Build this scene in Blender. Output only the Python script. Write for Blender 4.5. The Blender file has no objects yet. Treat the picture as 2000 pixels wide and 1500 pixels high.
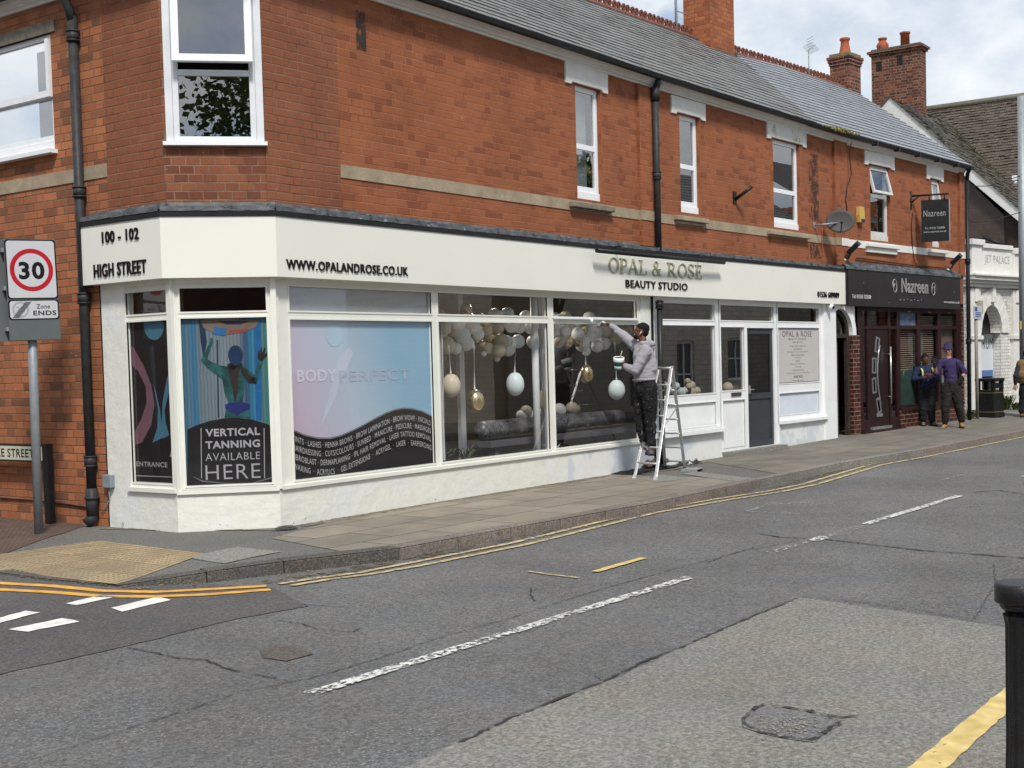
import bpy, bmesh, math, random
from mathutils import Vector, Matrix, Euler, noise
random.seed(7)
R = math.radians
sc = bpy.context.scene
COL = sc.collection
# ---------------------------------------------------------------- camera
YAW, PITCH, ROLL, F_PX, PPY, EYE = R(36.247), R(-2.498), R(-1.552), 2545.5, 820.7, 1.65
fw = Vector((math.cos(YAW)*math.cos(PITCH), math.sin(YAW)*math.cos(PITCH), math.sin(PITCH)))
r0 = fw.cross(Vector((0, 0, 1))).normalized(); u0 = r0.cross(fw)
rt = r0*math.cos(ROLL)+u0*math.sin(ROLL); up = u0*math.cos(ROLL)-r0*math.sin(ROLL)
CAM = Vector((0, 0, EYE))
cd = bpy.data.cameras.new('camera'); cam = bpy.data.objects.new('camera', cd); COL.objects.link(cam)
cd.sensor_fit = 'HORIZONTAL'; cd.sensor_width = 36; cd.lens = 36*F_PX/2000
cd.shift_y = (PPY-750)/2000; cd.clip_start = .05; cd.clip_end = 4000
cam.matrix_world = Matrix.Translation(CAM) @ Matrix((rt, up, -fw)).transposed().to_4x4()
sc.camera = cam
# ---------------------------------------------------------------- sky, sun, exposure
SUN_EL, SUN_AZ = R(50), R(228)      # azimuth of the sun, counted from +X towards +Y
w = bpy.data.worlds.new('World'); sc.world = w; w.use_nodes = True
nt = w.node_tree; nt.nodes.clear()
def N(nt, t, **k):
    n = nt.nodes.new(t)
    for a, b in k.items():
        if a.startswith('i_'):
            a = a[2:]; a = int(a) if a.isdigit() else a.replace('_', ' ')
            n.inputs[a].default_value = b
        else: setattr(n, a, b)
    return n
def ramp(nt, stops, src=None, interp='LINEAR'):
    n = nt.nodes.new('ShaderNodeValToRGB'); n.color_ramp.interpolation = interp
    el = n.color_ramp.elements
    while len(el) < len(stops): el.new(.5)
    for e, (p, c) in zip(el, stops):
        e.position = p; e.color = (c, c, c, 1) if isinstance(c, (int, float)) else (*c[:3], c[3] if len(c) > 3 else 1)
    if src: nt.links.new(src, n.inputs[0])
    return n
sky = N(nt, 'ShaderNodeTexSky', sky_type='NISHITA', sun_disc=False, sun_elevation=SUN_EL, sun_rotation=R(90)-SUN_AZ, air_density=1.0, dust_density=.6)
tc = N(nt, 'ShaderNodeTexCoord'); mp = N(nt, 'ShaderNodeMapping'); mp.inputs['Scale'].default_value = (1, 1, 1.7)
mp.inputs['Location'].default_value = (.35, .1, .0)
nt.links.new(tc.outputs['Generated'], mp.inputs['Vector'])
n1 = N(nt, 'ShaderNodeTexNoise', i_Scale=2.6, i_Detail=9.0, i_Roughness=.62, i_Distortion=.5); nt.links.new(mp.outputs[0], n1.inputs['Vector'])
n2 = N(nt, 'ShaderNodeTexNoise', i_Scale=6.0, i_Detail=8.0, i_Roughness=.6); nt.links.new(mp.outputs[0], n2.inputs['Vector'])
cover = ramp(nt, [(.42, 0), (.50, 1)], n1.outputs['Fac'])
shade = ramp(nt, [(.32, (4.3, 5.1, 6.1)), (.60, (7.7, 8.0, 8.3))], n2.outputs['Fac'])
mx = N(nt, 'ShaderNodeMix', data_type='RGBA')
nt.links.new(cover.outputs[0], mx.inputs[0]); nt.links.new(sky.outputs[0], mx.inputs[6]); nt.links.new(shade.outputs[0], mx.inputs[7])
bg = N(nt, 'ShaderNodeBackground', i_Strength=.1); out = N(nt, 'ShaderNodeOutputWorld')
nt.links.new(mx.outputs[2], bg.inputs[0]); nt.links.new(bg.outputs[0], out.inputs[0])
sd = bpy.data.lights.new('sun', 'SUN'); sd.energy = 2.9; sd.angle = R(10); sd.color = (1, .95, .88)
so = bpy.data.objects.new('sun', sd); COL.objects.link(so)
sv = Vector((math.cos(SUN_AZ)*math.cos(SUN_EL), math.sin(SUN_AZ)*math.cos(SUN_EL), math.sin(SUN_EL)))
so.rotation_euler = sv.to_track_quat('Z', 'Y').to_euler()
so.location = (0, 0, 30)
sc.view_settings.view_transform = 'Standard'; sc.view_settings.look = 'None'; sc.view_settings.gamma = 1
sc.view_settings.exposure = .34
sc.render.resolution_x, sc.render.resolution_y = 1024, 768
# ---------------------------------------------------------------- measuring the street: a sight line from the eye meets a wall or the ground
def ray(x, y): return fw+rt*((x-1000)/F_PX)+up*((PPY-y)/F_PX)
def ground(x, y, z=0.):
    d = ray(x, y); return CAM+d*((z-EYE)/d.z)
def depth_at(x, y, dep): return CAM+ray(x, y)*dep
def px_per_m(P): return F_PX/((Vector(P)-CAM).dot(fw))
class Frame:
    def __init__(s, P, ang):
        s.P = Vector(P); s.a = ang; s.d = Vector((math.cos(ang), math.sin(ang), 0)); s.n = Vector((-s.d.y, s.d.x, 0))
        s.M = Matrix.Translation(s.P) @ Matrix.Rotation(ang, 4, 'Z')
    def on(s, x, y, off=0.):
        d = ray(x, y); q = CAM+d*(((s.P-s.n*off-CAM).dot(s.n))/(d.dot(s.n)))
        return (q-s.P).dot(s.d), q.z
    def rect(s, x0, y0, x1, y1, off=0.):
        a, zt = s.on(x0, y0, off); b, zb = s.on(x1, y1, off); return a, b, zb, zt
    def at(s, u, out, z): return s.P+s.d*u-s.n*out+Vector((0, 0, z))
Y0 = 9.997
LX = 8.743; LY = 10.715
FA = Frame((0, Y0, 0), 0)
A0 = Vector((9.5, Y0, 0))
FS = Frame(A0, math.atan2(Y0-LY, 9.5-LX))
FL = Frame((LX, LY, 0), R(-90))
P1 = Vector((17.33, Y0, 0)); FB = Frame(P1, R(-2)); LB = 6.78
P2 = P1+FB.d*LB; FC = Frame(P2, R(-4.87)); LC = 6.03
P3 = P2+FC.d*LC
class Bend:
    '''wall frame of the first front that folds onto the second where the street bends'''
    def __matmul__(s, p): return FA.M @ p if p[0] < 17.33 else FB.M @ Vector((p[0]-17.33, p[1], p[2]))
BEND = Bend()
PW = Vector((35.33, 10.64, 0)); FW = Frame(PW, R(-10))
# ---------------------------------------------------------------- materials
MATS = {}
def newmat(name):
    m = bpy.data.materials.new(name); m.use_nodes = True; MATS[name] = m
    t = m.node_tree; b = t.nodes['Principled BSDF']; return m, t, b
def rgb(c): return (*c, 1)
def mat(name, c, rough=.6, metal=0., var=.12, scale=6., bump=0., bscale=40., spec=.22, dirt=None, c2=None, stretch=(1, 1, 1), streak=None):
    if name in MATS: return MATS[name]
    m, t, b = newmat(name)
    tc = N(t, 'ShaderNodeTexCoord'); mp = N(t, 'ShaderNodeMapping'); mp.inputs['Scale'].default_value = stretch
    t.links.new(tc.outputs['Object'], mp.inputs['Vector'])
    nz = N(t, 'ShaderNodeTexNoise', i_Scale=scale, i_Detail=6.0, i_Roughness=.6); t.links.new(mp.outputs[0], nz.inputs['Vector'])
    lo = tuple(x*(1-var) for x in c); hi = tuple(min(1, x*(1+var)) for x in (c2 or c))
    rp = ramp(t, [(.3, lo), (.7, hi)], nz.outputs['Fac']); last = rp.outputs[0]
    if dirt:
        n3 = N(t, 'ShaderNodeTexNoise', i_Scale=dirt[2], i_Detail=8.0, i_Roughness=.7); t.links.new(mp.outputs[0], n3.inputs['Vector'])
        r3 = ramp(t, [(dirt[1], 0), (dirt[1]+.1, 1)], n3.outputs['Fac'])
        mm = N(t, 'ShaderNodeMix', data_type='RGBA'); mm.inputs[7].default_value = rgb(dirt[0])
        t.links.new(r3.outputs[0], mm.inputs[0]); t.links.new(last, mm.inputs[6]); last = mm.outputs[2]
    t.links.new(last, b.inputs['Base Color'])
    b.inputs['Roughness'].default_value = rough; b.inputs['Metallic'].default_value = metal; b.inputs['Specular IOR Level'].default_value = spec
    if bump:
        n4 = N(t, 'ShaderNodeTexNoise', i_Scale=bscale, i_Detail=5.0); t.links.new(mp.outputs[0], n4.inputs['Vector'])
        bp = N(t, 'ShaderNodeBump', i_Strength=bump, i_Distance=.01); t.links.new(n4.outputs['Fac'], bp.inputs['Height']); t.links.new(bp.outputs[0], b.inputs['Normal'])
    return m
def math_(t, op, a, b=None, c=None):
    n = t.nodes.new('ShaderNodeMath'); n.operation = op
    for i, v in enumerate((a, b, c)):
        if v is None: continue
        if isinstance(v, (int, float)): n.inputs[i].default_value = v
        else: t.links.new(v, n.inputs[i])
    return n.outputs[0]
def brick(name, cols, mortar, course=.0876, period=.377, joint=.010, dark=.12, rough=.85, bond='flemish', stain=None, patch=0.):
    """brickwork in metres of the UV map: alternating stretchers and headers, each brick its own tone"""
    if name in MATS: return MATS[name]
    m, t, b = newmat(name)
    uv = N(t, 'ShaderNodeUVMap'); wob = N(t, 'ShaderNodeTexNoise', i_Scale=7.0, i_Detail=3.0); t.links.new(uv.outputs[0], wob.inputs['Vector'])
    off = N(t, 'ShaderNodeVectorMath', operation='MULTIPLY_ADD'); t.links.new(wob.outputs['Color'], off.inputs[0])
    off.inputs[1].default_value = (.012, .010, 0); t.links.new(uv.outputs[0], off.inputs[2])
    sp = N(t, 'ShaderNodeSeparateXYZ'); t.links.new(off.outputs[0], sp.inputs[0]); u, v = sp.outputs[0], sp.outputs[1]
    vr = math_(t, 'DIVIDE', v, course); row = math_(t, 'FLOOR', vr); fv = math_(t, 'MULTIPLY', math_(t, 'FRACT', vr), course)
    par = math_(t, 'MODULO', math_(t, 'ADD', row, 1000.), 2.)
    if bond == 'flemish': hd = .333
    else: hd = .5
    jit = N(t, 'ShaderNodeTexWhiteNoise', noise_dimensions='1D'); t.links.new(row, jit.inputs['W'])
    ush = math_(t, 'ADD', math_(t, 'DIVIDE', u, period), math_(t, 'MULTIPLY', par, .5 if bond == 'flemish' else .25))
    ush = math_(t, 'ADD', ush, math_(t, 'MULTIPLY', jit.outputs['Value'], .10))
    fu = math_(t, 'FRACT', ush); cell = math_(t, 'FLOOR', ush)
    ish = math_(t, 'GREATER_THAN', fu, 1-hd)
    e1 = math_(t, 'MULTIPLY', math_(t, 'MINIMUM', fu, math_(t, 'SUBTRACT', 1., fu)), period)
    e2 = math_(t, 'MULTIPLY', math_(t, 'ABSOLUTE', math_(t, 'SUBTRACT', fu, 1-hd)), period)
    ev = math_(t, 'MINIMUM', fv, math_(t, 'SUBTRACT', course, fv))
    ed = math_(t, 'MINIMUM', math_(t, 'MINIMUM', e1, e2), ev)
    jm = math_(t, 'SMOOTH_MIN', 1., math_(t, 'MAXIMUM', 0., math_(t, 'DIVIDE', math_(t, 'SUBTRACT', ed, joint*.35), joint*.4)), .01)  # 0 in the joint
    idv = N(t, 'ShaderNodeCombineXYZ'); t.links.new(math_(t, 'ADD', math_(t, 'MULTIPLY', cell, 2.), ish), idv.inputs[0]); t.links.new(row, idv.inputs[1])
    wn = N(t, 'ShaderNodeTexWhiteNoise', noise_dimensions='2D'); t.links.new(idv.outputs[0], wn.inputs['Vector'])
    stops = [(i/(len(cols)), c) for i, c in enumerate(cols)]
    rp = ramp(t, stops, wn.outputs['Value'], 'CONSTANT' if len(cols) > 5 else 'LINEAR')
    # grain within the brick, broad patches of tone over the wall
    g = N(t, 'ShaderNodeTexNoise', i_Scale=38.0, i_Detail=6.0, i_Roughness=.7); t.links.new(uv.outputs[0], g.inputs['Vector'])
    gr = ramp(t, [(.25, .78), (.75, 1.16)], g.outputs['Fac'])
    bpz = N(t, 'ShaderNodeTexNoise', i_Scale=.9, i_Detail=5.0, i_Roughness=.65); t.links.new(uv.outputs[0], bpz.inputs['Vector'])
    br = ramp(t, [(.3, .82), (.7, 1.15)], bpz.outputs['Fac'])
    m1 = N(t, 'ShaderNodeMix', data_type='RGBA', blend_type='MULTIPLY', i_0=1.); t.links.new(rp.outputs[0], m1.inputs[6]); t.links.new(gr.outputs[0], m1.inputs[7])
    m2 = N(t, 'ShaderNodeMix', data_type='RGBA', blend_type='MULTIPLY', i_0=1.); t.links.new(m1.outputs[2], m2.inputs[6]); t.links.new(br.outputs[0], m2.inputs[7])
    mo = N(t, 'ShaderNodeTexNoise', i_Scale=3.0, i_Detail=4.0); t.links.new(uv.outputs[0], mo.inputs['Vector'])
    mr = ramp(t, [(.35, tuple(x*.5 for x in mortar)), (.6, mortar)], mo.outputs['Fac'])
    m3 = N(t, 'ShaderNodeMix', data_type='RGBA'); t.links.new(jm, m3.inputs[0]); t.links.new(mr.outputs[0], m3.inputs[6]); t.links.new(m2.outputs[2], m3.inputs[7])
    last = m3.outputs[2]
    # spots of spalled or paint-flecked brick
    sn = N(t, 'ShaderNodeTexNoise', i_Scale=24.0, i_Detail=2.0); t.links.new(uv.outputs[0], sn.inputs['Vector'])
    sr = ramp(t, [(.735, 0), (.76, 1)], sn.outputs['Fac'])
    m4 = N(t, 'ShaderNodeMix', data_type='RGBA'); m4.inputs[7].default_value = (.55, .38, .28, 1)
    t.links.new(math_(t, 'MULTIPLY', sr.outputs[0], .7), m4.inputs[0]); t.links.new(last, m4.inputs[6]); last = m4.outputs[2]
    if stain:
        st = N(t, 'ShaderNodeTexNoise', i_Scale=1.6, i_Detail=7.0, i_Roughness=.7); t.links.new(uv.outputs[0], st.inputs['Vector'])
        s2 = ramp(t, [(stain[1], 0), (stain[1]+.12, 1)], st.outputs['Fac'])
        m5 = N(t, 'ShaderNodeMix', data_type='RGBA'); m5.inputs[7].default_value = rgb(stain[0])
        t.links.new(math_(t, 'MULTIPLY', s2.outputs[0], .6), m5.inputs[0]); t.links.new(last, m5.inputs[6]); last = m5.outputs[2]
    t.links.new(last, b.inputs['Base Color']); b.inputs['Roughness'].default_value = rough; b.inputs['Specular IOR Level'].default_value = .25
    hh = math_(t, 'ADD', math_(t, 'MULTIPLY', jm, 1.), math_(t, 'MULTIPLY', g.outputs['Fac'], .35))
    hh = math_(t, 'ADD', hh, math_(t, 'MULTIPLY', wn.outputs['Value'], .25))
    bp = N(t, 'ShaderNodeBump', i_Strength=.6, i_Distance=.006); t.links.new(hh, bp.inputs['Height']); t.links.new(bp.outputs[0], b.inputs['Normal'])
    return m
RED = [(0.218, 0.072, 0.034), (0.276, 0.092, 0.040), (0.299, 0.102, 0.046), (0.286, 0.097, 0.042), (0.308, 0.107, 0.047), (0.290, 0.100, 0.044), (0.304, 0.104, 0.046), (0.281, 0.095, 0.042), (0.299, 0.102, 0.045), (0.246, 0.080, 0.038), (0.294, 0.100, 0.044), (0.305, 0.105, 0.047)]
M_BRICK = brick('brick_red', RED, (.34, .15, .09), joint=.0085)
M_BRICKL = brick('brick_red_side', [(.20, .084, .044), (.32, .118, .052), (.39, .142, .062), (.35, .126, .056), (.42, .16, .072), (.37, .135, .06), (.27, .105, .052), (.39, .14, .062)], (.20, .125, .085), joint=.010)
M_BRICKP = brick('brick_rebuilt', [(.225, .080, .041), (.245, .088, .045), (.255, .093, .047), (.235, .084, .043)], (.24, .125, .08), joint=.012)
M_BRICKD = brick('brick_dark_chimney', [(.06, .025, .018), (.10, .036, .024), (.15, .045, .028), (.08, .035, .026), (.2, .07, .04)], (.28, .21, .16), period=.36, joint=.014)
M_BRICKO = brick('brick_orange_chimney', [(.22, .07, .03), (.34, .11, .045), (.38, .13, .055), (.28, .085, .036)], (.2, .11, .07), joint=.009)
M_BRICKG = brick('brick_glazed_brown', [(.035, .012, .009), (.065, .018, .012), (.09, .025, .015)], (.25, .18, .14), rough=.3, joint=.014, bond='stretcher', period=.46)
M_BRICKW = brick('brick_white_painted', [(.66, .65, .62), (.72, .71, .68), (.76, .75, .72)], (.42, .40, .36), joint=.012, stain=((.3, .26, .2), .55))
def paint_render(name, c, patchc, thr=.56, bump=.35):
    m, t, b = newmat(name)
    tc = N(t, 'ShaderNodeTexCoord')
    a = N(t, 'ShaderNodeTexNoise', i_Scale=1.7, i_Detail=6.0, i_Roughness=.55); t.links.new(tc.outputs['Object'], a.inputs['Vector'])
    ra = ramp(t, [(thr, c), (thr+.06, patchc)], a.outputs['Fac'])
    d = N(t, 'ShaderNodeTexNoise', i_Scale=9.0, i_Detail=8.0, i_Roughness=.7); t.links.new(tc.outputs['Object'], d.inputs['Vector'])
    rd = ramp(t, [(.3, .93), (.6, 1.0)], d.outputs['Fac'])
    mm = N(t, 'ShaderNodeMix', data_type='RGBA', blend_type='MULTIPLY', i_0=1.); t.links.new(ra.outputs[0], mm.inputs[6]); t.links.new(rd.outputs[0], mm.inputs[7])
    # splash dirt just above the pavement: follows the wall's own lower edge
    t.links.new(mm.outputs[2], b.inputs['Base Color']); b.inputs['Roughness'].default_value = .6
    e = N(t, 'ShaderNodeTexNoise', i_Scale=5.0, i_Detail=9.0, i_Roughness=.62); t.links.new(tc.outputs['Object'], e.inputs['Vector'])
    bp = N(t, 'ShaderNodeBump', i_Strength=bump, i_Distance=.05); t.links.new(e.outputs['Fac'], bp.inputs['Height']); t.links.new(bp.outputs[0], b.inputs['Normal'])
    return m
M_PLINTH = paint_render('plinth_paint', (.75, .76, .70), (.74, .76, .74), .55)
M_PLINTHB = paint_render('plinth_paint_patchy', (.76, .78, .76), (.60, .65, .70), .50, .2)
M_FRAME = mat('shopfront_paint', (.74, .75, .69), .4, var=.04, scale=3, bump=.08, bscale=20)
M_FRAMEB = mat('fresh_white_paint', (.80, .82, .82), .4, var=.05, scale=3, dirt=((.68, .74, .80), .6, 2.5))
M_FASCIA = mat('fascia_board', (.76, .765, .70), .38, var=.025, scale=1.2, bump=.03, bscale=3)
M_UPVC = mat('white_plastic', (.80, .82, .84), .3, var=.03)
M_BLACK = mat('black_paint', (.016, .017, .018), .4, var=.3, scale=9, bump=.1)
M_PIPE = mat('downpipe_grey', (.035, .036, .038), .5, var=.3, scale=12, bump=.2, bscale=60)
M_LEAD = mat('lead_flashing', (.085, .093, .10), .55, var=.6, scale=7, bump=.7, bscale=14, dirt=((.34, .36, .37), .60, 9), stretch=(1, 1, 2))
M_CORN = mat('cornice_paint', (.72, .715, .68), .6, var=.08, scale=5, bump=.2, bscale=25, dirt=((.36, .33, .26), .68, 5))
M_STONE = mat('stone_band', (.33, .27, .19), .8, var=.22, scale=4, bump=.4, bscale=30, dirt=((.45, .38, .26), .60, 7))
M_STONEW = mat('painted_stone', (.72, .715, .68), .7, var=.08, scale=5, bump=.3, bscale=30, dirt=((.38, .34, .26), .66, 6))
M_SILLST = mat('sill_stone', (.22, .19, .15), .8, var=.3, scale=9, bump=.5, bscale=40, dirt=((.12, .13, .07), .56, 11))
M_GREY = mat('galvanised_steel', (.28, .31, .33), .5, metal=.3, var=.12, scale=14, bump=.1)
M_ALU = mat('ladder_aluminium', (.52, .53, .54), .38, metal=.6, var=.15, scale=20, dirt=((.8, .8, .78), .58, 25))
M_ANTHR = mat('anthracite_door', (.045, .052, .06), .35, var=.1)
M_MAROON = mat('maroon_frame', (.028, .012, .012), .35, var=.2)
M_DDOOR = mat('dark_maroon_door', (.022, .012, .012), .3, var=.2)
M_STEEL = mat('brushed_steel', (.45, .46, .47), .3, metal=.7, var=.1)
M_DARKBOARD = mat('charcoal_fascia', (.025, .023, .024), .45, var=.15, scale=3)
M_TERRA = mat('terracotta', (.36, .10, .05), .75, var=.25, scale=9, bump=.3)
M_CHROME = mat('dark_chrome', (.25, .25, .25), .25, metal=.9)
def worn(name, c, thr=.42, scale=28., wid=.05, rough=.7, c2=None, crack=True):
    """road paint that is worn through in patches"""
    if name in MATS: return MATS[name]
    m, t, b = newmat(name)
    tc = N(t, 'ShaderNodeTexCoord')
    a = N(t, 'ShaderNodeTexNoise', i_Scale=scale, i_Detail=7.0, i_Roughness=.72); t.links.new(tc.outputs['Object'], a.inputs['Vector'])
    k = N(t, 'ShaderNodeTexNoise', i_Scale=2.2, i_Detail=3.0); t.links.new(tc.outputs['Object'], k.inputs['Vector'])
    f = math_(t, 'ADD', math_(t, 'MULTIPLY', a.outputs['Fac'], .75), math_(t, 'MULTIPLY', k.outputs['Fac'], .25))
    al = ramp(t, [(thr, 0), (thr+wid, 1)], f)
    g = N(t, 'ShaderNodeTexNoise', i_Scale=9.0, i_Detail=6.0); t.links.new(tc.outputs['Object'], g.inputs['Vector'])
    cc = ramp(t, [(.3, tuple(x*.78 for x in c)), (.7, c2 or c)], g.outputs['Fac']); t.links.new(cc.outputs[0], b.inputs['Base Color'])
    t.links.new(al.outputs[0], b.inputs['Alpha']); b.inputs['Roughness'].default_value = rough
    bp = N(t, 'ShaderNodeBump', i_Strength=.2, i_Distance=.006); t.links.new(a.outputs['Fac'], bp.inputs['Height']); t.links.new(bp.outputs[0], b.inputs['Normal'])
    return m
def asphalt(name, base, stone, density=.5, sscale=75., patch=.25, bump=.5, warm=None, stone2=None):
    m, t, b = newmat(name)
    tc = N(t, 'ShaderNodeTexCoord')
    v = N(t, 'ShaderNodeTexVoronoi', i_Scale=sscale); v.inputs['Randomness'].default_value = 1; t.links.new(tc.outputs['Object'], v.inputs['Vector'])
    sx = N(t, 'ShaderNodeSeparateXYZ'); t.links.new(v.outputs['Color'], sx.inputs[0])
    size = ramp(t, [(.12, .9), (.42, 0)], v.outputs['Distance'])
    pick = ramp(t, [(1-density, 0), (1-density+.2, 1)], sx.outputs[0])
    k = N(t, 'ShaderNodeTexNoise', i_Scale=.8, i_Detail=6.0, i_Roughness=.65); t.links.new(tc.outputs['Object'], k.inputs['Vector'])
    wear = ramp(t, [(.40, .12), (.66, 1)], k.outputs['Fac'])
    f = math_(t, 'MULTIPLY', math_(t, 'MULTIPLY', size.outputs[0], pick.outputs[0]), wear.outputs[0])
    fn = N(t, 'ShaderNodeTexNoise', i_Scale=40.0, i_Detail=10.0, i_Roughness=.9); t.links.new(tc.outputs['Object'], fn.inputs['Vector'])
    bb = ramp(t, [(.36, tuple(x*.25 for x in base)), (.50, base), (.62, tuple(x*2.1 for x in base))], fn.outputs['Fac'])
    k2 = N(t, 'ShaderNodeTexNoise', i_Scale=.45, i_Detail=7.0, i_Roughness=.7); t.links.new(tc.outputs['Object'], k2.inputs['Vector'])
    pr = ramp(t, [(.3, 1-patch), (.7, 1+patch)], k2.outputs['Fac'])
    m1 = N(t, 'ShaderNodeMix', data_type='RGBA', blend_type='MULTIPLY', i_0=1.); t.links.new(bb.outputs[0], m1.inputs[6]); t.links.new(pr.outputs[0], m1.inputs[7])
    tn = N(t, 'ShaderNodeTexNoise', i_Scale=1.7, i_Detail=6.0, i_Roughness=.7); t.links.new(tc.outputs['Object'], tn.inputs['Vector']); tr_ = ramp(t, [(.38, (1.02, .99, .955)), (.62, (.97, .99, 1.015))], tn.outputs['Fac'])
    mt = N(t, 'ShaderNodeMix', data_type='RGBA', blend_type='MULTIPLY', i_0=1.); t.links.new(m1.outputs[2], mt.inputs[6]); t.links.new(tr_.outputs[0], mt.inputs[7]); m1 = mt
    scol = ramp(t, [(0, stone), (1, stone2 or tuple(x*1.5 for x in stone))], sx.outputs[1])
    m2 = N(t, 'ShaderNodeMix', data_type='RGBA'); t.links.new(f, m2.inputs[0]); t.links.new(m1.outputs[2], m2.inputs[6]); t.links.new(scol.outputs[0], m2.inputs[7])
    t.links.new(m2.outputs[2], b.inputs['Base Color']); b.inputs['Roughness'].default_value = .88; b.inputs['Specular IOR Level'].default_value = .3
    h = math_(t, 'ADD', math_(t, 'MULTIPLY', size.outputs[0], .8), math_(t, 'MULTIPLY', fn.outputs['Fac'], .8))
    bp = N(t, 'ShaderNodeBump', i_Strength=bump, i_Distance=.008); t.links.new(h, bp.inputs['Height']); t.links.new(bp.outputs[0], b.inputs['Normal'])
    return m
M_ROAD = asphalt('road_asphalt', (.131, .130, .128), (.30, .30, .288), .62, 46., .22, 1.0)
M_ROADSTONY = asphalt('road_stony', (.155, .155, .148), (.34, .36, .35), .8, 32., .15, .9)
M_ROADBROWN = asphalt('road_fine_patch', (.192, .186, .167), (.27, .262, .235), .35, 80., .14, .6)
M_ROADNEW = asphalt('side_road_asphalt', (.092, .087, .086), (.13, .125, .12), .3, 100., .18, .35)
M_PAVASPH = asphalt('pavement_asphalt', (.125, .122, .112), (.26, .25, .22), .35, 70., .22, .5)
M_GRANITE = asphalt('kerb_granite', (.085, .078, .07), (.25, .22, .18), .7, 60., .3, .8)
M_KERBB = asphalt('kerb_concrete_brown', (.185, .158, .138), (.23, .20, .17), .4, 120., .22, .4)
M_KERBG = asphalt('kerb_concrete_grey', (.19, .18, .16), (.24, .22, .19), .4, 120., .22, .4)
M_CONCPLATE = asphalt('concrete_cover', (.20, .20, .18), (.30, .29, .26), .5, 90., .15, .4)
def slabs(name, cols, joint, lx, ly, jw=.008, rough=.85, off=.5):
    m, t, b = newmat(name)
    uv = N(t, 'ShaderNodeUVMap')
    br = N(t, 'ShaderNodeTexBrick', offset=off, i_Scale=1.0); br.inputs['Color1'].default_value = (0, 0, 0, 1); br.inputs['Color2'].default_value = (1, 1, 1, 1); br.inputs['Mortar'].default_value = (.5, .5, .5, 1)
    br.inputs['Mortar Size'].default_value = jw/2; br.inputs['Brick Width'].default_value = lx; br.inputs['Row Height'].default_value = ly; br.inputs['Mortar Smooth'].default_value = .4
    t.links.new(uv.outputs[0], br.inputs['Vector'])
    rp = ramp(t, [(i/max(1, len(cols)-1), c) for i, c in enumerate(cols)], br.outputs['Color'])
    g = N(t, 'ShaderNodeTexNoise', i_Scale=60.0, i_Detail=6.0, i_Roughness=.75); t.links.new(uv.outputs[0], g.inputs['Vector'])
    k = N(t, 'ShaderNodeTexNoise', i_Scale=1.3, i_Detail=7.0, i_Roughness=.7); t.links.new(uv.outputs[0], k.inputs['Vector'])
    gg = ramp(t, [(.3, .75), (.7, 1.2)], g.outputs['Fac']); kk = ramp(t, [(.3, .72), (.7, 1.2)], k.outputs['Fac'])
    m1 = N(t, 'ShaderNodeMix', data_type='RGBA', blend_type='MULTIPLY', i_0=1.); t.links.new(rp.outputs[0], m1.inputs[6]); t.links.new(gg.outputs[0], m1.inputs[7])
    m2 = N(t, 'ShaderNodeMix', data_type='RGBA', blend_type='MULTIPLY', i_0=1.); t.links.new(m1.outputs[2], m2.inputs[6]); t.links.new(kk.outputs[0], m2.inputs[7])
    m3 = N(t, 'ShaderNodeMix', data_type='RGBA'); m3.inputs[7].default_value = rgb(joint); t.links.new(br.outputs['Fac'], m3.inputs[0]); t.links.new(m2.outputs[2], m3.inputs[6])
    t.links.new(m3.outputs[2], b.inputs['Base Color']); b.inputs['Roughness'].default_value = rough; b.inputs['Specular IOR Level'].default_value = .3
    h = math_(t, 'ADD', math_(t, 'SUBTRACT', 1., br.outputs['Fac']), math_(t, 'MULTIPLY', g.outputs['Fac'], .3))
    bp = N(t, 'ShaderNodeBump', i_Strength=.5, i_Distance=.006); t.links.new(h, bp.inputs['Height']); t.links.new(bp.outputs[0], b.inputs['Normal'])
    return m
M_SLAB = slabs('paving_slabs', [(.20, .178, .142), (.27, .236, .188), (.225, .20, .162), (.30, .262, .208)], (.045, .04, .032), .9, .6, jw=.02)
M_PAVER = slabs('brick_pavers', [(.10, .07, .058), (.13, .088, .07)], (.04, .03, .025), .2, .1)
M_GLASSES = {}
def glass(ior, tint=(1, 1, 1)):   # ior: share of light mirrored head on
    key = (ior, tint)
    if key in M_GLASSES: return M_GLASSES[key]
    m, t, b = newmat('window_glass'); t.nodes.remove(b)
    ge = N(t, 'ShaderNodeNewGeometry'); dt = N(t, 'ShaderNodeVectorMath', operation='DOT_PRODUCT'); t.links.new(ge.outputs['Normal'], dt.inputs[0]); t.links.new(ge.outputs['Incoming'], dt.inputs[1])
    co = math_(t, 'ABSOLUTE', dt.outputs['Value']); fres = math_(t, 'MULTIPLY_ADD', math_(t, 'POWER', math_(t, 'SUBTRACT', 1., co), 5.), 1-ior, ior)
    tr = N(t, 'ShaderNodeBsdfTransparent'); tr.inputs[0].default_value = rgb(tint)
    gl = N(t, 'ShaderNodeBsdfGlossy'); gl.inputs['Roughness'].default_value = .0
    tc = N(t, 'ShaderNodeTexCoord'); nz = N(t, 'ShaderNodeTexNoise', i_Scale=.9, i_Detail=2.0); t.links.new(tc.outputs['Object'], nz.inputs['Vector'])
    bp = N(t, 'ShaderNodeBump', i_Strength=.014, i_Distance=.05); t.links.new(nz.outputs['Fac'], bp.inputs['Height']); t.links.new(bp.outputs[0], gl.inputs['Normal'])
    mxs = N(t, 'ShaderNodeMixShader'); t.links.new(fres, mxs.inputs[0]); t.links.new(tr.outputs[0], mxs.inputs[1]); t.links.new(gl.outputs[0], mxs.inputs[2])
    t.links.new(mxs.outputs[0], t.nodes['Material Output'].inputs[0]); M_GLASSES[key] = m; return m
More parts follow.
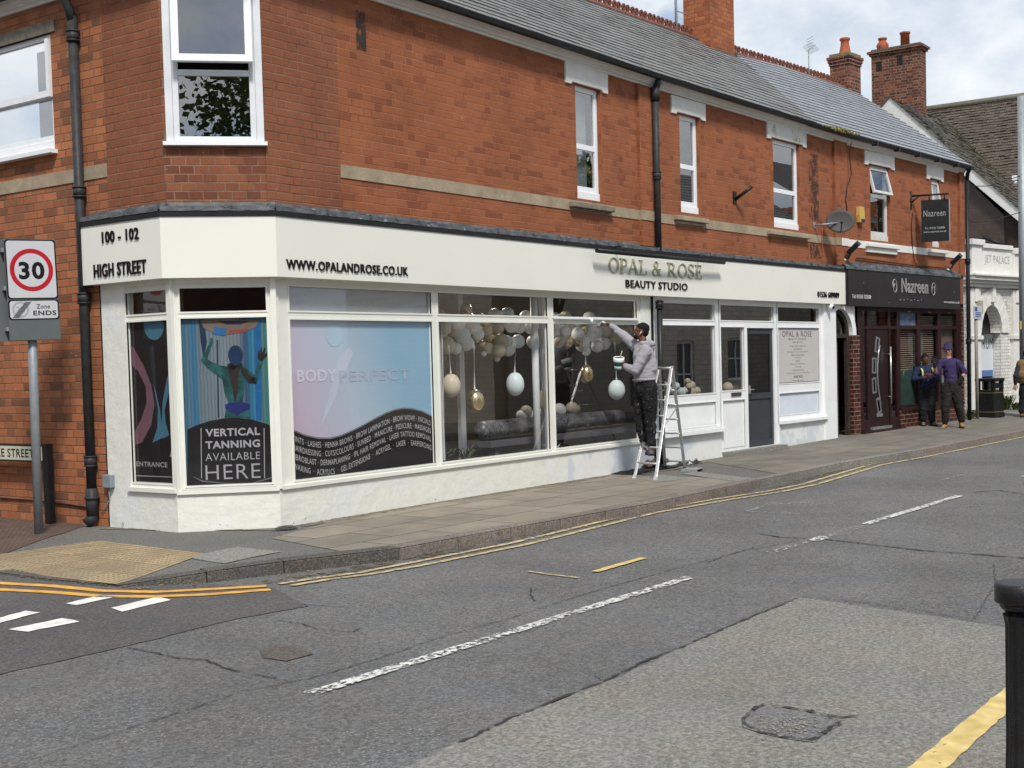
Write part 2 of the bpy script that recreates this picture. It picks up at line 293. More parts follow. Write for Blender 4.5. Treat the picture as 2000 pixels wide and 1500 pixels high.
M_GLASS = glass(.12); M_GLASSU = glass(.34, (.8, .85, .88))
# ---------------------------------------------------------------- mesh builder
class MB:
    def __init__(s): s.v = []; s.f = []; s.sm = []
    def add(s, vs, fs, smooth=False):
        o = len(s.v); s.v += [Vector(p) for p in vs]; s.f += [tuple(i+o for i in f) for f in fs]; s.sm += [smooth]*len(fs); return s
    def quad(s, *p): return s.add(p, [tuple(range(len(p)))])
    def box(s, x0, x1, y0, y1, z0, z1, M=None, taper=None):
        vs = [Vector((x, y, z)) for z in (z0, z1) for y in (y0, y1) for x in (x0, x1)]
        if M: vs = [M @ p for p in vs]
        return s.add(vs, [(0, 2, 3, 1), (4, 5, 7, 6), (0, 1, 5, 4), (2, 6, 7, 3), (0, 4, 6, 2), (1, 3, 7, 5)])
    def cyl(s, p0, p1, r0, r1=None, seg=14, cap=True, sm=True):
        r1 = r0 if r1 is None else r1; p0 = Vector(p0); p1 = Vector(p1); a = (p1-p0).normalized()
        x = a.orthogonal().normalized(); y = a.cross(x)
        vs = [p+(x*math.cos(k*2*math.pi/seg)+y*math.sin(k*2*math.pi/seg))*r for p, r in ((p0, r0), (p1, r1)) for k in range(seg)]
        s.add(vs, [(k, (k+1) % seg, seg+(k+1) % seg, seg+k) for k in range(seg)], sm)
        if cap:
            o = len(s.v)-2*seg; s.f += [tuple(o+k for k in reversed(range(seg))), tuple(o+seg+k for k in range(seg))]; s.sm += [False, False]
        return s
    def tube(s, pts, r, seg=8, close=False):
        pts = [Vector(p) for p in pts]; n = len(pts); rings = []; x = None
        for i, p in enumerate(pts):
            a = (pts[min(i+1, n-1)]-pts[max(i-1, 0)]).normalized()
            if x is None: x = a.orthogonal().normalized()
            x = (x-a*x.dot(a)).normalized(); y = a.cross(x); rr = r[i] if isinstance(r, (list, tuple)) else r
            rings.append([p+(x*math.cos(k*2*math.pi/seg)+y*math.sin(k*2*math.pi/seg))*rr for k in range(seg)])
        vs = [q for g in rings for q in g]
        fs = [(i*seg+k, i*seg+(k+1) % seg, (i+1)*seg+(k+1) % seg, (i+1)*seg+k) for i in range(n-1) for k in range(seg)]
        s.add(vs, fs, True); o = len(s.v)-n*seg
        s.f += [tuple(o+k for k in reversed(range(seg))), tuple(o+(n-1)*seg+k for k in range(seg))]; s.sm += [False]*2
        return s
    def lathe(s, prof, seg=24, c=(0, 0, 0)):
        c = Vector(c); vs = [c+Vector((r*math.cos(k*2*math.pi/seg), r*math.sin(k*2*math.pi/seg), z)) for r, z in prof for k in range(seg)]
        s.add(vs, [(i*seg+k, i*seg+(k+1) % seg, (i+1)*seg+(k+1) % seg, (i+1)*seg+k) for i in range(len(prof)-1) for k in range(seg)], True)
        o = len(s.v)-len(vs); s.f += [tuple(o+k for k in reversed(range(seg))), tuple(o+(len(prof)-1)*seg+k for k in range(seg))]; s.sm += [False]*2
        return s
    def prism(s, poly, y0, y1):
        """polygon of (x, z) drawn out from y0 to y1"""
        n = len(poly); vs = [(x, y, z) for y in (y0, y1) for x, z in poly]
        return s.add(vs, [tuple(range(n)), tuple(n+k for k in reversed(range(n)))]+[(k, n+k, n+(k+1) % n, (k+1) % n) for k in range(n)])
    def slab(s, poly, z0, z1):
        n = len(poly); vs = [(p[0], p[1], z) for z in (z0, z1) for p in poly]
        return s.add(vs, [tuple(reversed(range(n))), tuple(n+k for k in range(n))]+[(k, (k+1) % n, n+(k+1) % n, n+k) for k in range(n)])
    def ball(s, c, r, rx=None, seg=20, rings=12):
        c = Vector(c); r = (r, r, r) if isinstance(r, (int, float)) else r; vs = []; fs = []
        for i in range(rings+1):
            th = math.pi*i/rings
            for k in range(seg):
                ph = 2*math.pi*k/seg; p = Vector((r[0]*math.sin(th)*math.cos(ph), r[1]*math.sin(th)*math.sin(ph), r[2]*math.cos(th)))
                if rx: p = rx @ p
                vs.append(c+p)
        for i in range(rings):
            for k in range(seg): fs.append((i*seg+k, (i+1)*seg+k, (i+1)*seg+(k+1) % seg, i*seg+(k+1) % seg))
        return s.add(vs, fs, True)
    def wall(s, x0, x1, z0, z1, holes=(), y=0., reveal=.1):
        """upright sheet with square openings and their reveals"""
        xs = sorted({x0, x1, *[h[0] for h in holes], *[h[1] for h in holes]}); zs = sorted({z0, z1, *[h[2] for h in holes], *[h[3] for h in holes]})
        xs = [x for x in xs if x0-1e-6 <= x <= x1+1e-6]; zs = [z for z in zs if z0-1e-6 <= z <= z1+1e-6]
        for a, b in zip(xs, xs[1:]):
            for c, d in zip(zs, zs[1:]):
                mx_, mz = (a+b)/2, (c+d)/2
                if any(h[0] < mx_ < h[1] and h[2] < mz < h[3] for h in holes): continue
                s.quad((a, y, c), (b, y, c), (b, y, d), (a, y, d))
        for a, b, c, d in holes:
            s.quad((a, y, c), (a, y, d), (a, y+reveal, d), (a, y+reveal, c)); s.quad((b, y, d), (b, y, c), (b, y+reveal, c), (b, y+reveal, d))
            s.quad((a, y, c), (a, y+reveal, c), (b, y+reveal, c), (b, y, c)); s.quad((a, y, d), (b, y, d), (b, y+reveal, d), (a, y+reveal, d))
        return s
    def frame(s, a, b, c, d, t, y0, y1, bars_x=(), bars_z=(), tt=None):
        """window frame of bars; bars butt so that no two faces share a plane"""
        tt = tt or t
        s.box(a, a+t, y0, y1, c, d); s.box(b-t, b, y0, y1, c, d)
        s.box(a+t, b-t, y0, y1, c, c+t); s.box(a+t, b-t, y0, y1, d-t, d)
        for x in bars_x: s.box(x-tt/2, x+tt/2, y0+.003, y1-.003, c+t, d-t)
        for z in bars_z: s.box(a+t, b-t, y0+.006, y1-.006, z-tt/2, z+tt/2)
        return s
    def build(s, name, m, parent=None, M=None, kind=None, label=None, bevel=0., noshare=False):
        me = bpy.data.meshes.new(name); vs = [M @ p for p in s.v] if M else s.v
        loc = Vector((0, 0, 0))
        if parent: loc = ORG.get(parent.name, Vector((0, 0, 0)))
        me.from_pydata([p-loc for p in vs], [], s.f); me.polygons.foreach_set('use_smooth', s.sm)
        uvl = me.uv_layers.new(name='UVMap').data; li = 0
        for f in s.f:
            p = [s.v[i] for i in f]; n = Vector((0, 0, 0))
            for i in range(len(p)):
                q, r_ = p[i], p[(i+1) % len(p)]; n += Vector(((q.y-r_.y)*(q.z+r_.z), (q.z-r_.z)*(q.x+r_.x), (q.x-r_.x)*(q.y+r_.y)))
            ax, ay, az = abs(n.x), abs(n.y), abs(n.z)
            for q in p:
                uvl[li].uv = (q.x, q.z) if (ay >= ax and ay >= az*.8) else ((q.y, q.z) if ax >= az*.8 else (q.x, q.y)); li += 1
        me.materials.append(m); me.update()
        o = bpy.data.objects.new(name, me); COL.objects.link(o)
        if parent: o.parent = parent; ORG[o.name] = loc
        else: ORG[o.name] = Vector((0, 0, 0))
        if kind: o['kind'] = kind
        if label: o['label'] = label
        if bevel:
            bv = o.modifiers.new('bevel', 'BEVEL'); bv.width = bevel; bv.segments = 2; bv.limit_method = 'ANGLE'
        return o
ORG = {}
def thing(name, label, cat, loc, group=None):
    o = bpy.data.objects.new(name, None); COL.objects.link(o); o.location = loc; o.empty_display_size = .2
    o['label'] = label; o['category'] = cat
    if group: o['group'] = group
    ORG[o.name] = Vector(loc); return o
def tag(o, label, cat, group=None):
    o['label'] = label; o['category'] = cat
    if group: o['group'] = group
    return o
def sweep(mb, path, prof, closed=True, dz=None):
    """profile of (out, z) swept along a plan path, mitred; out is to the right of the walking direction"""
    path = [Vector((p[0], p[1], 0)) for p in path]; n = len(path); rows = []; pz = dz or [0]*n
    for i, p in enumerate(path):
        d0 = (p-path[i-1]).normalized() if i else None; d1 = (path[i+1]-p).normalized() if i < n-1 else None
        a = d0 or d1; b = d1 or d0
        na = Vector((a.y, -a.x, 0)); nb = Vector((b.y, -b.x, 0)); m = (na+nb).normalized(); k = 1/max(.3, m.dot(na))
        rows.append([p+m*k*o_+Vector((0, 0, z+pz[i])) for o_, z in prof])
    L = len(prof); rng = range(L) if closed else range(L-1)
    for i in range(n-1):
        for k in rng: mb.add([rows[i][k], rows[i+1][k], rows[i+1][(k+1) % L], rows[i][(k+1) % L]], [(0, 1, 2, 3)])
    if closed: mb.add(rows[0], [tuple(range(L))]); mb.add(rows[-1], [tuple(reversed(range(L)))])
    return mb
def text(body, s0, s1, z0, z1, y, m, parent, M, name='lettering', ext=.004, bold=0., fn=None, label=None, shear=0., align=None):
    """raised letters fitted into the box s0..s1, z0..z1 on a wall frame"""
    c = bpy.data.curves.new(name, 'FONT'); c.body = body; c.size = 1; c.extrude = 0; c.offset = bold; c.space_character = 1.10; c.resolution_u = 3; c.shear = shear
    if '\n' in body: c.align_x = 'CENTER'
    o = bpy.data.objects.new('tmp', c); COL.objects.link(o); dg = bpy.context.evaluated_depsgraph_get(); me = bpy.data.meshes.new_from_object(o.evaluated_get(dg))
    bpy.data.objects.remove(o)
    xs = [v.co.x for v in me.vertices]; ys = [v.co.y for v in me.vertices]; ax, bx, ay, by = min(xs), max(xs), min(ys), max(ys)
    mb = MB(); vs = []
    for v in me.vertices:
        s = s0+(v.co.x-ax)/(bx-ax)*(s1-s0); z = z0+(v.co.y-ay)/(by-ay)*(z1-z0)
        if fn: s, z = fn(s, z)
        vs.append((s, y, z))
    fs = [tuple(p.vertices) for p in me.polygons]; mb.add([(a, y-ext, c_) for a, b_, c_ in vs], fs)
    if ext > .002:   # sides of the raised letters
        ec = {}
        for f in fs:
            for i in range(len(f)):
                e = (f[i], f[(i+1) % len(f)]); ec[tuple(sorted(e))] = ec.get(tuple(sorted(e)), 0)+1
        for f in fs:
            for i in range(len(f)):
                a, b_ = f[i], f[(i+1) % len(f)]
                if ec[tuple(sorted((a, b_)))] == 1:
                    mb.add([(vs[b_][0], y-ext, vs[b_][2]), (vs[a][0], y-ext, vs[a][2]), (vs[a][0], y, vs[a][2]), (vs[b_][0], y, vs[b_][2])], [(0, 1, 2, 3)])
    bpy.data.meshes.remove(me)
    return mb.build(name, m, parent, M, label=label)
# ================================================================= GROUND
ROADZ = -.11
def ss(a, b, x): t = max(0., min(1., (x-a)/(b-a))); return t*t*(3-2*t)
def hgt(x, y):
    dip = -.09*(1-ss(0, 1.5, x-6.62))*ss(8.2, 9.0, y)*(1-ss(12.5, 14.5, y))
    return dip+.085*ss(18, 29, x)*ss(7.4, 9.8, y)
def gp(x, y, dz=0.):
    z = 0.
    for _ in range(10): P = ground(x, y, z+dz); z = hgt(P.x, P.y)
    return ground(x, y, z+dz)
g = MB(); g.quad((-400, -400, -.6), (900, -400, -.6), (900, 900, -.6), (-400, 900, -.6)); g.build('ground', M_ROADBROWN, kind='structure')
g = MB(); g.quad((-60, .9, ROADZ), (160, .9, ROADZ), (160, 9.2, ROADZ), (-60, 9.2, ROADZ)); g.build('road', M_ROAD, kind='structure')
g = MB(); g.quad((-60, 9.2, ROADZ), (6.9, 9.2, ROADZ), (6.9, 80, ROADZ), (-60, 80, ROADZ)); g.build('side_road', M_ROADNEW, kind='structure')
def sheet(name, px, m, z=ROADZ+.004, kind='structure', jag=0., label=None):
    pts = [ground(x, y, z) for x, y in px]
    if jag:
        q = []
        for a, b in zip(pts, pts[1:]+pts[:1]):
            n = max(1, int((b-a).length/(.05+jag*3)))
            for i in range(n): q.append(a.lerp(b, i/n)+Vector((random.uniform(-jag, jag), random.uniform(-jag, jag), 0)))
        pts = q
    o = MB().add(pts, [tuple(range(len(pts)))]).build(name, m, kind=kind, label=label); return o
sheet('fresh_asphalt', [(-400, 1385), (0, 1316), (250, 1261), (450, 1211), (605, 1183), (530, 1147), (400, 1140), (230, 1149), (100, 1141), (-10, 1127), (-300, 1120)], M_ROADNEW, ROADZ+.005, jag=.012)
sheet('road_repair_patch', [(1565, 1167), (1460, 1210), (1340, 1260), (1190, 1330), (1000, 1403), (700, 1540), (500, 1640), (2600, 1640), (2600, 1310), (2000, 1232), (1850, 1207), (1720, 1189)], M_ROADBROWN, ROADZ+.004, jag=.012)
0 and sheet('stony_wheel_track', [(0, 1450), (240, 1400), (500, 1310), (620, 1270), (700, 1250), (640, 1330), (400, 1410), (150, 1470), (0, 1510)], M_ROADSTONY, ROADZ+.003, jag=.025)
0 and sheet('stony_road_patch', [(560, 1195), (760, 1120), (1000, 1095), (1260, 1040), (1500, 1030), (1480, 1075), (1230, 1120), (1100, 1165), (800, 1250)], M_ROADSTONY, ROADZ+.003, jag=.025)
# cracks and tar joints: narrow ragged dark lines in the road
M_CRACK = worn('crack_tar', (.03, .028, .026), .41, 12., .10)
def strip(mb, pts, w_, z, jag=.0, step=.06, vary=None):
    P = []
    for a, b in zip(pts, pts[1:]):
        n = max(1, int((b-a).length/step)); P += [a.lerp(b, i/n) for i in range(n)]
    P.append(pts[-1]); L = []; Rr = []
    for i, p in enumerate(P):
        d = (P[min(i+1, len(P)-1)]-P[max(i-1, 0)]).normalized(); n = Vector((d.y, -d.x, 0))
        j = random.uniform(-jag, jag); ww = w_/2*(1+random.uniform(-.5, .5)*((jag > .005) if vary is None else vary))
        L.append(Vector((p.x, p.y, z))+n*(ww+j)); Rr.append(Vector((p.x, p.y, z))-n*(ww-j))
    o = len(mb.v); mb.v += L+Rr; k = len(P)
    mb.f += [(o+i, o+i+1, o+k+i+1, o+k+i) for i in range(k-1)]; mb.sm += [False]*(k-1)
mb = MB()
for w_, pl in [(.022, [(-60, 1530), (50, 1492), (200, 1440), (330, 1400), (480, 1350), (600, 1328), (720, 1293), (850, 1250), (1000, 1207), (1130, 1165), (1300, 1117), (1420, 1085), (1500, 1062)]),
               (.035, [(1562, 1168), (1450, 1213), (1340, 1262), (1260, 1292), (1180, 1333), (1100, 1363), (1000, 1403), (900, 1452)]),
               (.05, [(1480, 1043), (1530, 1051), (1590, 1052), (1680, 1062), (1800, 1076), (1900, 1083), (2050, 1095)]),
               (.03, [(250, 1266), (300, 1276), (350, 1287), (400, 1290), (450, 1310), (560, 1331)]),
               (.03, [(540, 1213), (590, 1219), (620, 1230), (690, 1236), (700, 1228)]),
               (.02, [(1565, 1166), (1700, 1180), (1850, 1203), (1950, 1221), (2050, 1238)]),
               (.022, [(1380, 1100), (1440, 1080), (1560, 1056)]), (.03, [(1035, 1150), (1036, 1162), (1045, 1175)]),
               (.018, [(560, 1180), (640, 1185), (720, 1192)]), (.06, [(1900, 962), (1950, 958), (2000, 966)]),
               (.014, [(1335, 1063), (1450, 1072), (1500, 1080)]), (.012, [(1940, 1100), (1945, 1140), (1900, 1215)]),
               (.012, [(1150, 1310), (1180, 1335), (1230, 1345)])]:
    strip(mb, [ground(x, y, ROADZ) for x, y in pl], w_*(.6 if w_ == .035 or w_ == .05 else .38), ROADZ+.0075, .009, .045)
mb.v = mb.v; mb.build('road_cracks', M_CRACK, kind='structure')
# pothole with its broken rim
hole = [(1450, 1412), (1475, 1388), (1490, 1379), (1540, 1386), (1600, 1397), (1640, 1413), (1615, 1432), (1585, 1449), (1530, 1443), (1485, 1433), (1455, 1420)]
sheet('pothole', hole, M_ROADSTONY, ROADZ+.008, jag=.012)
mb = MB(); strip(mb, [ground(x, y, ROADZ) for x, y in hole+hole[:1]], .022, ROADZ+.012, .010, .03); strip(mb, [ground(x, y, ROADZ) for x, y in [(1600, 1397), (1650, 1405), (1680, 1402)]], .02, ROADZ+.012, .01, .03)
mb.build('pothole_rim', M_CRACK, kind='structure')
mb = MB()
for k in range(80):
    x = 1548+random.gauss(0, 30); y = 1415+random.gauss(0, 11); p = ground(x, y, ROADZ+.012); r_ = random.uniform(.004, .011)
    mb.ball(p, (r_*1.3, r_, r_*.45), Matrix.Rotation(random.uniform(0, 3), 3, 'Z'), 6, 4)
mb.build('loose_stones', mat('pothole_stones', (.22, .21, .19), .8, var=.3, scale=30), kind='stuff', label='loose pale stone chippings lying in the square pothole')
sheet('sunken_iron_patch', [(500, 1270), (545, 1258), (600, 1267), (612, 1278), (560, 1288), (515, 1282)], asphalt('rusty_patch', (.10, .088, .078), (.2, .18, .15), .6, 50.), ROADZ+.006, jag=.03)
# painted markings
M_WHITEW = worn('worn_white_paint', (.60, .60, .56), .465, 22., .04, c2=(.74, .74, .71))
M_WHITEV = worn('very_worn_white_paint', (.5, .5, .48), .53, 20., .05)
M_WHITEN = worn('fresh_white_paint_line', (.74, .73, .68), .27, 30., .03, c2=(.84, .83, .79))
M_YELN = worn('fresh_yellow_paint', (.70, .34, .045), .25, 30., .03, c2=(.80, .42, .07))
M_YELW = worn('worn_yellow_paint', (.50, .39, .19), .43, 18., .05, c2=(.62, .50, .28))
M_YELP = worn('pale_yellow_paint', (.62, .45, .14), .33, 22., .04, c2=(.72, .56, .24))
ZM = ROADZ+.011
def mark(name, m, lines, label=None):
    mb = MB()
    for w_, pts in lines: strip(mb, pts, w_, ZM, .004, .06, .12)
    mb.build(name, m, kind='structure')
P_ = lambda l: [ground(x, y, ZM) for x, y in l]
V2 = lambda l: [Vector((x, y, 0)) for x, y in l]
mark('centre_line', M_WHITEW, [(.105, V2([(4.95, 5.03), (9.2, 5.02)])), (.10, V2([(12.9, 4.99), (15.9, 4.96)])), (.13, V2([(18.6, 4.9), (22, 4.8)])), (.13, V2([(11.55, 4.98), (11.85, 4.98)]))])
mark('faded_centre_line', M_WHITEV, [(.11, V2([(10.7, 5.02), (11.5, 5.0)])), (.11, V2([(11.85, 4.98), (12.9, 4.97)])), (.06, P_([(1460, 998), (1500, 985), (1590, 980)])), (.06, P_([(1460, 998), (1560, 1003)])), (.08, P_([(1820, 942), (1885, 926)]))])
yu = [(545, 1140), (620, 1128), (700, 1118), (780, 1103), (1000, 1060), (1250, 1000), (1400, 974), (1500, 959), (1565, 946), (1700, 907), (1800, 889), (2000, 849), (2300, 790)]
mark('double_yellow_lines', M_YELW, [(.07, P_(yu)), (.07, [p+Vector((.0, -.19 if p.x > 8.5 else -.15, 0)) for p in P_(yu)])])
mark('fresh_double_yellow_lines', M_YELN, [(.10, P_([(-300, 1120), (-100, 1131), (0, 1138.5), (100, 1144), (200, 1153.5), (300, 1156), (400, 1151), (520, 1144)])), (.10, P_([(-300, 1136), (-100, 1144), (0, 1151), (100, 1156), (200, 1164), (300, 1165), (400, 1161), (528, 1151)]))])
for k, q in enumerate([[(127.5, 1178.6), (195, 1162.4), (231, 1164.5), (150, 1181.6)], [(216, 1187), (309, 1165.4), (334.5, 1171.4), (237, 1194.5)], [(-60, 1222), (51, 1192.4), (78.6, 1196), (-20, 1221)], [(15, 1229), (123, 1207), (155, 1213.4), (54, 1233.5)]]):
    sheet('give_way_line', q, M_WHITEN, ZM, jag=.008)
mark('yellow_survey_mark', M_YELP, [(.075, P_([(1162, 1116), (1257, 1089)]))]); mark('faded_survey_mark', M_YELW, [(.035, P_([(1030, 1115), (1080, 1122), (1130, 1128)]))])
mark('near_yellow_line', M_YELP, [(.135, V2([(2, 1.845), (5.4, 1.83), (7, 1.86), (14, 1.8), (40, 1.2)]))])
# litter and grit lying in the far gutter
M_GRIT = worn('gutter_grit', (.07, .062, .045), .47, 9., .1, c2=(.13, .11, .08))
PAIRS = [((6.4, 34), (9, 34)), ((6.5, 14), (9, 14.2)), ((6.62, 10.6), (9, 11.3)), ((6.60, 9.8), (9, 10.9)), ((6.68, 8.97), (9, 10.75)), ((7.18, 8.46), (9.25, 10.5)), ((7.83, 8.22), (9.6, 10.3)), ((8.9, 7.83), (10.4, 10.2)), ((10.5, 7.75), (11.2, 10.2)), ((12.9, 7.57), (13, 10.2)), ((16.0, 7.64), (16, 10.2)), ((18.9, 7.66), (18.9, 10.3)), ((21.9, 7.42), (22.1, 10.3)), ((27.5, 7.22), (28.0, 10.5)), ((31.5, 7.1), (31.8, 13)), ((36, 6.9), (36.5, 14)), ((60, 5.0), (62, 14))]
def dens(pairs, st=.3):
    out_ = []
    for (a, b), (c, d) in zip(pairs, pairs[1:]):
        n = max(1, int(max((Vector(c)-Vector(a)).length, .01)/st)); n = min(n, 40)
        for i in range(n): t = i/n; out_.append((Vector(a).lerp(Vector(c), t), Vector(b).lerp(Vector(d), t)))
    out_.append((Vector(pairs[-1][0]), Vector(pairs[-1][1]))); return out_
def loft(name, pairs, m, dz=0., rows=10, t0=0., t1=1., kind='structure', st=.3):
    D = dens(pairs, st); mb = MB(); vs = []
    for a, b in D:
        for r_ in range(rows+1):
            p = a.lerp(b, t0+(t1-t0)*r_/rows); vs.append((p.x, p.y, hgt(p.x, p.y)+dz))
    mb.add(vs, [(i*(rows+1)+r_, (i+1)*(rows+1)+r_, (i+1)*(rows+1)+r_+1, i*(rows+1)+r_+1) for i in range(len(D)-1) for r_ in range(rows)])
    return mb.build(name, m, kind=kind)
loft('pavement', [((a[0]+.0, a[1]+.0), b) for a, b in PAIRS], M_PAVASPH, 0, 14)
q0 = ground(700, 1082); q1 = ground(530, 1052)
SL = [((q0.x, q0.y+.13), (q1.x, q1.y)), ((10.5, 7.89), (11.2, 10.2)), ((12.9, 7.71), (13, 10.2)), ((16.0, 7.79), (16, 10.2))]
loft('paving_slabs', SL, M_SLAB, .005, 6)
SL2 = [((16.9, 7.8), (18.6, 9.9)), ((18.9, 7.81), (19.6, 10.3)), ((21.9, 7.57), (22.1, 10.3)), ((27.5, 7.37), (28.0, 10.5)), ((34, 7.2), (34, 10.6))]
loft('far_paving_slabs', SL2, slabs('paving_slabs_grey', [(.155, .145, .12), (.185, .17, .145), (.17, .155, .13), (.21, .185, .155)], (.05, .045, .038), .75, .6, jw=.018), .005, 6)
sheet('pale_slab', [(1330, 925), (1360, 921), (1480, 935), (1440, 941)], M_CONCPLATE, .0085); sheet('pale_slab', [(1245, 930), (1300, 927), (1345, 934), (1280, 943)], M_CONCPLATE, .0085)
def gsheet(name, px, m, dz, sub=14):
    """four-cornered sheet following the slope of the pavement"""
    c = [gp(x, y, dz) for x, y in px]; vs = []
    for i in range(sub+1):
        for j in range(sub+1):
            p = c[0].lerp(c[1], i/sub).lerp(c[3].lerp(c[2], i/sub), j/sub); vs.append((p.x, p.y, hgt(p.x, p.y)+dz))
    mb = MB().add(vs, [(i*(sub+1)+j, (i+1)*(sub+1)+j, (i+1)*(sub+1)+j+1, i*(sub+1)+j+1) for i in range(sub) for j in range(sub)])
    o = mb.build(name, m, kind='structure'); L = (c[1]-c[0]).length; Wd = (c[3]-c[0]).length
    uv = o.data.uv_layers[0].data
    for li, lp in enumerate(o.data.loops): i, j = divmod(lp.vertex_index, sub+1); uv[li].uv = (i/sub*L, j/sub*Wd)
    return o, c
# tactile paving: buff slabs with raised blisters
M_TACT = slabs('tactile_slabs', [(.25, .20, .13), (.40, .31, .19), (.34, .27, .165), (.28, .23, .15)], (.06, .052, .04), .45, .45, .014, off=.0)
o, c = gsheet('tactile_paving', [(-140, 1098), (195, 1056), (400, 1081), (226, 1141)], M_TACT, .007)
mb = MB(); L = (c[1]-c[0]).length
for j in range(1, int((c[3]-c[0]).length/.075)+1):
    for i in range(1, int(L/.075)+1):
        if (i*.075) % .45 < .03 or (j*.075) % .45 < .03: continue
        t, s_ = i*.075/L, j*.075/max(.3, (c[3]-c[0]).length)
        if t > 1 or s_ > 1: continue
        p = c[0].lerp(c[1], t).lerp(c[3].lerp(c[2], t), s_); z = hgt(p.x, p.y)+.007
        mb.lathe([(.017, -.001), (.013, .0045), (.001, .0055)], 8, (p.x, p.y, z))
mb.build('tactile_blisters', mat('blister_buff', (.25, .19, .115), .8, var=.25, scale=20), kind='structure')
gsheet('service_cover', [(369, 1089), (465, 1068), (552, 1077), (440, 1100)], M_CONCPLATE, .006, 6)
gsheet('brick_paver_strip', [(-200, 1140), (-60, 985), (166, 1026), (125, 1041)], M_PAVER, .006)
# dirt seam along the foot of the shop wall
mb = MB()
for pl, w_ in [([(200, 1033), (330, 1036), (545, 1036)], .10), ([(590, 1028), (820, 987), (1050, 952), (1188, 930)], .22), ([(1200, 932), (1330, 915), (1410, 892), (1640, 857)], .14)]:
    strip(mb, [gp(x, y) for x, y in pl], w_*.8, .0075, .012, .03)
mb.build('wall_foot_dirt', worn('dirt_seam', (.13, .105, .075), .40, 12., .1, c2=(.24, .20, .14)), kind='structure')
sheet('broken_asphalt', [(528, 1036), (548, 1026), (575, 1026), (583, 1031), (560, 1034)], M_CRACK, .016, jag=.03)
mb = MB(); strip(mb, [p+Vector((0, .17, 0)) for p in P_(yu)], .2, ROADZ+.009, .03); mb.build('gutter_dirt', M_GRIT, kind='structure')
mb = MB(); tk = 0
for k in range(90):
    i = random.randrange(2, 14); a, b = Vector(PAIRS[i][0]), Vector(PAIRS[i+1 if i < 14 else i][0]); p = a.lerp(b, random.random()); s_ = random.uniform(.008, .028)
    mb.ball((p.x+random.uniform(-.02, .05), p.y-random.uniform(.06, .3), ROADZ+.012), (s_, s_*.6, s_*.2), Matrix.Rotation(random.uniform(0, 3), 3, 'Z'), 6, 3)
mb.build('gutter_litter', mat('dry_leaf_litter', (.20, .15, .09), .9, var=.5, scale=3), kind='stuff', label='dry leaves and scraps scattered along the gutter by the kerb')
# kerb stones
def kerb(name, pts, m, w_=.14, st=.92, drop=-.14, top=None):
    P = [Vector((x, y, 0)) for x, y in pts]; Q = [P[0]]; mb = MB()
    for a, b in zip(P, P[1:]):
        n = max(1, round((b-a).length/st)); Q += [a.lerp(b, i/n) for i in range(1, n+1)]
    for i in range(len(Q)-1):
        a, b = Q[i], Q[i+1]; d = (b-a).normalized(); n = Vector((-d.y, d.x, 0)); a2, b2 = a+d*.006, b-d*.006
        za, zb = hgt(a.x, a.y)+.004+random.uniform(0, .006), hgt(b.x, b.y)+.004+random.uniform(0, .006); r_ = .018; vs = []
        for p, z in ((a2, za), (b2, zb)):
            vs += [p+Vector((0, 0, drop)), p+Vector((0, 0, max(drop+.02, z-.02))), p+n*r_+Vector((0, 0, z)), p+n*w_+Vector((0, 0, z)), p+n*w_+Vector((0, 0, drop))]
        mb.add(vs, [(k, k+5, (k+1) % 5+5, (k+1) % 5) for k in range(5)]+[(0, 1, 2, 3, 4), (9, 8, 7, 6, 5)])
    return mb.build(name, m, kind='structure')
KB = [a for a, b in PAIRS]
kerb('granite_kerb', KB[0:8], M_GRANITE, .17); kerb('brown_kerb', [KB[7], KB[8], KB[9], KB[10]], M_KERBB, .15)
kerb('grey_kerb', [KB[10], KB[11], KB[12]], M_KERBG, .15); kerb('far_kerb', KB[12:], M_KERBB, .15)
# the near pavement behind the camera side kerb
ka, kb = ground(1938, 1500, 0), ground(1992, 1457, 0); kd = (kb-ka).normalized(); k0 = ka-kd*6; k1 = kb+kd*3.5
near = [(k0.x, k0.y), (k1.x, k1.y), (14, 1.35), (40, .7)]
NP = [((x, y), (x+.0, -6)) for x, y in near]
mb = MB()
for (a, b), (c, d) in zip(NP, NP[1:]): mb.add([(a[0], a[1], 0), (c[0], c[1], 0), (d[0], d[1], 0), (b[0], b[1], 0)], [(0, 1, 2, 3)])
mb.build('near_pavement', M_KERBG, kind='structure'); kerb('near_kerb', [(x, y) for x, y in reversed(near)], M_KERBG, .15)
# ================================================================= THE CORNER TERRACE
PATH = [(LX, 30), (LX, LY), (9.5, Y0), tuple(P1[:2]), tuple(P2[:2]), tuple(P3[:2])]
T = thing('brick_corner_building', 'long red brick two storey corner terrace with slate roof and white painted beauty shopfront', 'building', (9.5, Y0, 0))
def bx(fr, name, m, rects, par=None, **k):
    """boxes (s0, s1, out0, out1, z0, z1) on a wall frame; out counts away from the wall"""
    mb = MB()
    for a, b, c, d, e, f in rects: mb.box(a, b, -d, -c, e, f)
    return mb.build(name, m, par or T, fr.M, **k)
ZT = 5.86
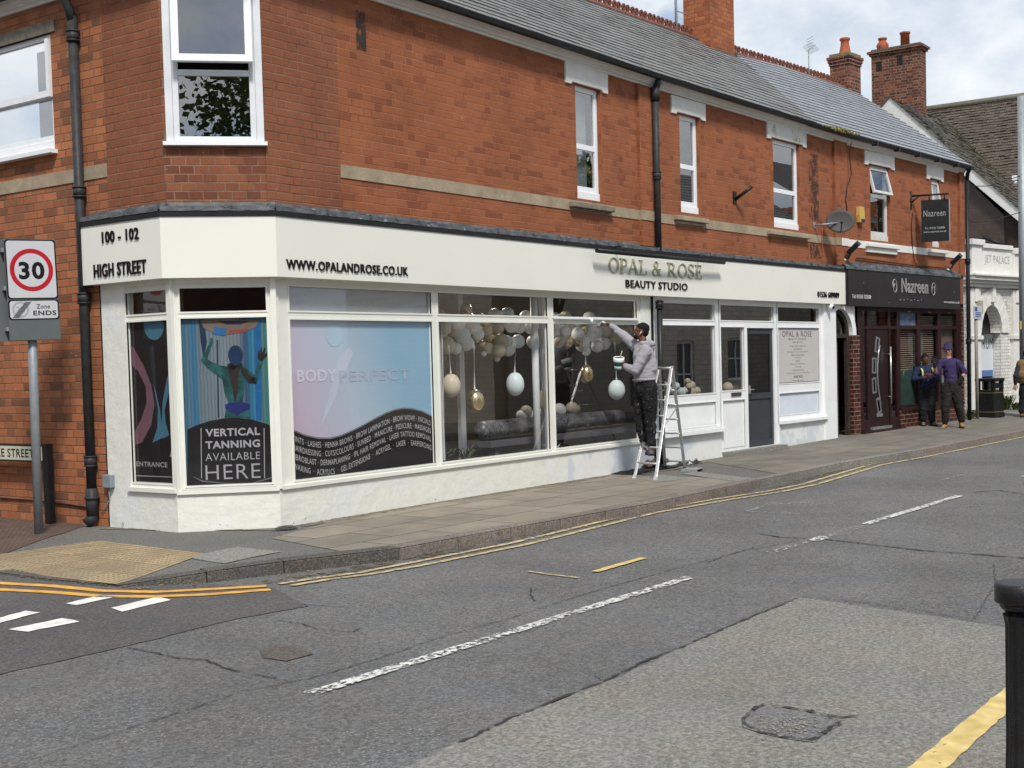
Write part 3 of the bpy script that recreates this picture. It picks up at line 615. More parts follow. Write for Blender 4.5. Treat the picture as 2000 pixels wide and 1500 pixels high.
# upper windows: (frame, px rect of the frame, px rect of the lintel, sill)
UW = [(FA, (1117, 170, 1171, 395), (1104, 128, 1187, 184), (1117, 393, 1194, 418), 0), (FB, (1321, 228, 1363.5, 420), (1311, 188, 1378, 237), (1321, 420, 1378, 443), 1),
      (FB, (1504, 275, 1559, 451), (1498, 240, 1575, 289), (1503, 449, 1578, 470), 2), (FC, (1694, 320, 1734, 473), (1689, 294, 1747, 333), (1694, 474, 1753, 498), 3),
      (FC, (1815, 350, 1833, 484), (1810, 325, 1843, 356), (1815, 486, 1847, 501), 4)]
holes = {FA: [], FB: [], FC: []}; WIN = []
for fr, r1, r2, r3, k in UW:
    a, b, zb, zt = fr.rect(*r1, off=-.05); zt = fr.rect(*r2, off=.02)[2]+.03; holes[fr].append((a, b, zb, zt)); WIN.append((fr, a, b, zb, zt, fr.rect(*r2, off=.02), fr.rect(*r3, off=.05), k))
# brick walls
ZB = 2.72
mb = MB(); mb.wall(9.47, 17.33, ZB, ZT, [h for h in holes[FA]]); mb.build('brick_wall', M_BRICK, T, FA.M)
mb = MB(); mb.wall(0, LB, ZB, ZT, holes[FB]); mb.build('brick_wall', M_BRICK, T, FB.M)
mb = MB(); mb.wall(0, LC, ZB, ZT, holes[FC]); mb.build('brick_wall', M_BRICK, T, FC.M)
mb = MB(); mb.quad((9.47, -.002, 3.2), (10.57, -.002, 3.2), (10.57, -.002, 5.80), (9.47, -.002, 5.80)); mb.build('rebuilt_brickwork', M_BRICKP, T, FA.M, label='duller rebuilt brick panel beside the corner')
# side street wall with its window, and the corner panel
LW = FL.rect(-60, 104, 113.5, 293, off=-.04); la, lb = -3.15, LW[1]
LWz = (LW[2]+.0, FL.on(101, 66, -.04)[1])
sLc = FL.on(160, 500, .13)[0]+.10
mb = MB(); mb.wall(-22, sLc, -.2, ZT, [(la, lb, LWz[0], LWz[1])]); mb.wall(sLc, 0, 2.72, ZT); mb.build('side_brick_wall', M_BRICKL, T, FL.M)
mb = MB(); mb.quad((-.93, -.002, 3.2), (0, -.002, 3.2), (0, -.002, 5.72), (-.93, -.002, 5.72)); mb.build('rebuilt_brickwork', M_BRICKP, T, FL.M)
sw = FS.rect(322, 3, 518, 286, off=.0); S0 = -1.043
mb = MB(); mb.wall(S0, 0, 3.0, ZT, [(S0+.03, -.03, sw[2], 5.62)], reveal=.16); mb.build('corner_brick_wall', brick('brick_corner', [(.19, .068, .036), (.235, .085, .043), (.25, .093, .047), (.155, .055, .032)], (.26, .15, .10), joint=.012, bond='stretcher', period=.29), T, FS.M)
# stone band
bandz = (3.742, 3.886)
for fr, a, b, m in [(FL, -22, -.93, M_STONE), (FA, 10.57, 17.33, M_STONE), (FB, 0, LB, M_STONE), (FC, 0, LC, M_STONEW)]:
    mb = MB(); x = a; cuts = []
    while x < b:
        L_ = random.uniform(.55, .95); mb.box(x, min(b, x+L_-.004), -.012, .05, *bandz); x += L_
    mb.build('stone_band', m, T, fr.M)
# brick pilasters at the party walls
def pil(fr, x0, x1, z1=5.74, z0=3.36): bx(fr, 'brick_pilaster', M_BRICK, [(x0, x1, 0, .055, z0, bandz[0]), (x0, x1, 0, .055, bandz[1], z1)]); bx(fr, 'stone_band', M_STONE if fr != FC else M_STONEW, [(x0, x1, 0, .068, *bandz)])
s1247 = FA.on(1250, 300, .055)[0]; pil(FA, s1247, 17.325); s1630 = FB.on(1631, 350, .055)[0]; pil(FB, s1630, LB-.003); pil(FC, .003, .3); s1873 = FC.on(1875, 400, .055)[0]; pil(FC, s1873, LC)
# cornice, gutter, white mouldings under the eaves
DZ = [-.08, -.06, .0, -.03, -.085, -.135]
CP = [(0, 5.79), (.035, 5.79), (.04, 5.815), (.075, 5.822), (.085, 5.85), (.12, 5.862), (.15, 5.90), (.155, 5.925), (0, 5.925)]
sweep(MB(), PATH, CP, dz=DZ).build('cornice', M_CORN, T)
def gut(path, dz, name='gutter', m=M_BLACK, z=0):
    G = [(.158, 5.925), (.17, 5.885), (.205, 5.868), (.245, 5.882), (.262, 5.935), (.25, 5.935), (.235, 5.90), (.19, 5.895), (.168, 5.925)]
    return sweep(MB(), path, [(a, b+z) for a, b in G], dz=dz).build(name, m, T)
gm = FB.on(1590, 245, .3)[0]; GM = FB.at(gm, 0, 0)
gz = -.03-.055*gm/LB
gut(PATH[:4]+[tuple(GM[:2])], DZ[:4]+[gz]); gut([tuple(GM[:2]), tuple(P2[:2]), tuple((P3+FC.d*.06)[:2])], [gz, DZ[4], DZ[5]], z=-.01)
for s_ in [1.2, 2.2, 3.2, 4.2, 5.2, 5.95]: zz = -.085-.05*s_/LC-.01; MB().box(s_-.03, s_+.03, -.268, -.15, 5.858+zz, 5.945+zz).build('gutter_bracket', M_BLACK, T, FC.M)
# building shell: back, floors, so rooms are dark
mb = MB(); HB = Y0+6.4
mb.add([(8.76, 30, -.2), (8.76, 30, 6), (15, 30, 6), (15, 30, -.2)], [(0, 1, 2, 3)]); mb.add([(15, 30, -.2), (15, 30, 6), (15, HB, 6), (15, HB, -.2)], [(0, 1, 2, 3)]); mb.add([(15, HB, -.2), (15, HB, 6), (31, HB-1, 6), (31, HB-1, -.2)], [(0, 1, 2, 3)])
mb.add([(P3.x, P3.y, -.2), (P3.x, P3.y, 5.9), (31, HB-1, 5.9), (31, HB-1, -.2)], [(0, 1, 2, 3)]); mb.build('rear_wall', M_BRICKD, T)
# roofs
E_OUT, EZ, RB, RZ = .24, 5.94, 3.0, 8.2
def slate(name, col, row=.19, wd=.28, gap=(.02, .02, .022), lich=None):
    m, t, b = newmat(name); uv = N(t, 'ShaderNodeUVMap')
    br = N(t, 'ShaderNodeTexBrick', offset=.5, i_Scale=1.0); br.inputs['Color1'].default_value = (0, 0, 0, 1); br.inputs['Color2'].default_value = (1, 1, 1, 1); br.inputs['Mortar'].default_value = (.4, .4, .4, 1)
    br.inputs['Mortar Size'].default_value = .004; br.inputs['Brick Width'].default_value = wd; br.inputs['Row Height'].default_value = row
    t.links.new(uv.outputs[0], br.inputs['Vector']); rp = ramp(t, [(0, tuple(x*.86 for x in col)), (1, tuple(x*1.12 for x in col))], br.outputs['Color'])
    sp = N(t, 'ShaderNodeSeparateXYZ'); t.links.new(uv.outputs[0], sp.inputs[0]); fv = math_(t, 'FRACT', math_(t, 'DIVIDE', sp.outputs[1], row))
    n_ = N(t, 'ShaderNodeTexNoise', i_Scale=9.0, i_Detail=8.0, i_Roughness=.7); t.links.new(uv.outputs[0], n_.inputs['Vector']); rn = ramp(t, [(.3, .8), (.7, 1.18)], n_.outputs['Fac'])
    m1 = N(t, 'ShaderNodeMix', data_type='RGBA', blend_type='MULTIPLY', i_0=1.); t.links.new(rp.outputs[0], m1.inputs[6]); t.links.new(rn.outputs[0], m1.inputs[7]); last = m1.outputs[2]
    if lich:
        n2_ = N(t, 'ShaderNodeTexNoise', i_Scale=14.0, i_Detail=6.0); t.links.new(uv.outputs[0], n2_.inputs['Vector']); r2_ = ramp(t, [(.6, 0), (.68, 1)], n2_.outputs['Fac'])
        m2 = N(t, 'ShaderNodeMix', data_type='RGBA'); m2.inputs[7].default_value = rgb(lich); t.links.new(r2_.outputs[0], m2.inputs[0]); t.links.new(last, m2.inputs[6]); last = m2.outputs[2]
    m3 = N(t, 'ShaderNodeMix', data_type='RGBA'); m3.inputs[7].default_value = rgb(gap); t.links.new(br.outputs['Fac'], m3.inputs[0]); t.links.new(last, m3.inputs[6]); last = m3.outputs[2]
    t.links.new(last, b.inputs['Base Color']); b.inputs['Roughness'].default_value = .55
    bp = N(t, 'ShaderNodeBump', i_Strength=.4, i_Distance=.01); t.links.new(math_(t, 'ADD', n_.outputs['Fac'], br.outputs['Color']), bp.inputs['Height']); t.links.new(bp.outputs[0], b.inputs['Normal'])
    return m
M_SLATE = slate('old_slate', (.175, .176, .168), lich=(.25, .252, .235)); M_SLATEN = slate('new_slate', (.26, .275, .30))
M_TILE = slate('brown_clay_tiles', (.095, .074, .056), .12, .17, (.02, .015, .012), lich=(.17, .145, .11)); M_TILEMOSS = slate('mossy_tiles', (.10, .09, .065), .12, .17, (.03, .028, .02), lich=(.16, .15, .08))
def courses(name, e0, e1, q1, q0, m, row=.19, step=.014, par=None, ragged=0., wd=.28):
    """roof slope e0-e1 (eave) to q0-q1 (top), laid as overlapping courses each a real step above the last"""
    e0, e1, q1, q0 = map(Vector, (e0, e1, q1, q0)); U = (e1-e0).normalized(); nrm = U.cross(q0-e0).normalized(); nrm = nrm if nrm.z > 0 else -nrm; Vd = nrm.cross(U); Vd = Vd if Vd.z > 0 else -Vd
    H = (q0-e0).dot(Vd); n = max(1, int(H/row)); mb = MB(); uvs = []
    for i in range(n):
        t0, t1 = i/n, (i+1)/n; a, b, c, d = e0.lerp(q0, t0), e1.lerp(q1, t0), e1.lerp(q1, t1), e0.lerp(q0, t1)
        k = 1
        if ragged: k = max(1, int((b-a).length/wd))
        for j in range(k):
            f0, f1 = j/k, (j+1)/k; lift = step+(random.random()**3)*ragged; dn = random.random()**4*ragged*1.2
            A = a.lerp(b, f0)+nrm*lift-Vd*dn; B = a.lerp(b, f1)+nrm*lift-Vd*dn; Cc = d.lerp(c, f1); D = d.lerp(c, f0); A0_ = a.lerp(b, f0)-Vd*dn; B0_ = a.lerp(b, f1)-Vd*dn
            mb.add([A, B, Cc, D, A0_-nrm*.01, B0_-nrm*.01], [(0, 1, 2, 3), (4, 5, 1, 0)])
            for P, v_ in ((A, t0), (B, t0), (Cc, t1), (D, t1), (A0_, t0), (B0_, t0)): uvs.append(((P-e0).dot(U), v_*n*row+(0.004 if v_ == t0 else -.004)))
    o = mb.build(name, m, par or T); uv = o.data.uv_layers[0].data
    for li, lp in enumerate(o.data.loops): uv[li].uv = uvs[lp.vertex_index]
    return o
def rp_(fr, s, back, z): return fr.at(s, -back, z)
def fline(x, back): # helper: plan point at distance back behind the facade line near px
    return x
bs, bt = FB.on(1600, 240, .3)[0], FB.on(1432, 108, -RB)[0]
EA0, EA1, EB1 = FA.at(8.9, E_OUT, EZ), FA.at(17.33, E_OUT, EZ-.03), FB.at(bs, E_OUT, EZ+gz)
k1 = FA.at(17.33, -RB, RZ); RBt = FB.at(bt, -RB, RZ)
courses('old_slate_roof', EA0, EA1, k1, FA.at(8.9+RB+.3, -RB, RZ), M_SLATE, ragged=.008)
courses('old_slate_roof', EA1, EB1, RBt, k1, M_SLATE, ragged=.008)
ce, ct = LC+.02, FC.on(1662, 187, -RB)[0]
EC0, EC1 = FC.at(0, E_OUT, EZ-.085), FC.at(ce, E_OUT, EZ-.135)
kc = FC.at(max(.5, ct-3.4), -RB, RZ-.03); RCt = FC.at(ct, -RB, RZ-.06)
RBt2 = RBt-Vector((0, 0, .03))
courses('new_slate_roof', EB1-Vector((0, 0, .01)), EC0, kc, RBt2, M_SLATEN, .2, step=.02); courses('new_slate_roof', EC0, EC1, RCt, kc, M_SLATEN, .2, step=.02)
# side street slope and rear slopes close the roof
courses('side_slate_roof', FL.at(-18, E_OUT, EZ-.08), Vector((8.9, EA0.y, EZ)), FA.at(8.9+RB+.3, -RB, RZ), Vector((8.9+RB+.3, LY+18, RZ)), M_SLATE)
mb = MB(); Bk = 6.2
mb.add([FA.at(12.2, -RB, RZ), k1, RBt, RCt, Vector((RCt.x+.5, RCt.y+3.2, 5.9)), Vector((12.2, Y0+6.4, 5.9))], [(0, 1, 2, 3, 4, 5)]); mb.build('rear_roof', M_SLATE, T)
mb = MB(); mb.add([EC1-Vector((0, 0, .05)), RCt-Vector((0, 0, .05)), Vector((RCt.x+.5, RCt.y+3.2, 5.9)), Vector((31, HB-1, 5.9)), P3+Vector((0, 0, 5.9))], [(0, 1, 2, 3, 4)]); mb.build('verge', M_STONEW, T)
# ridge tiles with pierced crests
def ridge(a, b, name='ridge_tiles'):
    mb = MB(); d = (b-a); L_ = d.length; d.normalize(); n = Vector((-d.y, d.x, 0)).normalized(); k = int(L_/.30)
    for i in range(k):
        p = a+d*(i*L_/k); q = p+d*(L_/k-.012); h = Vector((0, 0, 1))
        for sg in (1, -1): mb.add([p+h*.05, q+h*.05, q+n*sg*.14-h*.07, p+n*sg*.14-h*.07], [(0, 1, 2, 3) if sg > 0 else (3, 2, 1, 0)])
        for j in (0, 1):   # two rounded lobes, each pierced
            c = p+d*(L_/k*(.27+.46*j)); ri, ro = .026, .062; vs = []
            for s_ in (-.016, .016):
                for r_ in (ri, ro):
                    for t_ in range(10): an = 2*math.pi*t_/10; vs.append(c+n*s_+d*(r_*math.cos(an))+h*(.105+r_*1.15*math.sin(an)))
            mb.add(vs, [(10+t_, 10+(t_+1) % 10, (t_+1) % 10, t_) for t_ in range(10)]+[(20+t_, 20+(t_+1) % 10, 30+(t_+1) % 10, 30+t_) for t_ in range(10)]+[(10+t_, 30+t_, 30+(t_+1) % 10, 10+(t_+1) % 10) for t_ in range(10)]+[(t_, (t_+1) % 10, 20+(t_+1) % 10, 20+t_) for t_ in range(10)])
    return mb.build(name, mat('ridge_terracotta', (.17, .065, .045), .8, var=.35, scale=12, dirt=((.06, .05, .04), .55, 8)), T)
ridge(FA.at(12.4, -RB, RZ), k1); ridge(k1, RBt); ridge(RBt2, RCt)
# chimneys of the terrace
def stack(parent, name, M, w_, d_, z0, z1, m, capm, steps=3, top=.07, over=.05, pots=(), potm=M_TERRA):
    mb = MB(); mb.box(-w_/2, w_/2, -d_/2, d_/2, z0, z1-top*steps*1.0)
    for k in range(steps):
        e = over*(k+1)/steps*1.2; mb.box(-w_/2-e, w_/2+e, -d_/2-e, d_/2+e, z1-top*(steps-k)+.001*k, z1-top*(steps-k-1))
    ch = mb.build(name, m, parent, M)
    mb = MB(); mb.box(-w_/2-.01, w_/2+.01, -d_/2-.01, d_/2+.01, z1+.001, z1+.07); mb.build('chimney_cap', capm, ch, M)
    for x, y, prof in pots: MB().lathe(prof, 20, (x, y, z1+.05)).build('chimney_pot', potm, ch, M)
    return ch
c1a, c1b = FB.on(1330, 60, -2.3)[0], FB.on(1425, 60, -2.3)[0]
c1s = FB.on(1385, 60, -2.9)[0]
Mc = Matrix.Translation(FB.at(c1s, -2.9, 0)) @ Matrix.Rotation(FB.a, 4, 'Z')
M_MOSSY = mat('mossy_mortar', (.20, .18, .08), .9, var=.4, scale=9, bump=.6, bscale=30)
stack(T, 'chimney', Mc, 1.0, .62, 6.9, 9.75, M_BRICKO, M_MOSSY, steps=3)
bx(Frame(FB.at(c1s, -2.9, 0), FB.a), 'lead_flashing', M_LEAD, [(.50, .53, -.33, .36, 7.5, 7.98), (-.3, .52, .31, .34, 7.7, 7.92)])
c2 = FC.on(1640, 150, -RB+.0)
Mc2 = Matrix.Translation(FC.at(ct-.18, -RB-.05, 0)) @ Matrix.Rotation(FC.a, 4, 'Z')
z2 = FC.on(1640, 108, -RB)[1]
POT1 = [(.15, 0), (.155, .03), (.145, .06), (.10, .28), (.10, .36), (.125, .38), (.125, .42), (.11, .43), (.09, .44)]
stack(T, 'chimney', Mc2, .62, .5, 7.0, z2, M_BRICKD, M_MOSSY, steps=3, pots=[(0, 0, POT1)])
# ------------------------------------------------------------- downpipes
def pipe(mb, p0, p1, r=.05, collars=()):
    mb.cyl(p0, p1, r, seg=16)
    for t in collars:
        c = Vector(p0).lerp(Vector(p1), t); a = (Vector(p1)-Vector(p0)).normalized()
        mb.cyl(c-a*.05, c+a*.05, r+.014, seg=16); mb.cyl(c-a*.058, c-a*.042, r+.022, seg=16); mb.cyl(c+a*.042, c+a*.058, r+.022, seg=16)
sl_ = FL.on(160, 500, .07)[0]; mb = MB(); pipe(mb, (sl_, -.07, .3), (sl_, -.07, 5.48), .052, (.08, .42, .64, .96)); mb.tube([(sl_, -.07, 5.42), (sl_, -.10, 5.55), (sl_, -.20, 5.72), (sl_, -.21, 5.83)], .05, 12)
mb.cyl((sl_, -.07, .12), (sl_, -.07, .42), .066, seg=16); mb.cyl((sl_, -.07, .30), (sl_, -.07, .33), .08, seg=16); mb.tube([(sl_, -.07, .2), (sl_, -.075, .09), (sl_-.02, -.14, .04)], .062, 14); mb.build('downpipe', M_PIPE, T, FL.M)
sa = FA.on(1268, 300, .09)[0]; mb = MB(); pipe(mb, (17.33, -.12, .05), (17.33, -.12, 2.55), .045, (.5, .97)); mb.build('downpipe', M_BLACK, T, FA.M)
mb = MB(); pipe(mb, (17.36, -.11, 3.3), (17.36, -.11, 5.7), .05, (.47,)); mb.cyl((17.36, -.11, 5.55), (17.36, -.11, 5.75), .07, seg=14); mb.tube([(17.36, -.11, 5.72), (17.36, -.15, 5.78), (17.36, -.2, 5.86)], .05, 10); mb.build('downpipe', M_PIPE, T, FA.M)
sp_ = LC+.03; mb = MB(); pipe(mb, (sp_, -.10, .05), (sp_, -.10, 5.55), .045, (.33, .66)); mb.tube([(sp_, -.10, 5.5), (sp_-.02, -.13, 5.65), (sp_-.08, -.18, 5.70), (sp_-.10, -.2, 5.76)], .045, 10); mb.build('downpipe', M_BLACK, T, FC.M)
# ------------------------------------------------------------- upper windows
M_BLIND = mat('grey_blind', (.35, .36, .37), .7, var=.1, stretch=(1, 1, 30), scale=3)
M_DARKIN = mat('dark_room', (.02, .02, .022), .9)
def upvc(fr, a, b, zb, zt, trans, y=.06, t=.076, glassm=M_GLASSU, tilt=0., m=M_UPVC, room=True, blind=False, name='window', sillbar=.11):
    mb = MB(); mb.box(a, b, y-.02, y+.05, zb, zb+sillbar); f = mb.frame(a, b, zb+sillbar, zt, t, y, y+.06, bars_z=[trans] if trans else ())
    W = mb.build(name, m, T, fr.M, bevel=.004)
    lo = zb+sillbar+t; hi = zt-t; g = t*.5
    def pane(z0, z1, tl=0.):
        M2 = fr.M if not tl else fr.M @ Matrix.Translation((0, y+.02, z1)) @ Matrix.Rotation(tl, 4, 'X') @ Matrix.Translation((0, -y-.02, -z1))
        if tl:
            mb = MB(); mb.frame(a+.02, b-.02, z0-.03, z1+.02, .055, y-.03, y+.02); mb.build('open_sash', m, W, M2, bevel=.004)
        mb = MB(); mb.quad((a+t-.005, y+(.02 if not tl else -.005), z0), (b-t+.005, y+(.02 if not tl else -.005), z0), (b-t+.005, y+(.02 if not tl else -.005), z1), (a+t-.005, y+(.02 if not tl else -.005), z1)); mb.build('pane', glassm, W, M2)
    mb2 = MB()
    if trans:
        pane(lo, trans-g); pane(trans+g, hi, tilt)
    else: pane(lo, hi)
    if blind: bx(fr, 'blind', M_BLIND, [(a+t, b-t, -y-.16, -y-.15, lo, zt-t)], par=W)
    else:
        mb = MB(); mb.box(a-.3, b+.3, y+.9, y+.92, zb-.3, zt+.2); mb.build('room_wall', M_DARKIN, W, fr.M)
    return W
M_PATCHY = mat('flaking_lintel_paint', (.68, .68, .64), .7, var=.06, dirt=((.40, .33, .20), .52, 2.2), bump=.4)
for fr, a, b, zb, zt, lt, sl, k in WIN:
    tr = {0: fr.on(1145, 288, -.05)[1], 1: fr.on(1342, 326, -.05)[1], 2: fr.on(1530, 374, -.05)[1], 3: fr.on(1712, 383, -.05)[1], 4: fr.on(1822, 418, -.05)[1]}[k]
    W = upvc(fr, a, b, zb, zt, tr, tilt=R(-14) if k == 3 else R(-9) if k == 4 else 0, blind=(k == 0), m=M_UPVC if k < 3 else mat('old_white_sash', (.6, .6, .57), .5, var=.15, scale=8, dirt=((.3, .27, .2), .66, 9)))
    la_, lb_, lz0, lz1 = lt; mid = (lz0+.0)
    mb = MB(); n_ = .13; z0 = zt-.03; z1 = 5.785-(0 if fr is FA else .045 if fr is FB else .10)
    mb.prism([(la_, z0), (la_+n_, z0), (la_+n_*1.3, z0+.035), (lb_-n_*1.3, z0+.035), (lb_-n_, z0), (lb_, z0), (lb_, z1), (la_, z1)], -.03, .1)
    mb.build('lintel', M_PATCHY if k == 2 else M_STONEW, W, fr.M, bevel=.006)
    sa_, sb_, sz0, sz1 = sl
    mb = MB(); mb.prism([(0, 0), (1, 0), (1, 1), (0, 1)], 0, 1) if 0 else None
    mb.box(sa_-.02, sb_+.04, -.10, .10, sz1-.075, sz1); mb.box(sa_+.02, sb_, -.05, .06, sz0, sz1-.076); mb.build('sill', M_SILLST if k < 1 else M_STONEW if k > 2 else M_STONE, W, fr.M, bevel=.01)
# window over the side street
W = upvc(FL, la, lb, LWz[0], LWz[1], FL.on(108, 185, -.04)[1], y=.03, t=.06, glassm=glass(.5, (.9, .93, .95)))
bx(FL, 'open_sash', M_UPVC, [(la+.05, lb-.02, -.02, .03, FL.on(108, 185)[1]-.01, FL.on(108, 185)[1]+.06), (lb-.07, lb-.02, -.02, .03, FL.on(108, 185)[1]+.061, LWz[1]-.06)], par=W)
bx(FL, 'lintel', M_SILLST, [(la-.15, lb+.1, -.05, .02, LWz[1], LWz[1]+.13)], par=W); bx(FL, 'sill', M_UPVC, [(la-.05, lb+.05, -.03, .10, LWz[0]-.045, LWz[0]-.001)], par=W)
# corner window, its white jamb linings and half open top light
za, zc = sw[2], 5.62; ztr = FS.on(420, 142, .0)[1]; aa, bb = S0+.03, -.03
mb = MB(); mb.box(aa, aa+.075, -.02, .05, za+.04, zc); mb.box(bb-.075, bb, -.02, .05, za+.04, zc); mb.box(aa+.001, bb-.001, .02, .10, zc-.06, zc-.001)
mb.frame(aa+.076, bb-.076, za+.04, zc-.062, .06, .0, .06, bars_z=[ztr]); W = mb.build('window', mat('aged_white_plastic', (.66, .69, .72), .4, var=.08, scale=5), T, FS.M, bevel=.004)
bx(FS, 'sill', M_UPVC, [(aa-.03, bb+.03, -.02, .08, za, za+.038)], par=W)
mb = MB(); mb.quad((aa+.13, .03, za+.1), (bb-.13, .03, za+.1), (bb-.13, .03, ztr-.03), (aa+.13, .03, ztr-.03)); mb.build('pane', M_GLASSU, W, FS.M)
TL = FS.M @ Matrix.Translation((0, 0, zc-.08)) @ Matrix.Rotation(R(-7), 4, 'X') @ Matrix.Translation((0, 0, -(zc-.08)))
mb = MB(); mb.frame(aa+.09, bb-.09, ztr+.07, zc-.07, .075, -.06, -.005); mb.build('open_sash', M_UPVC, W, TL, bevel=.005)
mb = MB(); mb.quad((aa+.16, -.03, ztr+.14), (bb-.16, -.03, ztr+.14), (bb-.16, -.03, zc-.14), (aa+.16, -.03, zc-.14)); mb.build('pane', M_GLASSU, W, TL)
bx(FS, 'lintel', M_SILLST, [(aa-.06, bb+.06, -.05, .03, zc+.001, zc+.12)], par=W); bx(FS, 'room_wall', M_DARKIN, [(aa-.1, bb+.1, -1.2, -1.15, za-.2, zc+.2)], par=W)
# vertical soot stain bricks and fixings on the upper wall
M_SOOT = worn('soot_stain', (.03, .022, .02), .44, 7., .12)
mb = MB(); x, z1 = FA.on(702, 22); _, z0 = FA.on(706, 98); mb.quad((x-.07, -.006, z0), (x+.09, -.006, z0), (x+.09, -.006, z1), (x-.07, -.006, z1)); mb.build('soot_stain', M_SOOT, T, FA.M)
mb = MB(); x, z1 = FB.on(1588, 300); _, z0 = FB.on(1590, 430); mb.quad((x-.2, -.006, z0), (x+.2, -.006, z0), (x+.2, -.006, z1), (x-.2, -.006, z1)); mb.quad((x-.2, -.006, 3.45), (x+.2, -.006, 3.45), (x+.2, -.006, 3.73), (x-.2, -.006, 3.73)); mb.build('soot_stain', worn('soot_stain_soft', (.05, .03, .022), .47, 9., .15), T, FB.M)
# ================================================================= WHITE SHOPFRONT
FO = .13
FZ0, FZ1 = FA.on(1100, 568.6, FO)[1], FA.on(1100, 479, FO)[1]
sL = FL.on(160, 500, FO)[0]
FP = [tuple(FL.at(sL, 0, 0)[:2]), (LX, LY), (9.5, Y0), tuple(P1[:2]), tuple(FB.at(LB-.02, 0, 0)[:2])]
sweep(MB(), FP, [(0, FZ0), (FO, FZ0), (FO, FZ1), (0, FZ1)]).build('fascia', M_FASCIA, T)
sweep(MB(), FP, [(0, FZ1+.001), (FO+.012, FZ1+.001), (FO+.012, FZ1+.055), (0, FZ1+.055)]).build('fascia_trim', M_BLACK, T)
# dressed lead flashing, laid in lengths with lapped joints
mb = MB()
def lead(fr, a, b, z0, o0, z1, step=.75):
    mb = MB(); x = a
    while x < b-.05:
        e = min(b, x+step*random.uniform(.8, 1.2)); L_ = .004*random.uniform(0, 2); n = 10
        for i in range(n):
            u0, u1 = x+(e-x)*i/n, x+(e-x)*(i+1)/n; q = []
            for u in (u0, u1):
                wv = .002*math.sin(u*23)+.002*math.sin(u*51+1); q.append([(u, -o0-.012-L_, z0+.0+wv), (u, -o0-L_-.004, z0+.05+wv*.6), (u, -.03-L_, z1-.035+wv*.5), (u, -.008-L_, z1+wv)])
            for k in range(3): mb.quad(q[0][k], q[1][k], q[1][k+1], q[0][k+1])
        mb.box(e-.012, e+.004, -o0-.022, -.012, z0+.02, z0+.058); x = e
    return mb.build('lead_flashing', M_LEAD, T, fr.M)
FT = FZ1+.056; FTT = FT+.10
lead(FL, sL+.02, .05, FT, FO, FTT); lead(FS, S0-.05, .05, FT, FO, FTT); lead(FA, 9.45, 17.33, FT, FO, FTT); lead(FB, 0, LB-.1, FT, FO, FTT-.02)
# end cheeks
bx(FL, 'fascia_trim', M_BLACK, [(sL-.035, sL-.002, 0, FO+.02, FZ0-.02, FT)]); bx(FB, 'fascia_trim', M_BLACK, [(LB-.019, LB+.02, 0, FO+.02, FZ0-.02, FT)])
# lower walls: plinths and piers
Z46 = .462
# opening rects in metres: (a, b, z0, z1)
tz = FA.on(700, 622.5, -.05)[1]; hz = FZ0-.02
HL = (-.735, -.035, .45, 2.56)
mb = MB(); mb.wall(sL+.12, 0, -.25, FZ0+.1, [HL], reveal=.12)
mb.build('plinth', M_PLINTH, T, FL.M)
HS = (S0+.05, -.03, .43, 2.56)
mb = MB(); mb.wall(S0, 0, -.25, FZ0+.1, [HS], reveal=.12); mb.build('plinth', M_PLINTH, T, FS.M)
a1, b1 = FA.on(567, 800, -.02)[0], 16.98
HA = (9.58, 16.98, .435, 2.59)
mb = MB(); mb.wall(9.5, 17.27, -.25, FZ0+.1, [HA], reveal=.12); mb.build('plinth', M_PLINTH, T, FA.M)
bx(FA, 'plinth_repair', M_PLINTHB, [(14.9, 17.268, -.01, .004, -.25, .394)])
bx(FA, 'pier', M_BLACK, [(17.27, 17.40, -.02, -.012, -.2, FZ0)])
mb = MB()
for fr_, a_, b_ in ((FL, sL+.13, 0), (FS, S0, 0), (FA, 9.5, 17.2)): MB().quad((a_, -.006, -.1), (b_, -.006, -.1), (b_, -.006, .07), (a_, -.006, .07)).build('splash_stain', worn('splash_stain', (.38, .36, .30), .60, 9., .08), T, fr_.M)
# small sills and rough lips of the rendered plinth
bx(FL, 'window_ledge', M_FRAME, [(HL[0]-.03, .01, -.02, .035, .405, .448)]); bx(FS, 'window_ledge', M_FRAME, [(S0+.0, -.0, -.02, .03, .39, .43)]); bx(FA, 'window_ledge', M_FRAME, [(9.52, 16.99, -.02, .03, .395, .434)])
# frames
def pframe(fr, name, m, hole, glasses, y0=.02, y1=.09, par=None, rab=.018, gaps=(), gm=None):
    """frame board filling an opening, cut for each pane, with a thin raised bead round each"""
    a, b, c, d = hole; mb = MB(); mb.wall(a, b, c, d, list(glasses)+list(gaps), y=y0, reveal=.05)
    for p, q, r_, s_ in glasses:
        mb.box(p-rab, p, y0-.008, y0+.02, r_-rab, s_+rab); mb.box(q, q+rab, y0-.008, y0+.02, r_-rab, s_+rab); mb.box(p, q, y0-.008, y0+.02, r_-rab, r_); mb.box(p, q, y0-.008, y0+.02, s_, s_+rab)
    f = mb.build(name, m, par or T, fr.M)
    for gi, (p, q, r_, s_) in enumerate(glasses):
        g = MB(); g.quad((p-.01, y0+.035, r_-.01), (q+.01, y0+.035, r_-.01), (q+.01, y0+.035, s_+.01), (p-.01, y0+.035, s_+.01)); g.build('pane', (gm[gi] if gm else M_GLASS), f, fr.M)
    return f
gl1 = FL.rect(249, 562, 328, 615, -.05); gl2 = FL.rect(248, 631, 342, 951, -.05)
gL = [(gl1[0], -.075, 2.27, 2.50), (gl1[0], -.075, .50, 2.19)]
pframe(FL, 'entrance_window', M_FRAME, HL, gL, gm=[M_GLASS, glass(.05)])
gS = [(HS[0]+.05, -.075, 2.27, 2.51), (HS[0]+.05, -.075, .475, 2.20)]
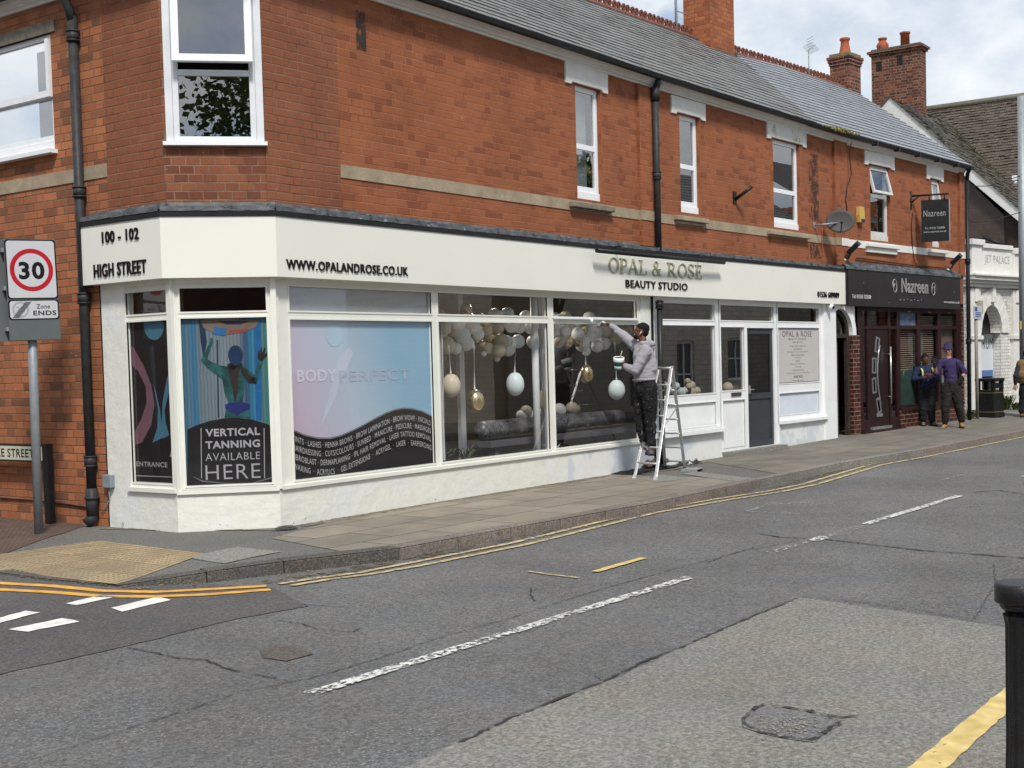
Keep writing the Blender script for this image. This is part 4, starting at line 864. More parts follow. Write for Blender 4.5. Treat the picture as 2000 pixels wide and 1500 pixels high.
pframe(FS, 'corner_shop_window', M_FRAME, HS, gS, gm=[M_GLASS, glass(.05)])
bx(FS, 'corner_post', M_FRAME, [(-.028, .03, -.02, .022, .41, FZ0)]); bx(FL, 'corner_post', M_FRAME, [(-.033, .03, -.02, .018, .41, FZ0)])
t0, t1 = 2.175, 2.27
A_p = [FA.on(561.5, 623.5, -.05)[0], FA.on(839, 626.5, -.05)[0], FA.on(851.8, 627, -.05)[0], FA.on(1065.3, 629.5, -.05)[0], FA.on(1076.5, 629, -.05)[0], 16.89]
gA = []
for i in range(3): gA += [(A_p[2*i], A_p[2*i+1], .475, t0), (A_p[2*i], A_p[2*i+1], t1, 2.525)]
SW = pframe(FA, 'display_window', M_FRAME, HA, gA, gm=[glass(.06), M_GLASS, glass(.12), glass(.12), glass(.18), glass(.25)])
bx(FA, 'vent_frame', M_UPVC, [(A_p[4]-.01, A_p[5]+.01, .0, .03, 2.24, 2.27)], par=SW)
# second half of the front: window, letterbox panel, door, poster window
def u(px, y=700, off=-.04): return FB.on(px, y, off)[0]
B = [u(1289), u(1292), u(1395), u(1406), u(1452), u(1460, 750), u(1511, 750), u(1517), u(1598, 700), u(1606, 700)]
pb0 = .93; zt_ = t1
mb = MB(); holesB = [(.10, B[3]-.06, .50, 2.59), (B[3]-.06, B[7]-.03, .045, 2.59), (B[7]-.03, B[9]-.04, .50, 2.59)]
mb.wall(.02, B[9]+.0, -.2, FZ0+.1, holesB, reveal=.12); mb.build('plinth', M_PLINTHB, T, FB.M)
WB = pframe(FB, 'display_window', M_FRAMEB, holesB[0], [(B[1], B[2], 1.08, t0), (B[1], B[2], t1, 2.52), (B[1]+.1, B[2]-.02, .56, .93)], gm=[glass(.36)]*3)
# lower panels are boarded: cover the cut with a painted board
bx(FB, 'door_panel', M_FRAMEB, [(B[1]+.1, B[2]-.02, -.05, -.045, .56, .93)], par=WB)
bx(FB, 'window_ledge', M_FRAMEB, [(.02, B[3]-.02, -.02, .09, .44, .50)], par=WB)
zbB = FB.on(1430, 775, -.04)[1]
PBn = pframe(FB, 'door_screen', M_FRAMEB, holesB[1], [(B[3], B[4], 1.10, t0-.02), (B[3], B[6]-.0, t1, 2.52), (B[3]+.03, B[4]-.02, .16, .93)], gaps=[(B[5]-.02, B[6], .09, t0-.03)], gm=[glass(.36)]*3)
bx(FB, 'door_panel', M_FRAMEB, [(B[3]+.03, B[4]-.02, -.05, -.045, .16, .93)], par=PBn)
bx(FB, 'letter_plate', M_CHROME, [(u(1424), u(1443), -.02, .0, 1.00, 1.06)], par=PBn)
# the anthracite door stands in the cream reveal
D0, D1 = B[5]-.02, B[6]+.0
mb = MB(); mb.wall(D0, D1, .09, t0-.03, [(D0+.09, D1-.09, 1.02, t0-.13), (D0+.09, D1-.09, .20, .92)], y=.05, reveal=.03)
dr = mb.build('door', M_ANTHR, T, FB.M)
bx(FB, 'door_panel', M_ANTHR, [(D0+.08, D1-.08, -.075, -.07, .18, .95)], par=dr)
mb = MB(); mb.quad((D0+.08, .07, 1.0), (D1-.08, .07, 1.0), (D1-.08, .07, t0-.12), (D0+.08, .07, t0-.12)); mb.build('pane', glass(.14, (.3, .3, .3)), dr, FB.M)
mb = MB(); mb.box(D0+.03, D0+.06, .0, .05, 1.02, 1.16); mb.box(D0+.02, D0+.15, -.02, .0, 1.08, 1.10); mb.build('handle', M_STEEL, dr, FB.M)
bx(FB, 'threshold', M_CONCPLATE, [(B[3]-.05, B[7]-.02, -.1, .16, -.02, .085)])
WB3 = pframe(FB, 'poster_window', M_FRAMEB, holesB[2], [(B[7]+.02, B[8], t1, 2.52), (B[7]+.02, B[8], 1.16, t0-.02), (B[7]+.03, B[8]-.03, .60, .98)])
bx(FB, 'door_panel', mat('pale_blue_primer', (.62, .68, .76), .5, var=.08, scale=4), [(B[7]+.02, B[8]-.02, -.05, -.045, .6, .98)], par=WB3); bx(FB, 'window_ledge', M_FRAMEB, [(B[7]-.03, B[9]+.01, -.02, .07, .44, .495)], par=WB3)
bx(FB, 'pier', M_FRAMEB, [(B[9]-.045, LB-.25, -.03, .03, -.2, FZ0)])
# ------------------------------------------------------------- lettering on the fascia
def fit(fr, x0, y0, x1, y1, off): return fr.on(x0, y0, off)[0], fr.on(x1, y1, off)[0]
M_LET = mat('black_letters', (.008, .008, .009), .25, var=.05); M_GOLD = mat('gold_letters', (.36, .36, .24), .55, var=.08)
def ftext(body, fr, x0, x1, yt0, yb1, m=M_LET, bold=.012, par=None, off=FO, name='lettering', ext=.014, **k):
    s0 = fr.on(x0, yt0, off)[0]; s1 = fr.on(x1, yb1, off)[0]; zt = fr.on(x0, yt0, off)[1]; zb = fr.on(x1, yb1, off)[1]
    return text(body, s0, s1, zb, zt, -off-.001 if off > 0 else -off, m, par or T, BEND if fr is FA else fr.M, name=name, ext=ext, bold=bold, **k)
ftext('100 - 102', FL, 200, 272, 453, 467); ftext('HIGH STREET', FL, 184, 287, 517, 533)
ftext('WWW.OPALANDROSE.CO.UK', FA, 558, 796, 506, 539)
ftext('BEAUTY STUDIO', FB if 0 else FA, 1221, 1339, 546, 568, bold=.008)
ftext('01536 689009', FB, 1596, 1638, 569, 582.5, bold=.006)
# gold capitals drawn as thick and thin strokes with slab serifs
def serif_word(word, fr, x0, x1, yt, yb, m, par, off, ext=.02, name='lettering'):
    G = {}; W_ = {}
    def arc(cx, cz, rx, rz, a0, a1, n=18): return [(cx+rx*math.cos(R(a0+(a1-a0)*i/n)), cz+rz*math.sin(R(a0+(a1-a0)*i/n))) for i in range(n+1)]
    def ring(cx, cz, rx, rz, wx, wz, a0=0, a1=360, n=24):
        o_ = arc(cx, cz, rx, rz, a0, a1, n); i_ = arc(cx, cz, rx-wx, rz-wz, a0, a1, n)
        return [[o_[k], o_[k+1], i_[k+1], i_[k]] for k in range(n)]
    def bar(x, z0=0, z1=1, w_=.13): return [[(x, z0), (x+w_, z0), (x+w_, z1), (x, z1)]]
    def ser(x, z, w_=.26): return [[(x, z), (x+w_, z), (x+w_, z+.04), (x, z+.04)]]
    G['O'] = ring(.42, .5, .42, .52, .14, .05); W_['O'] = .84
    G['P'] = bar(.1)+ser(0, 0, .34)+ser(0, .96, .24)+ring(.3, .73, .33, .27, .13, .045, -90, 90)+[[(.2, .955), (.3, .955), (.3, 1), (.2, 1)], [(.2, .46), (.3, .46), (.3, .505), (.2, .505)]]; W_['P'] = .64
    G['A'] = [[(.02, 0), (.09, 0), (.43, 1), (.37, 1.03)], [(.34, 1.03), (.46, 1.03), (.82, 0), (.66, 0)], [(.2, .33), (.62, .33), (.6, .38), (.22, .38)]]+ser(-.05, 0, .26)+ser(.58, 0, .32); W_['A'] = .86
    G['L'] = bar(.1)+ser(0, .96, .34)+ser(0, 0, .62)+[[(.56, .04), (.62, .04), (.65, .26), (.61, .26)]]; W_['L'] = .66
    G['R'] = G['P']+[[(.28, .46), (.42, .46), (.80, 0), (.62, 0)]]+ser(.62, 0, .24); W_['R'] = .84
    G['E'] = bar(.1)+ser(0, .96, .58)+ser(0, 0, .62)+ser(.2, .49, .26)+[[(.56, .04), (.62, .04), (.65, .24), (.61, .24)], [(.53, .78), (.57, .78), (.58, .96), (.53, .96)], [(.43, .4), (.47, .4), (.47, .62), (.43, .62)]]; W_['E'] = .66
    G['S'] = ring(.29, .76, .25, .27, .10, .05, 30, 240, 16)+ring(.29, .25, .27, .28, .10, .05, -150, 60, 16)+[[(.10, .62), (.22, .66), (.50, .40), (.40, .34)]]+[[(.5, .74), (.53, .74), (.53, 1), (.5, 1)], [(.03, 0), (.06, 0), (.06, .28), (.03, .28)]]; W_['S'] = .6
    G['&'] = ring(.36, .77, .2, .25, .08, .04)+ring(.32, .26, .30, .29, .11, .05, 60, 350, 20)+[[(.22, .66), (.34, .70), (.80, .06), (.64, -.01)], [(.60, .46), (.82, .46), (.82, .5), (.60, .5)], [(.56, .12), (.62, .08), (.74, .48), (.69, .48)], [(.60, 0), (.86, 0), (.86, .04), (.60, .04)]]; W_['&'] = .9
    W_[' '] = .32
    tot = sum(W_[c]+.07 for c in word)-.07; s0 = fr.on(x0, yt, off)[0]; s1 = fr.on(x1, yb, off)[0]; zt = fr.on(x0, yt, off)[1]; zb = fr.on(x1, yb, off)[1]; k = (s1-s0)/tot; x = 0; mb = MB()
    for c in word:
        for poly in G.get(c, []): mb.prism([(s0+(x+px_)*k, zb+pz*(zt-zb)) for px_, pz in poly], -off-ext*(1+random.random()*.03), -off-.001)
        x += W_[c]+.07
    return mb.build(name, m, par, BEND if fr is FA else fr.M)
serif_word('OPAL & ROSE', FA, 1187, 1366, 502, 545, M_GOLD, T, FO, .016)
# the slim picture light over the name
s0, s1 = FA.on(1170, 489, .3)[0], FA.on(1411, 508, .3)[0]; lz = FA.on(1170, 489, .3)[1]
L = thing('sign_light', 'long black tube picture light mounted above the gold shop name', 'sign light', FA.at((s0+s1)/2, .3, lz))
MB().cyl((s0, -.3, lz), (s1, -.3, lz), .032, seg=16).build('light_tube', M_BLACK, L, FA.M @ Matrix.Translation((17.33, 0, 0)) @ Matrix.Rotation(R(-1), 4, 'Z') @ Matrix.Translation((-17.33, 0, 0)))
for f_ in (.18, .82):
    x = s0+(s1-s0)*f_; MB().tube([(x, -.10, lz+.02), (x, -.16, lz+.10), (x, -.24, lz+.10), (x, -.3, lz+.03)], .010, 8).build('arm', M_BLACK, L, FA.M)
# ------------------------------------------------------------- window graphics behind the glass
yF = .062
def film(name, fr, r_, m, y=yF, lab=None, par=None):
    a, b, c, d = r_; mb = MB(); mb.quad((a, y, c), (b, y, c), (b, y, d), (a, y, d)); return mb.build(name, m, par or T, fr.M, label=lab)
def grad(name, stops, axis=0, lo=0., hi=1., rough=.6, vert=None, stripes=None):
    m, t, b = newmat(name); uv = N(t, 'ShaderNodeUVMap'); sp = N(t, 'ShaderNodeSeparateXYZ'); t.links.new(uv.outputs[0], sp.inputs[0])
    mr = N(t, 'ShaderNodeMapRange'); mr.inputs[1].default_value = lo; mr.inputs[2].default_value = hi; src = sp.outputs[axis]
    if vert: src = math_(t, 'ADD', src, math_(t, 'MULTIPLY', sp.outputs[1-axis], vert))
    t.links.new(src, mr.inputs[0]); rp = ramp(t, stops, mr.outputs[0]); last = rp.outputs[0]
    if stripes:
        wv = N(t, 'ShaderNodeTexWave', i_Scale=stripes, i_Distortion=1.5, i_Detail=1.0); t.links.new(uv.outputs[0], wv.inputs[0]); rr = ramp(t, [(0, .75), (1, 1.15)], wv.outputs['Fac'])
        mm = N(t, 'ShaderNodeMix', data_type='RGBA', blend_type='MULTIPLY', i_0=1.); t.links.new(last, mm.inputs[6]); t.links.new(rr.outputs[0], mm.inputs[7]); last = mm.outputs[2]
    t.links.new(last, b.inputs['Base Color']); b.inputs['Roughness'].default_value = rough; return m
pa, pb = gA[0][0], gA[0][1]
M_PINK = grad('pink_blue_print', [(0, (.50, .25, .33)), (.28, (.48, .42, .53)), (.6, (.40, .48, .58)), (1, (.22, .40, .54))], 0, pa, pb, vert=.35)
M_FILMB = mat('black_window_film', (.012, .011, .012), .5, var=.1); M_FILMG = mat('grey_print', (.30, .30, .32), .6, var=.05)
M_FILMP = mat('dusky_pink_print', (.15, .075, .10), .6, var=.1); M_FILMT = mat('teal_print', (.055, .15, .22), .6, var=.1); M_PALEB = mat('pale_blue_print', (.36, .50, .60), .6, var=.04); M_PALEP = mat('pale_swoosh_print', (.47, .52, .61), .6, var=.04)
F1 = film('window_graphic', FA, (gA[0][0]-.01, gA[0][1]+.01, .465, t0+.005), M_PINK, lab='pink to blue printed window film with a black wave of treatment names')
film('frosted_film', FA, (gA[1][0], gA[1][1], t1, 2.53), mat('frosted_film', (.30, .33, .35), .7, var=.15, scale=2, stretch=(1, 1, 3)), lab='plain grey frosted film in the top light')
wave = [(560, 834), (570.5, 838), (595, 849), (620, 854.5), (645, 855), (665, 850), (688, 840), (710, 829), (733, 816), (755, 805), (772, 799), (788, 796), (806, 797.5), (824, 802), (836, 808), (852, 817)]
wp = [FA.on(x, y, -yF) for x, y in wave]
def wz(s):
    for (a, za_), (b, zb_) in zip(wp, wp[1:]):
        if a <= s <= b: return za_+(zb_-za_)*(s-a)/(b-a)
    return wp[0][1] if s < wp[0][0] else wp[-1][1]
mb = MB(); n = 60; xs = [gA[0][0]-.01+(gA[0][1]+.02-gA[0][0])*i/n for i in range(n+1)]
mb.add([(x, yF-.003, .46) for x in xs]+[(x, yF-.003, wz(x)) for x in xs], [(i, i+1, n+2+i, n+1+i) for i in range(n)]); mb.build('black_wave', M_FILMB, F1, FA.M)
mb = MB(); mb.add([(x, yF-.0035, wz(x)-.012) for x in xs]+[(x, yF-.0035, wz(x)-.006) for x in xs], [(i, i+1, n+2+i, n+1+i) for i in range(n)]); mb.build('wave_edge', M_FILMG, F1, FA.M)
rows_ = [('TINTS · LASHES · HENNA BROWS · BROW LAMINATION · BROW WOW! · FACIALS', 848.5, 858), ('HAIRDRESSING · CUTS/COLOURS · SUNBED · MANICURE · PEDICURE · MASSAGES', 866, 878), ('FIBROBLAST · DERMAPLANING · IPL HAIR REMOVAL · LASER TATTOO REMOVAL', 884, 897), ('WAXING  ·  ACRYLICS  ·  GEL EXTENSIONS  ·  ACRYGEL  ·  LASER  ·  EARPIERCING', 903, 917)]
zl0 = wz(pa)
for body, ya, yb_ in rows_:
    z1_ = FA.on(571, ya, -yF)[1]; z0_ = FA.on(571, yb_, -yF)[1]; hh_ = .062
    text(body, pa+.02, pb-.03, z1_-hh_, z1_, yF-.005, mat('film_lettering', (.42, .42, .43), .6, var=.02), F1, FA.M, ext=0, bold=.004, fn=lambda s, z: (s, z+(wz(s)-zl0)*.86))
def disc(fr, cx, cy, rx_, rz_, m, y, par, name, n=28, a0=0, a1=360):
    s, z = fr.on(cx, cy, -yF); mb = MB(); mb.add([(s+rx_*math.cos(R(a0+(a1-a0)*k/n)), y, z+rz_*math.sin(R(a0+(a1-a0)*k/n))) for k in range(n)], [tuple(range(n))]); return mb.build(name, m, par, fr.M)
disc(FA, 652.5, 655, .125, .125, M_PALEB, yF-.003, F1, 'printed_disc')
def poly(fr, pts, m, y, par, name):
    mb = MB(); mb.add([(fr.on(x, yy, -yF)[0], y, fr.on(x, yy, -yF)[1]) for x, yy in pts], [tuple(range(len(pts)))]); return mb.build(name, m, par, fr.M)
poly(FA, [(682, 678), (690, 690), (680, 715), (664, 745), (656, 775), (640, 810), (626, 835), (634, 800), (644, 770), (652, 730), (660, 700)], M_PALEP, yF-.003, F1, 'printed_swoosh')
ftext('BODY', FA, 580, 658, 722, 744, m=mat('pale_lettering', (.58, .56, .66), .6, var=.02), bold=.03, par=F1, off=-yF+.004, ext=0)
ftext('PERFECT', FA, 662, 800, 724, 741, m=mat('ghost_lettering', (.375, .42, .53), .6, var=.02), bold=.01, par=F1, off=-yF+.004, ext=0)
# entrance window: black film, swooshes, arrow
a, b = gL[1][0], gL[1][1]
F2 = film('window_graphic', FL, (a-.01, b+.01, .49, t0+.02), M_FILMB, lab='black window film with pink and blue swooshes and the word ENTRANCE')
poly(FL, [(250, 668), (262, 680), (280, 712), (296, 752), (302, 790), (296, 830), (278, 864), (256, 872), (256, 856), (276, 820), (287, 785), (285, 755), (270, 725), (252, 708)], M_FILMP, yF-.003, F2, 'printed_swoosh')
poly(FL, [(300, 748), (306, 770), (313, 800), (316, 830), (318, 855), (298, 865), (308, 835), (309, 800)], M_FILMT, yF-.003, F2, 'printed_swoosh')
poly(FL, [(337, 708), (339, 745), (328, 775), (322, 800), (324, 825), (331, 850), (318, 857), (316, 825), (318, 785), (326, 740)], M_FILMT, yF-.003, F2, 'printed_swoosh')
s, z = FL.on(301, 640, -yF); mb = MB(); zt__ = t0+.018; pts = [(s+.16*math.cos(R(k*12)), min(zt__, z+.15*math.sin(R(k*12))+.02)) for k in range(30)]; mb.add([(p[0], yF-.003, p[1]) for p in pts], [tuple(range(30))]); mb.build('printed_disc', M_FILMT, F2, FL.M)
ftext('ENTRANCE', FL, 266, 327, 901, 913, m=M_FILMG, bold=.02, par=F2, off=-yF+.004, ext=0)
poly(FL, [(266, 928), (338, 931), (338, 932.5), (266, 930)], M_FILMG, yF-.004, F2, 'arrow_line'); poly(FL, [(337, 890), (338.5, 890), (339, 931), (337.5, 931)], M_FILMG, yF-.0045, F2, 'arrow_line'); poly(FL, [(332, 892), (336, 876), (340.5, 892)], M_FILMG, yF-.005, F2, 'arrow_head')
# tanning window: a printed booth with a standing figure seen from behind, and the black notice below
a, b = gS[1][0], gS[1][1]
M_BOOTH = grad('booth_print', [(0, (.012, .10, .17)), (.06, (.06, .13, .18)), (.14, (.008, .12, .24)), (.2, (.10, .14, .17)), (.5, (.14, .18, .21)), (.66, (.12, .15, .18)), (.74, (.012, .05, .12)), (.82, (.01, .15, .27)), (.9, (.07, .13, .16)), (1, (.015, .16, .14))], 0, a, b, stripes=9.)
F3 = film('window_graphic', FS, (a-.01, b+.01, .465, t0+.03), M_BOOTH, lab='blue printed window film showing a tanning booth above a black notice')
MS = mat('figure_teal', (.010, .045, .05), .6, var=.5, scale=9, c2=(.015, .085, .085)); MSK = mat('figure_brown', (.022, .018, .016), .6, var=.5, scale=7); MHR = mat('figure_blue', (.008, .028, .075), .6, var=.3); MRED = mat('sign_red_print', (.25, .05, .05), .6)
dk = mat('booth_dark', (.012, .03, .06), .6)
for q in [[(388, 624), (398, 624), (404, 668), (398, 700), (392, 668)], [(423, 664), (426, 664), (428, 815), (425, 815)], [(496, 624), (509, 624), (512, 820), (500, 820)]]: poly(FS, q, dk if q[0][0] != 496 else mat('booth_blue', (.01, .10, .26), .6), yF-.003, F3, 'booth_panel')
poly(FS, [(390, 625), (508, 625), (497, 641), (470, 650), (440, 654), (415, 650), (398, 640)], mat('booth_canopy', (.15, .12, .09), .6), yF-.0035, F3, 'booth_canopy'); poly(FS, [(424, 627), (488, 627), (470, 634), (442, 634)], mat('canopy_navy', (.02, .02, .06), .6), yF-.004, F3, 'booth_canopy'); poly(FS, [(448, 645), (482, 642), (482, 648), (448, 651)], MRED, yF-.004, F3, 'booth_stripe'); poly(FS, [(418, 638), (442, 641), (440, 656), (416, 653)], mat('screen_blue', (.03, .12, .30), .6), yF-.0045, F3, 'booth_screen')
FIG = poly(FS, [(446, 716), (456, 706), (470, 706), (484, 722), (496, 732), (500, 748), (486, 748), (478, 742), (477, 760), (474, 785), (482, 800), (488, 815), (438, 815), (442, 800), (446, 785), (438, 765), (434, 740), (424, 733), (405, 718), (392, 704), (396, 696), (412, 706), (430, 714)], MS, yF-.005, F3, 'printed_figure')
for q, mm_ in [([(392, 704), (400, 690), (408, 672), (411, 660), (416, 661), (416, 668), (408, 690), (404, 706)], MS), ([(488, 742), (496, 735), (502, 712), (506, 700), (512, 700), (514, 706), (508, 722), (504, 742), (500, 751)], MS), ([(444, 712), (458, 704), (474, 710), (466, 730), (464, 770), (458, 790), (454, 760), (448, 734)], MSK), ([(462, 700), (446, 718), (456, 724), (468, 712)], MSK), ([(470, 712), (490, 735), (500, 738), (502, 750), (486, 748), (470, 728)], MSK)]: poly(FS, q, mm_, yF-.0055, F3, 'printed_figure')
mb = MB()
for q in [[(504, 702), (503, 692), (506, 682), (508, 690), (509, 680), (512, 678), (512, 690), (516, 679), (519, 680), (516, 692), (524, 687), (525, 690), (516, 700), (512, 706)]]: poly(FS, q, MSK, yF-.006, F3, 'printed_hand')
s, z = FS.on(460, 694, -yF); mb = MB(); mb.add([(s+.075*math.cos(R(k*15)), yF-.006, z+.105*math.sin(R(k*15))) for k in range(24)], [tuple(range(24))]); mb.build('printed_hair', MHR, F3, FS.M)
poly(FS, [(440, 790), (452, 786), (476, 786), (489, 790), (487, 798), (472, 806), (462, 812), (450, 804), (440, 797)], mat('figure_navy', (.015, .02, .12), .6), yF-.006, F3, 'printed_briefs')
arcp = [(368, 838), (385, 830), (410, 822), (440, 816.5), (465, 816), (490, 819), (515, 826), (545, 836)]
poly(FS, [(366, 952), (366, 838)]+arcp+[(546, 950)], M_FILMB, yF-.0065, F3, 'black_notice')
for body, y0_, y1_, bo in [('VERTICAL', 838, 849.5, .03), ('TANNING', 862, 873, .03), ('AVAILABLE', 886, 896.5, -.004), ('HERE', 909, 933, -.008)]: ftext(body, FS, 401, 508 if body != 'HERE' else 509, y0_, y1_, m=M_FILMG, bold=bo, par=F3, off=-yF+.008, ext=0)
for x_ in (392, 515): poly(FS, [(x_, 836), (x_+1.5, 836), (x_+2.5, 934), (x_+1, 934)], M_FILMG, yF-.009, F3, 'notice_rule')
poly(FS, [(372, 928), (395, 938), (440, 943), (490, 943), (540, 929), (540, 932), (490, 945), (440, 945), (395, 941)], mat('notice_swoosh', (.12, .12, .13), .6), yF-.009, F3, 'notice_rule')
# price list poster in the right hand window
a, b = B[7]+.02, B[8]
M_POST = mat('taupe_poster', (.50, .48, .46), .6, var=.03, scale=2); M_PTXT = mat('poster_brown_text', (.14, .12, .11), .6)
F4 = film('window_poster', FB, (a, b, 1.17, t0-.03), M_POST, y=.040, lab='taupe poster listing treatments below the shop name in the right window')
Wp = b-a; H0 = t0-.03; cx = (a+b)/2
MT2 = mat('poster_soft_text', (.24, .22, .21), .6)
text('OPAL & ROSE', a+.12*Wp, b-.16*Wp, H0-.15, H0-.05, .036, M_PTXT, F4, FB.M, ext=0, bold=-.004); text('BEAUTY STUDIO', a+.27*Wp, b-.30*Wp, H0-.21, H0-.175, .036, MT2, F4, FB.M, ext=0)
for k, ln in enumerate(['Laser hair removal', 'Aesthetics', 'Massage & spa treatments', 'Skin treatments', 'Waxing', 'Nails', 'Beauty treatments', 'Tanning', 'And much more', 'For all enquiries call or WhatsApp']):
    wd_ = min(.55, len(ln)*.021)*Wp; text(ln, cx-.02-wd_/2, cx-.02+wd_/2, H0-.33-.055*k, H0-.30-.055*k, .036, MT2, F4, FB.M, ext=0)
text('07900735525', cx-.2, cx+.16, H0-.90, H0-.855, .036, M_PTXT, F4, FB.M, ext=0)
for z_ in (H0-.25, H0-.95):
    mb = MB(); mb.box(cx-.24, cx-.08, .036, .038, z_, z_+.004); mb.box(cx+.04, cx+.2, .036, .038, z_, z_+.004)
    for t_ in range(4): an = t_*math.pi/2; mb.add([(cx-.02+.012*math.cos(an+.8), .036, z_+.012*math.sin(an+.8)), (cx-.02+.035*math.cos(an), .036, z_+.035*math.sin(an)), (cx-.02+.012*math.cos(an-.8), .036, z_+.012*math.sin(an-.8))], [(0, 1, 2)])
    mb.build('poster_ornament', M_PTXT, F4, FB.M)
# ------------------------------------------------------------- shop interior
M_INW = mat('shop_interior_wall', (.13, .12, .10), .8, var=.1, scale=1); M_INF = mat('shop_interior_floor', (.06, .055, .05), .5, var=.2)
mb = MB(); mb.add([(9.0, 10.95, -.01), (9.8, Y0+.3, -.01), (P3.x-.1, P3.y+.3, .05), (P3.x, 13.9, .05), (9.0, 14.3, -.01)], [(0, 1, 2, 3, 4)]); mb.build('shop_floor', M_INF, T)
mb = MB(); mb.add([(8.76, 10.74, 2.85), (9.52, Y0+.02, 2.85), (17.3, Y0+.02, 2.85), (P2.x, P2.y+.02, 2.85), (P3.x-.1, P3.y+.05, 2.85), (P3.x, 13.9, 2.85), (8.76, 14.3, 2.85)], [(0, 1, 2, 3, 4, 5, 6)]); mb.build('shop_ceiling', M_INW, T)
mb = MB(); mb.add([(8.95, 10.75, -.01), (8.95, 14.3, -.01), (8.95, 14.3, 2.85), (8.95, 10.75, 2.85)], [(0, 1, 2, 3)]); mb.add([(8.9, 14.0, -.01), (P3.x, 13.7, -.01), (P3.x, 13.7, 2.85), (8.9, 14.0, 2.85)], [(0, 1, 2, 3)])
mb.add([(12.6, 10.9, -.01), (12.6, 14.1, -.01), (12.6, 14.1, 2.85), (12.6, 10.9, 2.85)], [(0, 1, 2, 3)]); mb.build('shop_wall', M_INW, T)
mb = MB(); x_ = P2.x+.1; mb.add([(x_, P2.y+.1, 0), (x_, 13.9, 0), (x_, 13.9, 2.85), (x_, P2.y+.1, 2.85)], [(0, 1, 2, 3)]); mb.build('shop_wall', M_INW, T)
mb = MB(); s_, _ = FA.on(1046, 720, -.30); mb.cyl((s_, .30, 0), (s_, .30, 2.85), .05, seg=20); mb.build('column', mat('white_column', (.72, .75, .76), .5, var=.05), T, FA.M)
s_, _ = FA.on(904, 760, -.8); bx(FA, 'timber_post', mat('pale_post', (.5, .51, .53), .6), [(s_-.05, s_+.05, -.86, -.8, 0, 2.85)])
s_, _ = FA.on(1066, 760, -.4); bx(FA, 'timber_post', MATS['pale_post'], [(s_-.045, s_+.02, -.46, -.4, 0, 2.85)])
# curtain edge at the left of the middle pane
mb = MB(); s_, _ = FA.on(868, 760, -.12); vs = []
for i in range(13):
    for j in range(2): vs.append((s_-.14+.012*i+(.0 if j else .04*math.sin(i)), .14+.02*math.sin(i*1.9), .48 if not j else 2.15))
mb.add(vs, [(2*i, 2*i+2, 2*i+3, 2*i+1) for i in range(12)], True); mb.build('curtain', mat('grey_voile', (.42, .44, .46), .8), T, FA.M)
s_, z_ = FA.on(980, 593, -1.2); MB().lathe([(.001, 0), (.07, 0), (.075, .02)], 20, (s_, 1.4, 2.80)).build('ceiling_light', mat('lamp_disc', (.8, .78, .7), .4), T, FA.M)
MATS['lamp_disc'].node_tree.nodes['Principled BSDF'].inputs['Emission Color'].default_value = (1, .93, .8, 1); MATS['lamp_disc'].node_tree.nodes['Principled BSDF'].inputs['Emission Strength'].default_value = 6
pl = bpy.data.lights.new('downlight', 'POINT'); pl.energy = 45; pl.color = (1, .93, .82); pl.shadow_soft_size = .08; plo = bpy.data.objects.new('downlight', pl); COL.objects.link(plo); plo.location = FA.at(s_, -1.4, 2.7)
# ------------------------------------------------------------- arched passage at the party wall
AX0, AX1 = FB.on(1624, 700, .0)[0], LB+.0
arc0 = FB.on(1624, 700)[0]; acx = LB+FC.on(1652, 700)[0]*.5; 
ax0 = -.52; ax1 = .50; az = 2.02; ar = (ax1-ax0)/2; acx = (ax0+ax1)/2
def archpts(r_, n=20): return [(acx+r_*math.cos(math.pi*k/n), az+r_*math.sin(math.pi*k/n)) for k in range(n+1)]
FD = Frame(P2, R(-3.4)); mb = MB(); ri, ro = archpts(ar-.0), archpts(ar+.16)
for k in range(20): mb.prism([ri[k], ro[k], ro[k+1], ri[k+1]], -.03, .12)
mb.build('arch_surround', M_FRAMEB, T, FD.M)
# spandrel and piers round the arch
mb = MB(); top = FZ0+.15
for k in range(20):
    mb.quad((ro[k][0], .0, ro[k][1]), (ro[k][0], .0, max(top, ro[k][1])), (ro[k+1][0], .0, max(top, ro[k+1][1])), (ro[k+1][0], .0, ro[k+1][1]))
mb.build('arch_spandrel', M_FRAMEB, T, FD.M)
bx(FD, 'pier', M_FRAMEB, [(ax0-.18, ax0, -.12, .028, -.2, 2.02)])
bx(FD, 'brick_pier', M_BRICKG, [(ax1, ax1+.33, -.12, .02, -.2, 2.02)])
M_ROT = mat('rotten_dark_timber', (.035, .027, .02), .8, var=.6, scale=12, bump=.6, stretch=(3, 3, .6))
mb = MB(); mb.box(ax0, ax0+.10, .05, .12, -.05, az); mb.box(ax1-.10, ax1, .05, .12, -.05, az); mb.box(ax0+.1, ax1-.1, .055, .115, az-.05, az+.03); mb.box(ax0+.38, ax0+.46, .09, .14, -.05, az-.05)
r2 = archpts(ar-.09)
for k in range(20): mb.prism([r2[k], ri[k], ri[k+1], r2[k+1]], .05, .12)
pf = mb.build('passage_door_frame', M_ROT, T, FD.M)
mb = MB(); mb.quad((ax0, .6, -.1), (ax1, .6, -.1), (ax1, .6, 2.7), (ax0, .6, 2.7)); mb.build('passage_dark_sheet', mat('dark_passage', (.012, .010, .009), .9), pf, FD.M)  # near-black sheet standing in for the shade inside the open passage
mb = MB(); vs = [(p[0], .1, p[1]) for p in r2]; mb.add(vs, [tuple(range(len(vs)))]); mb.build('fanlight', glass(.12, (.25, .25, .25)), pf, FD.M)
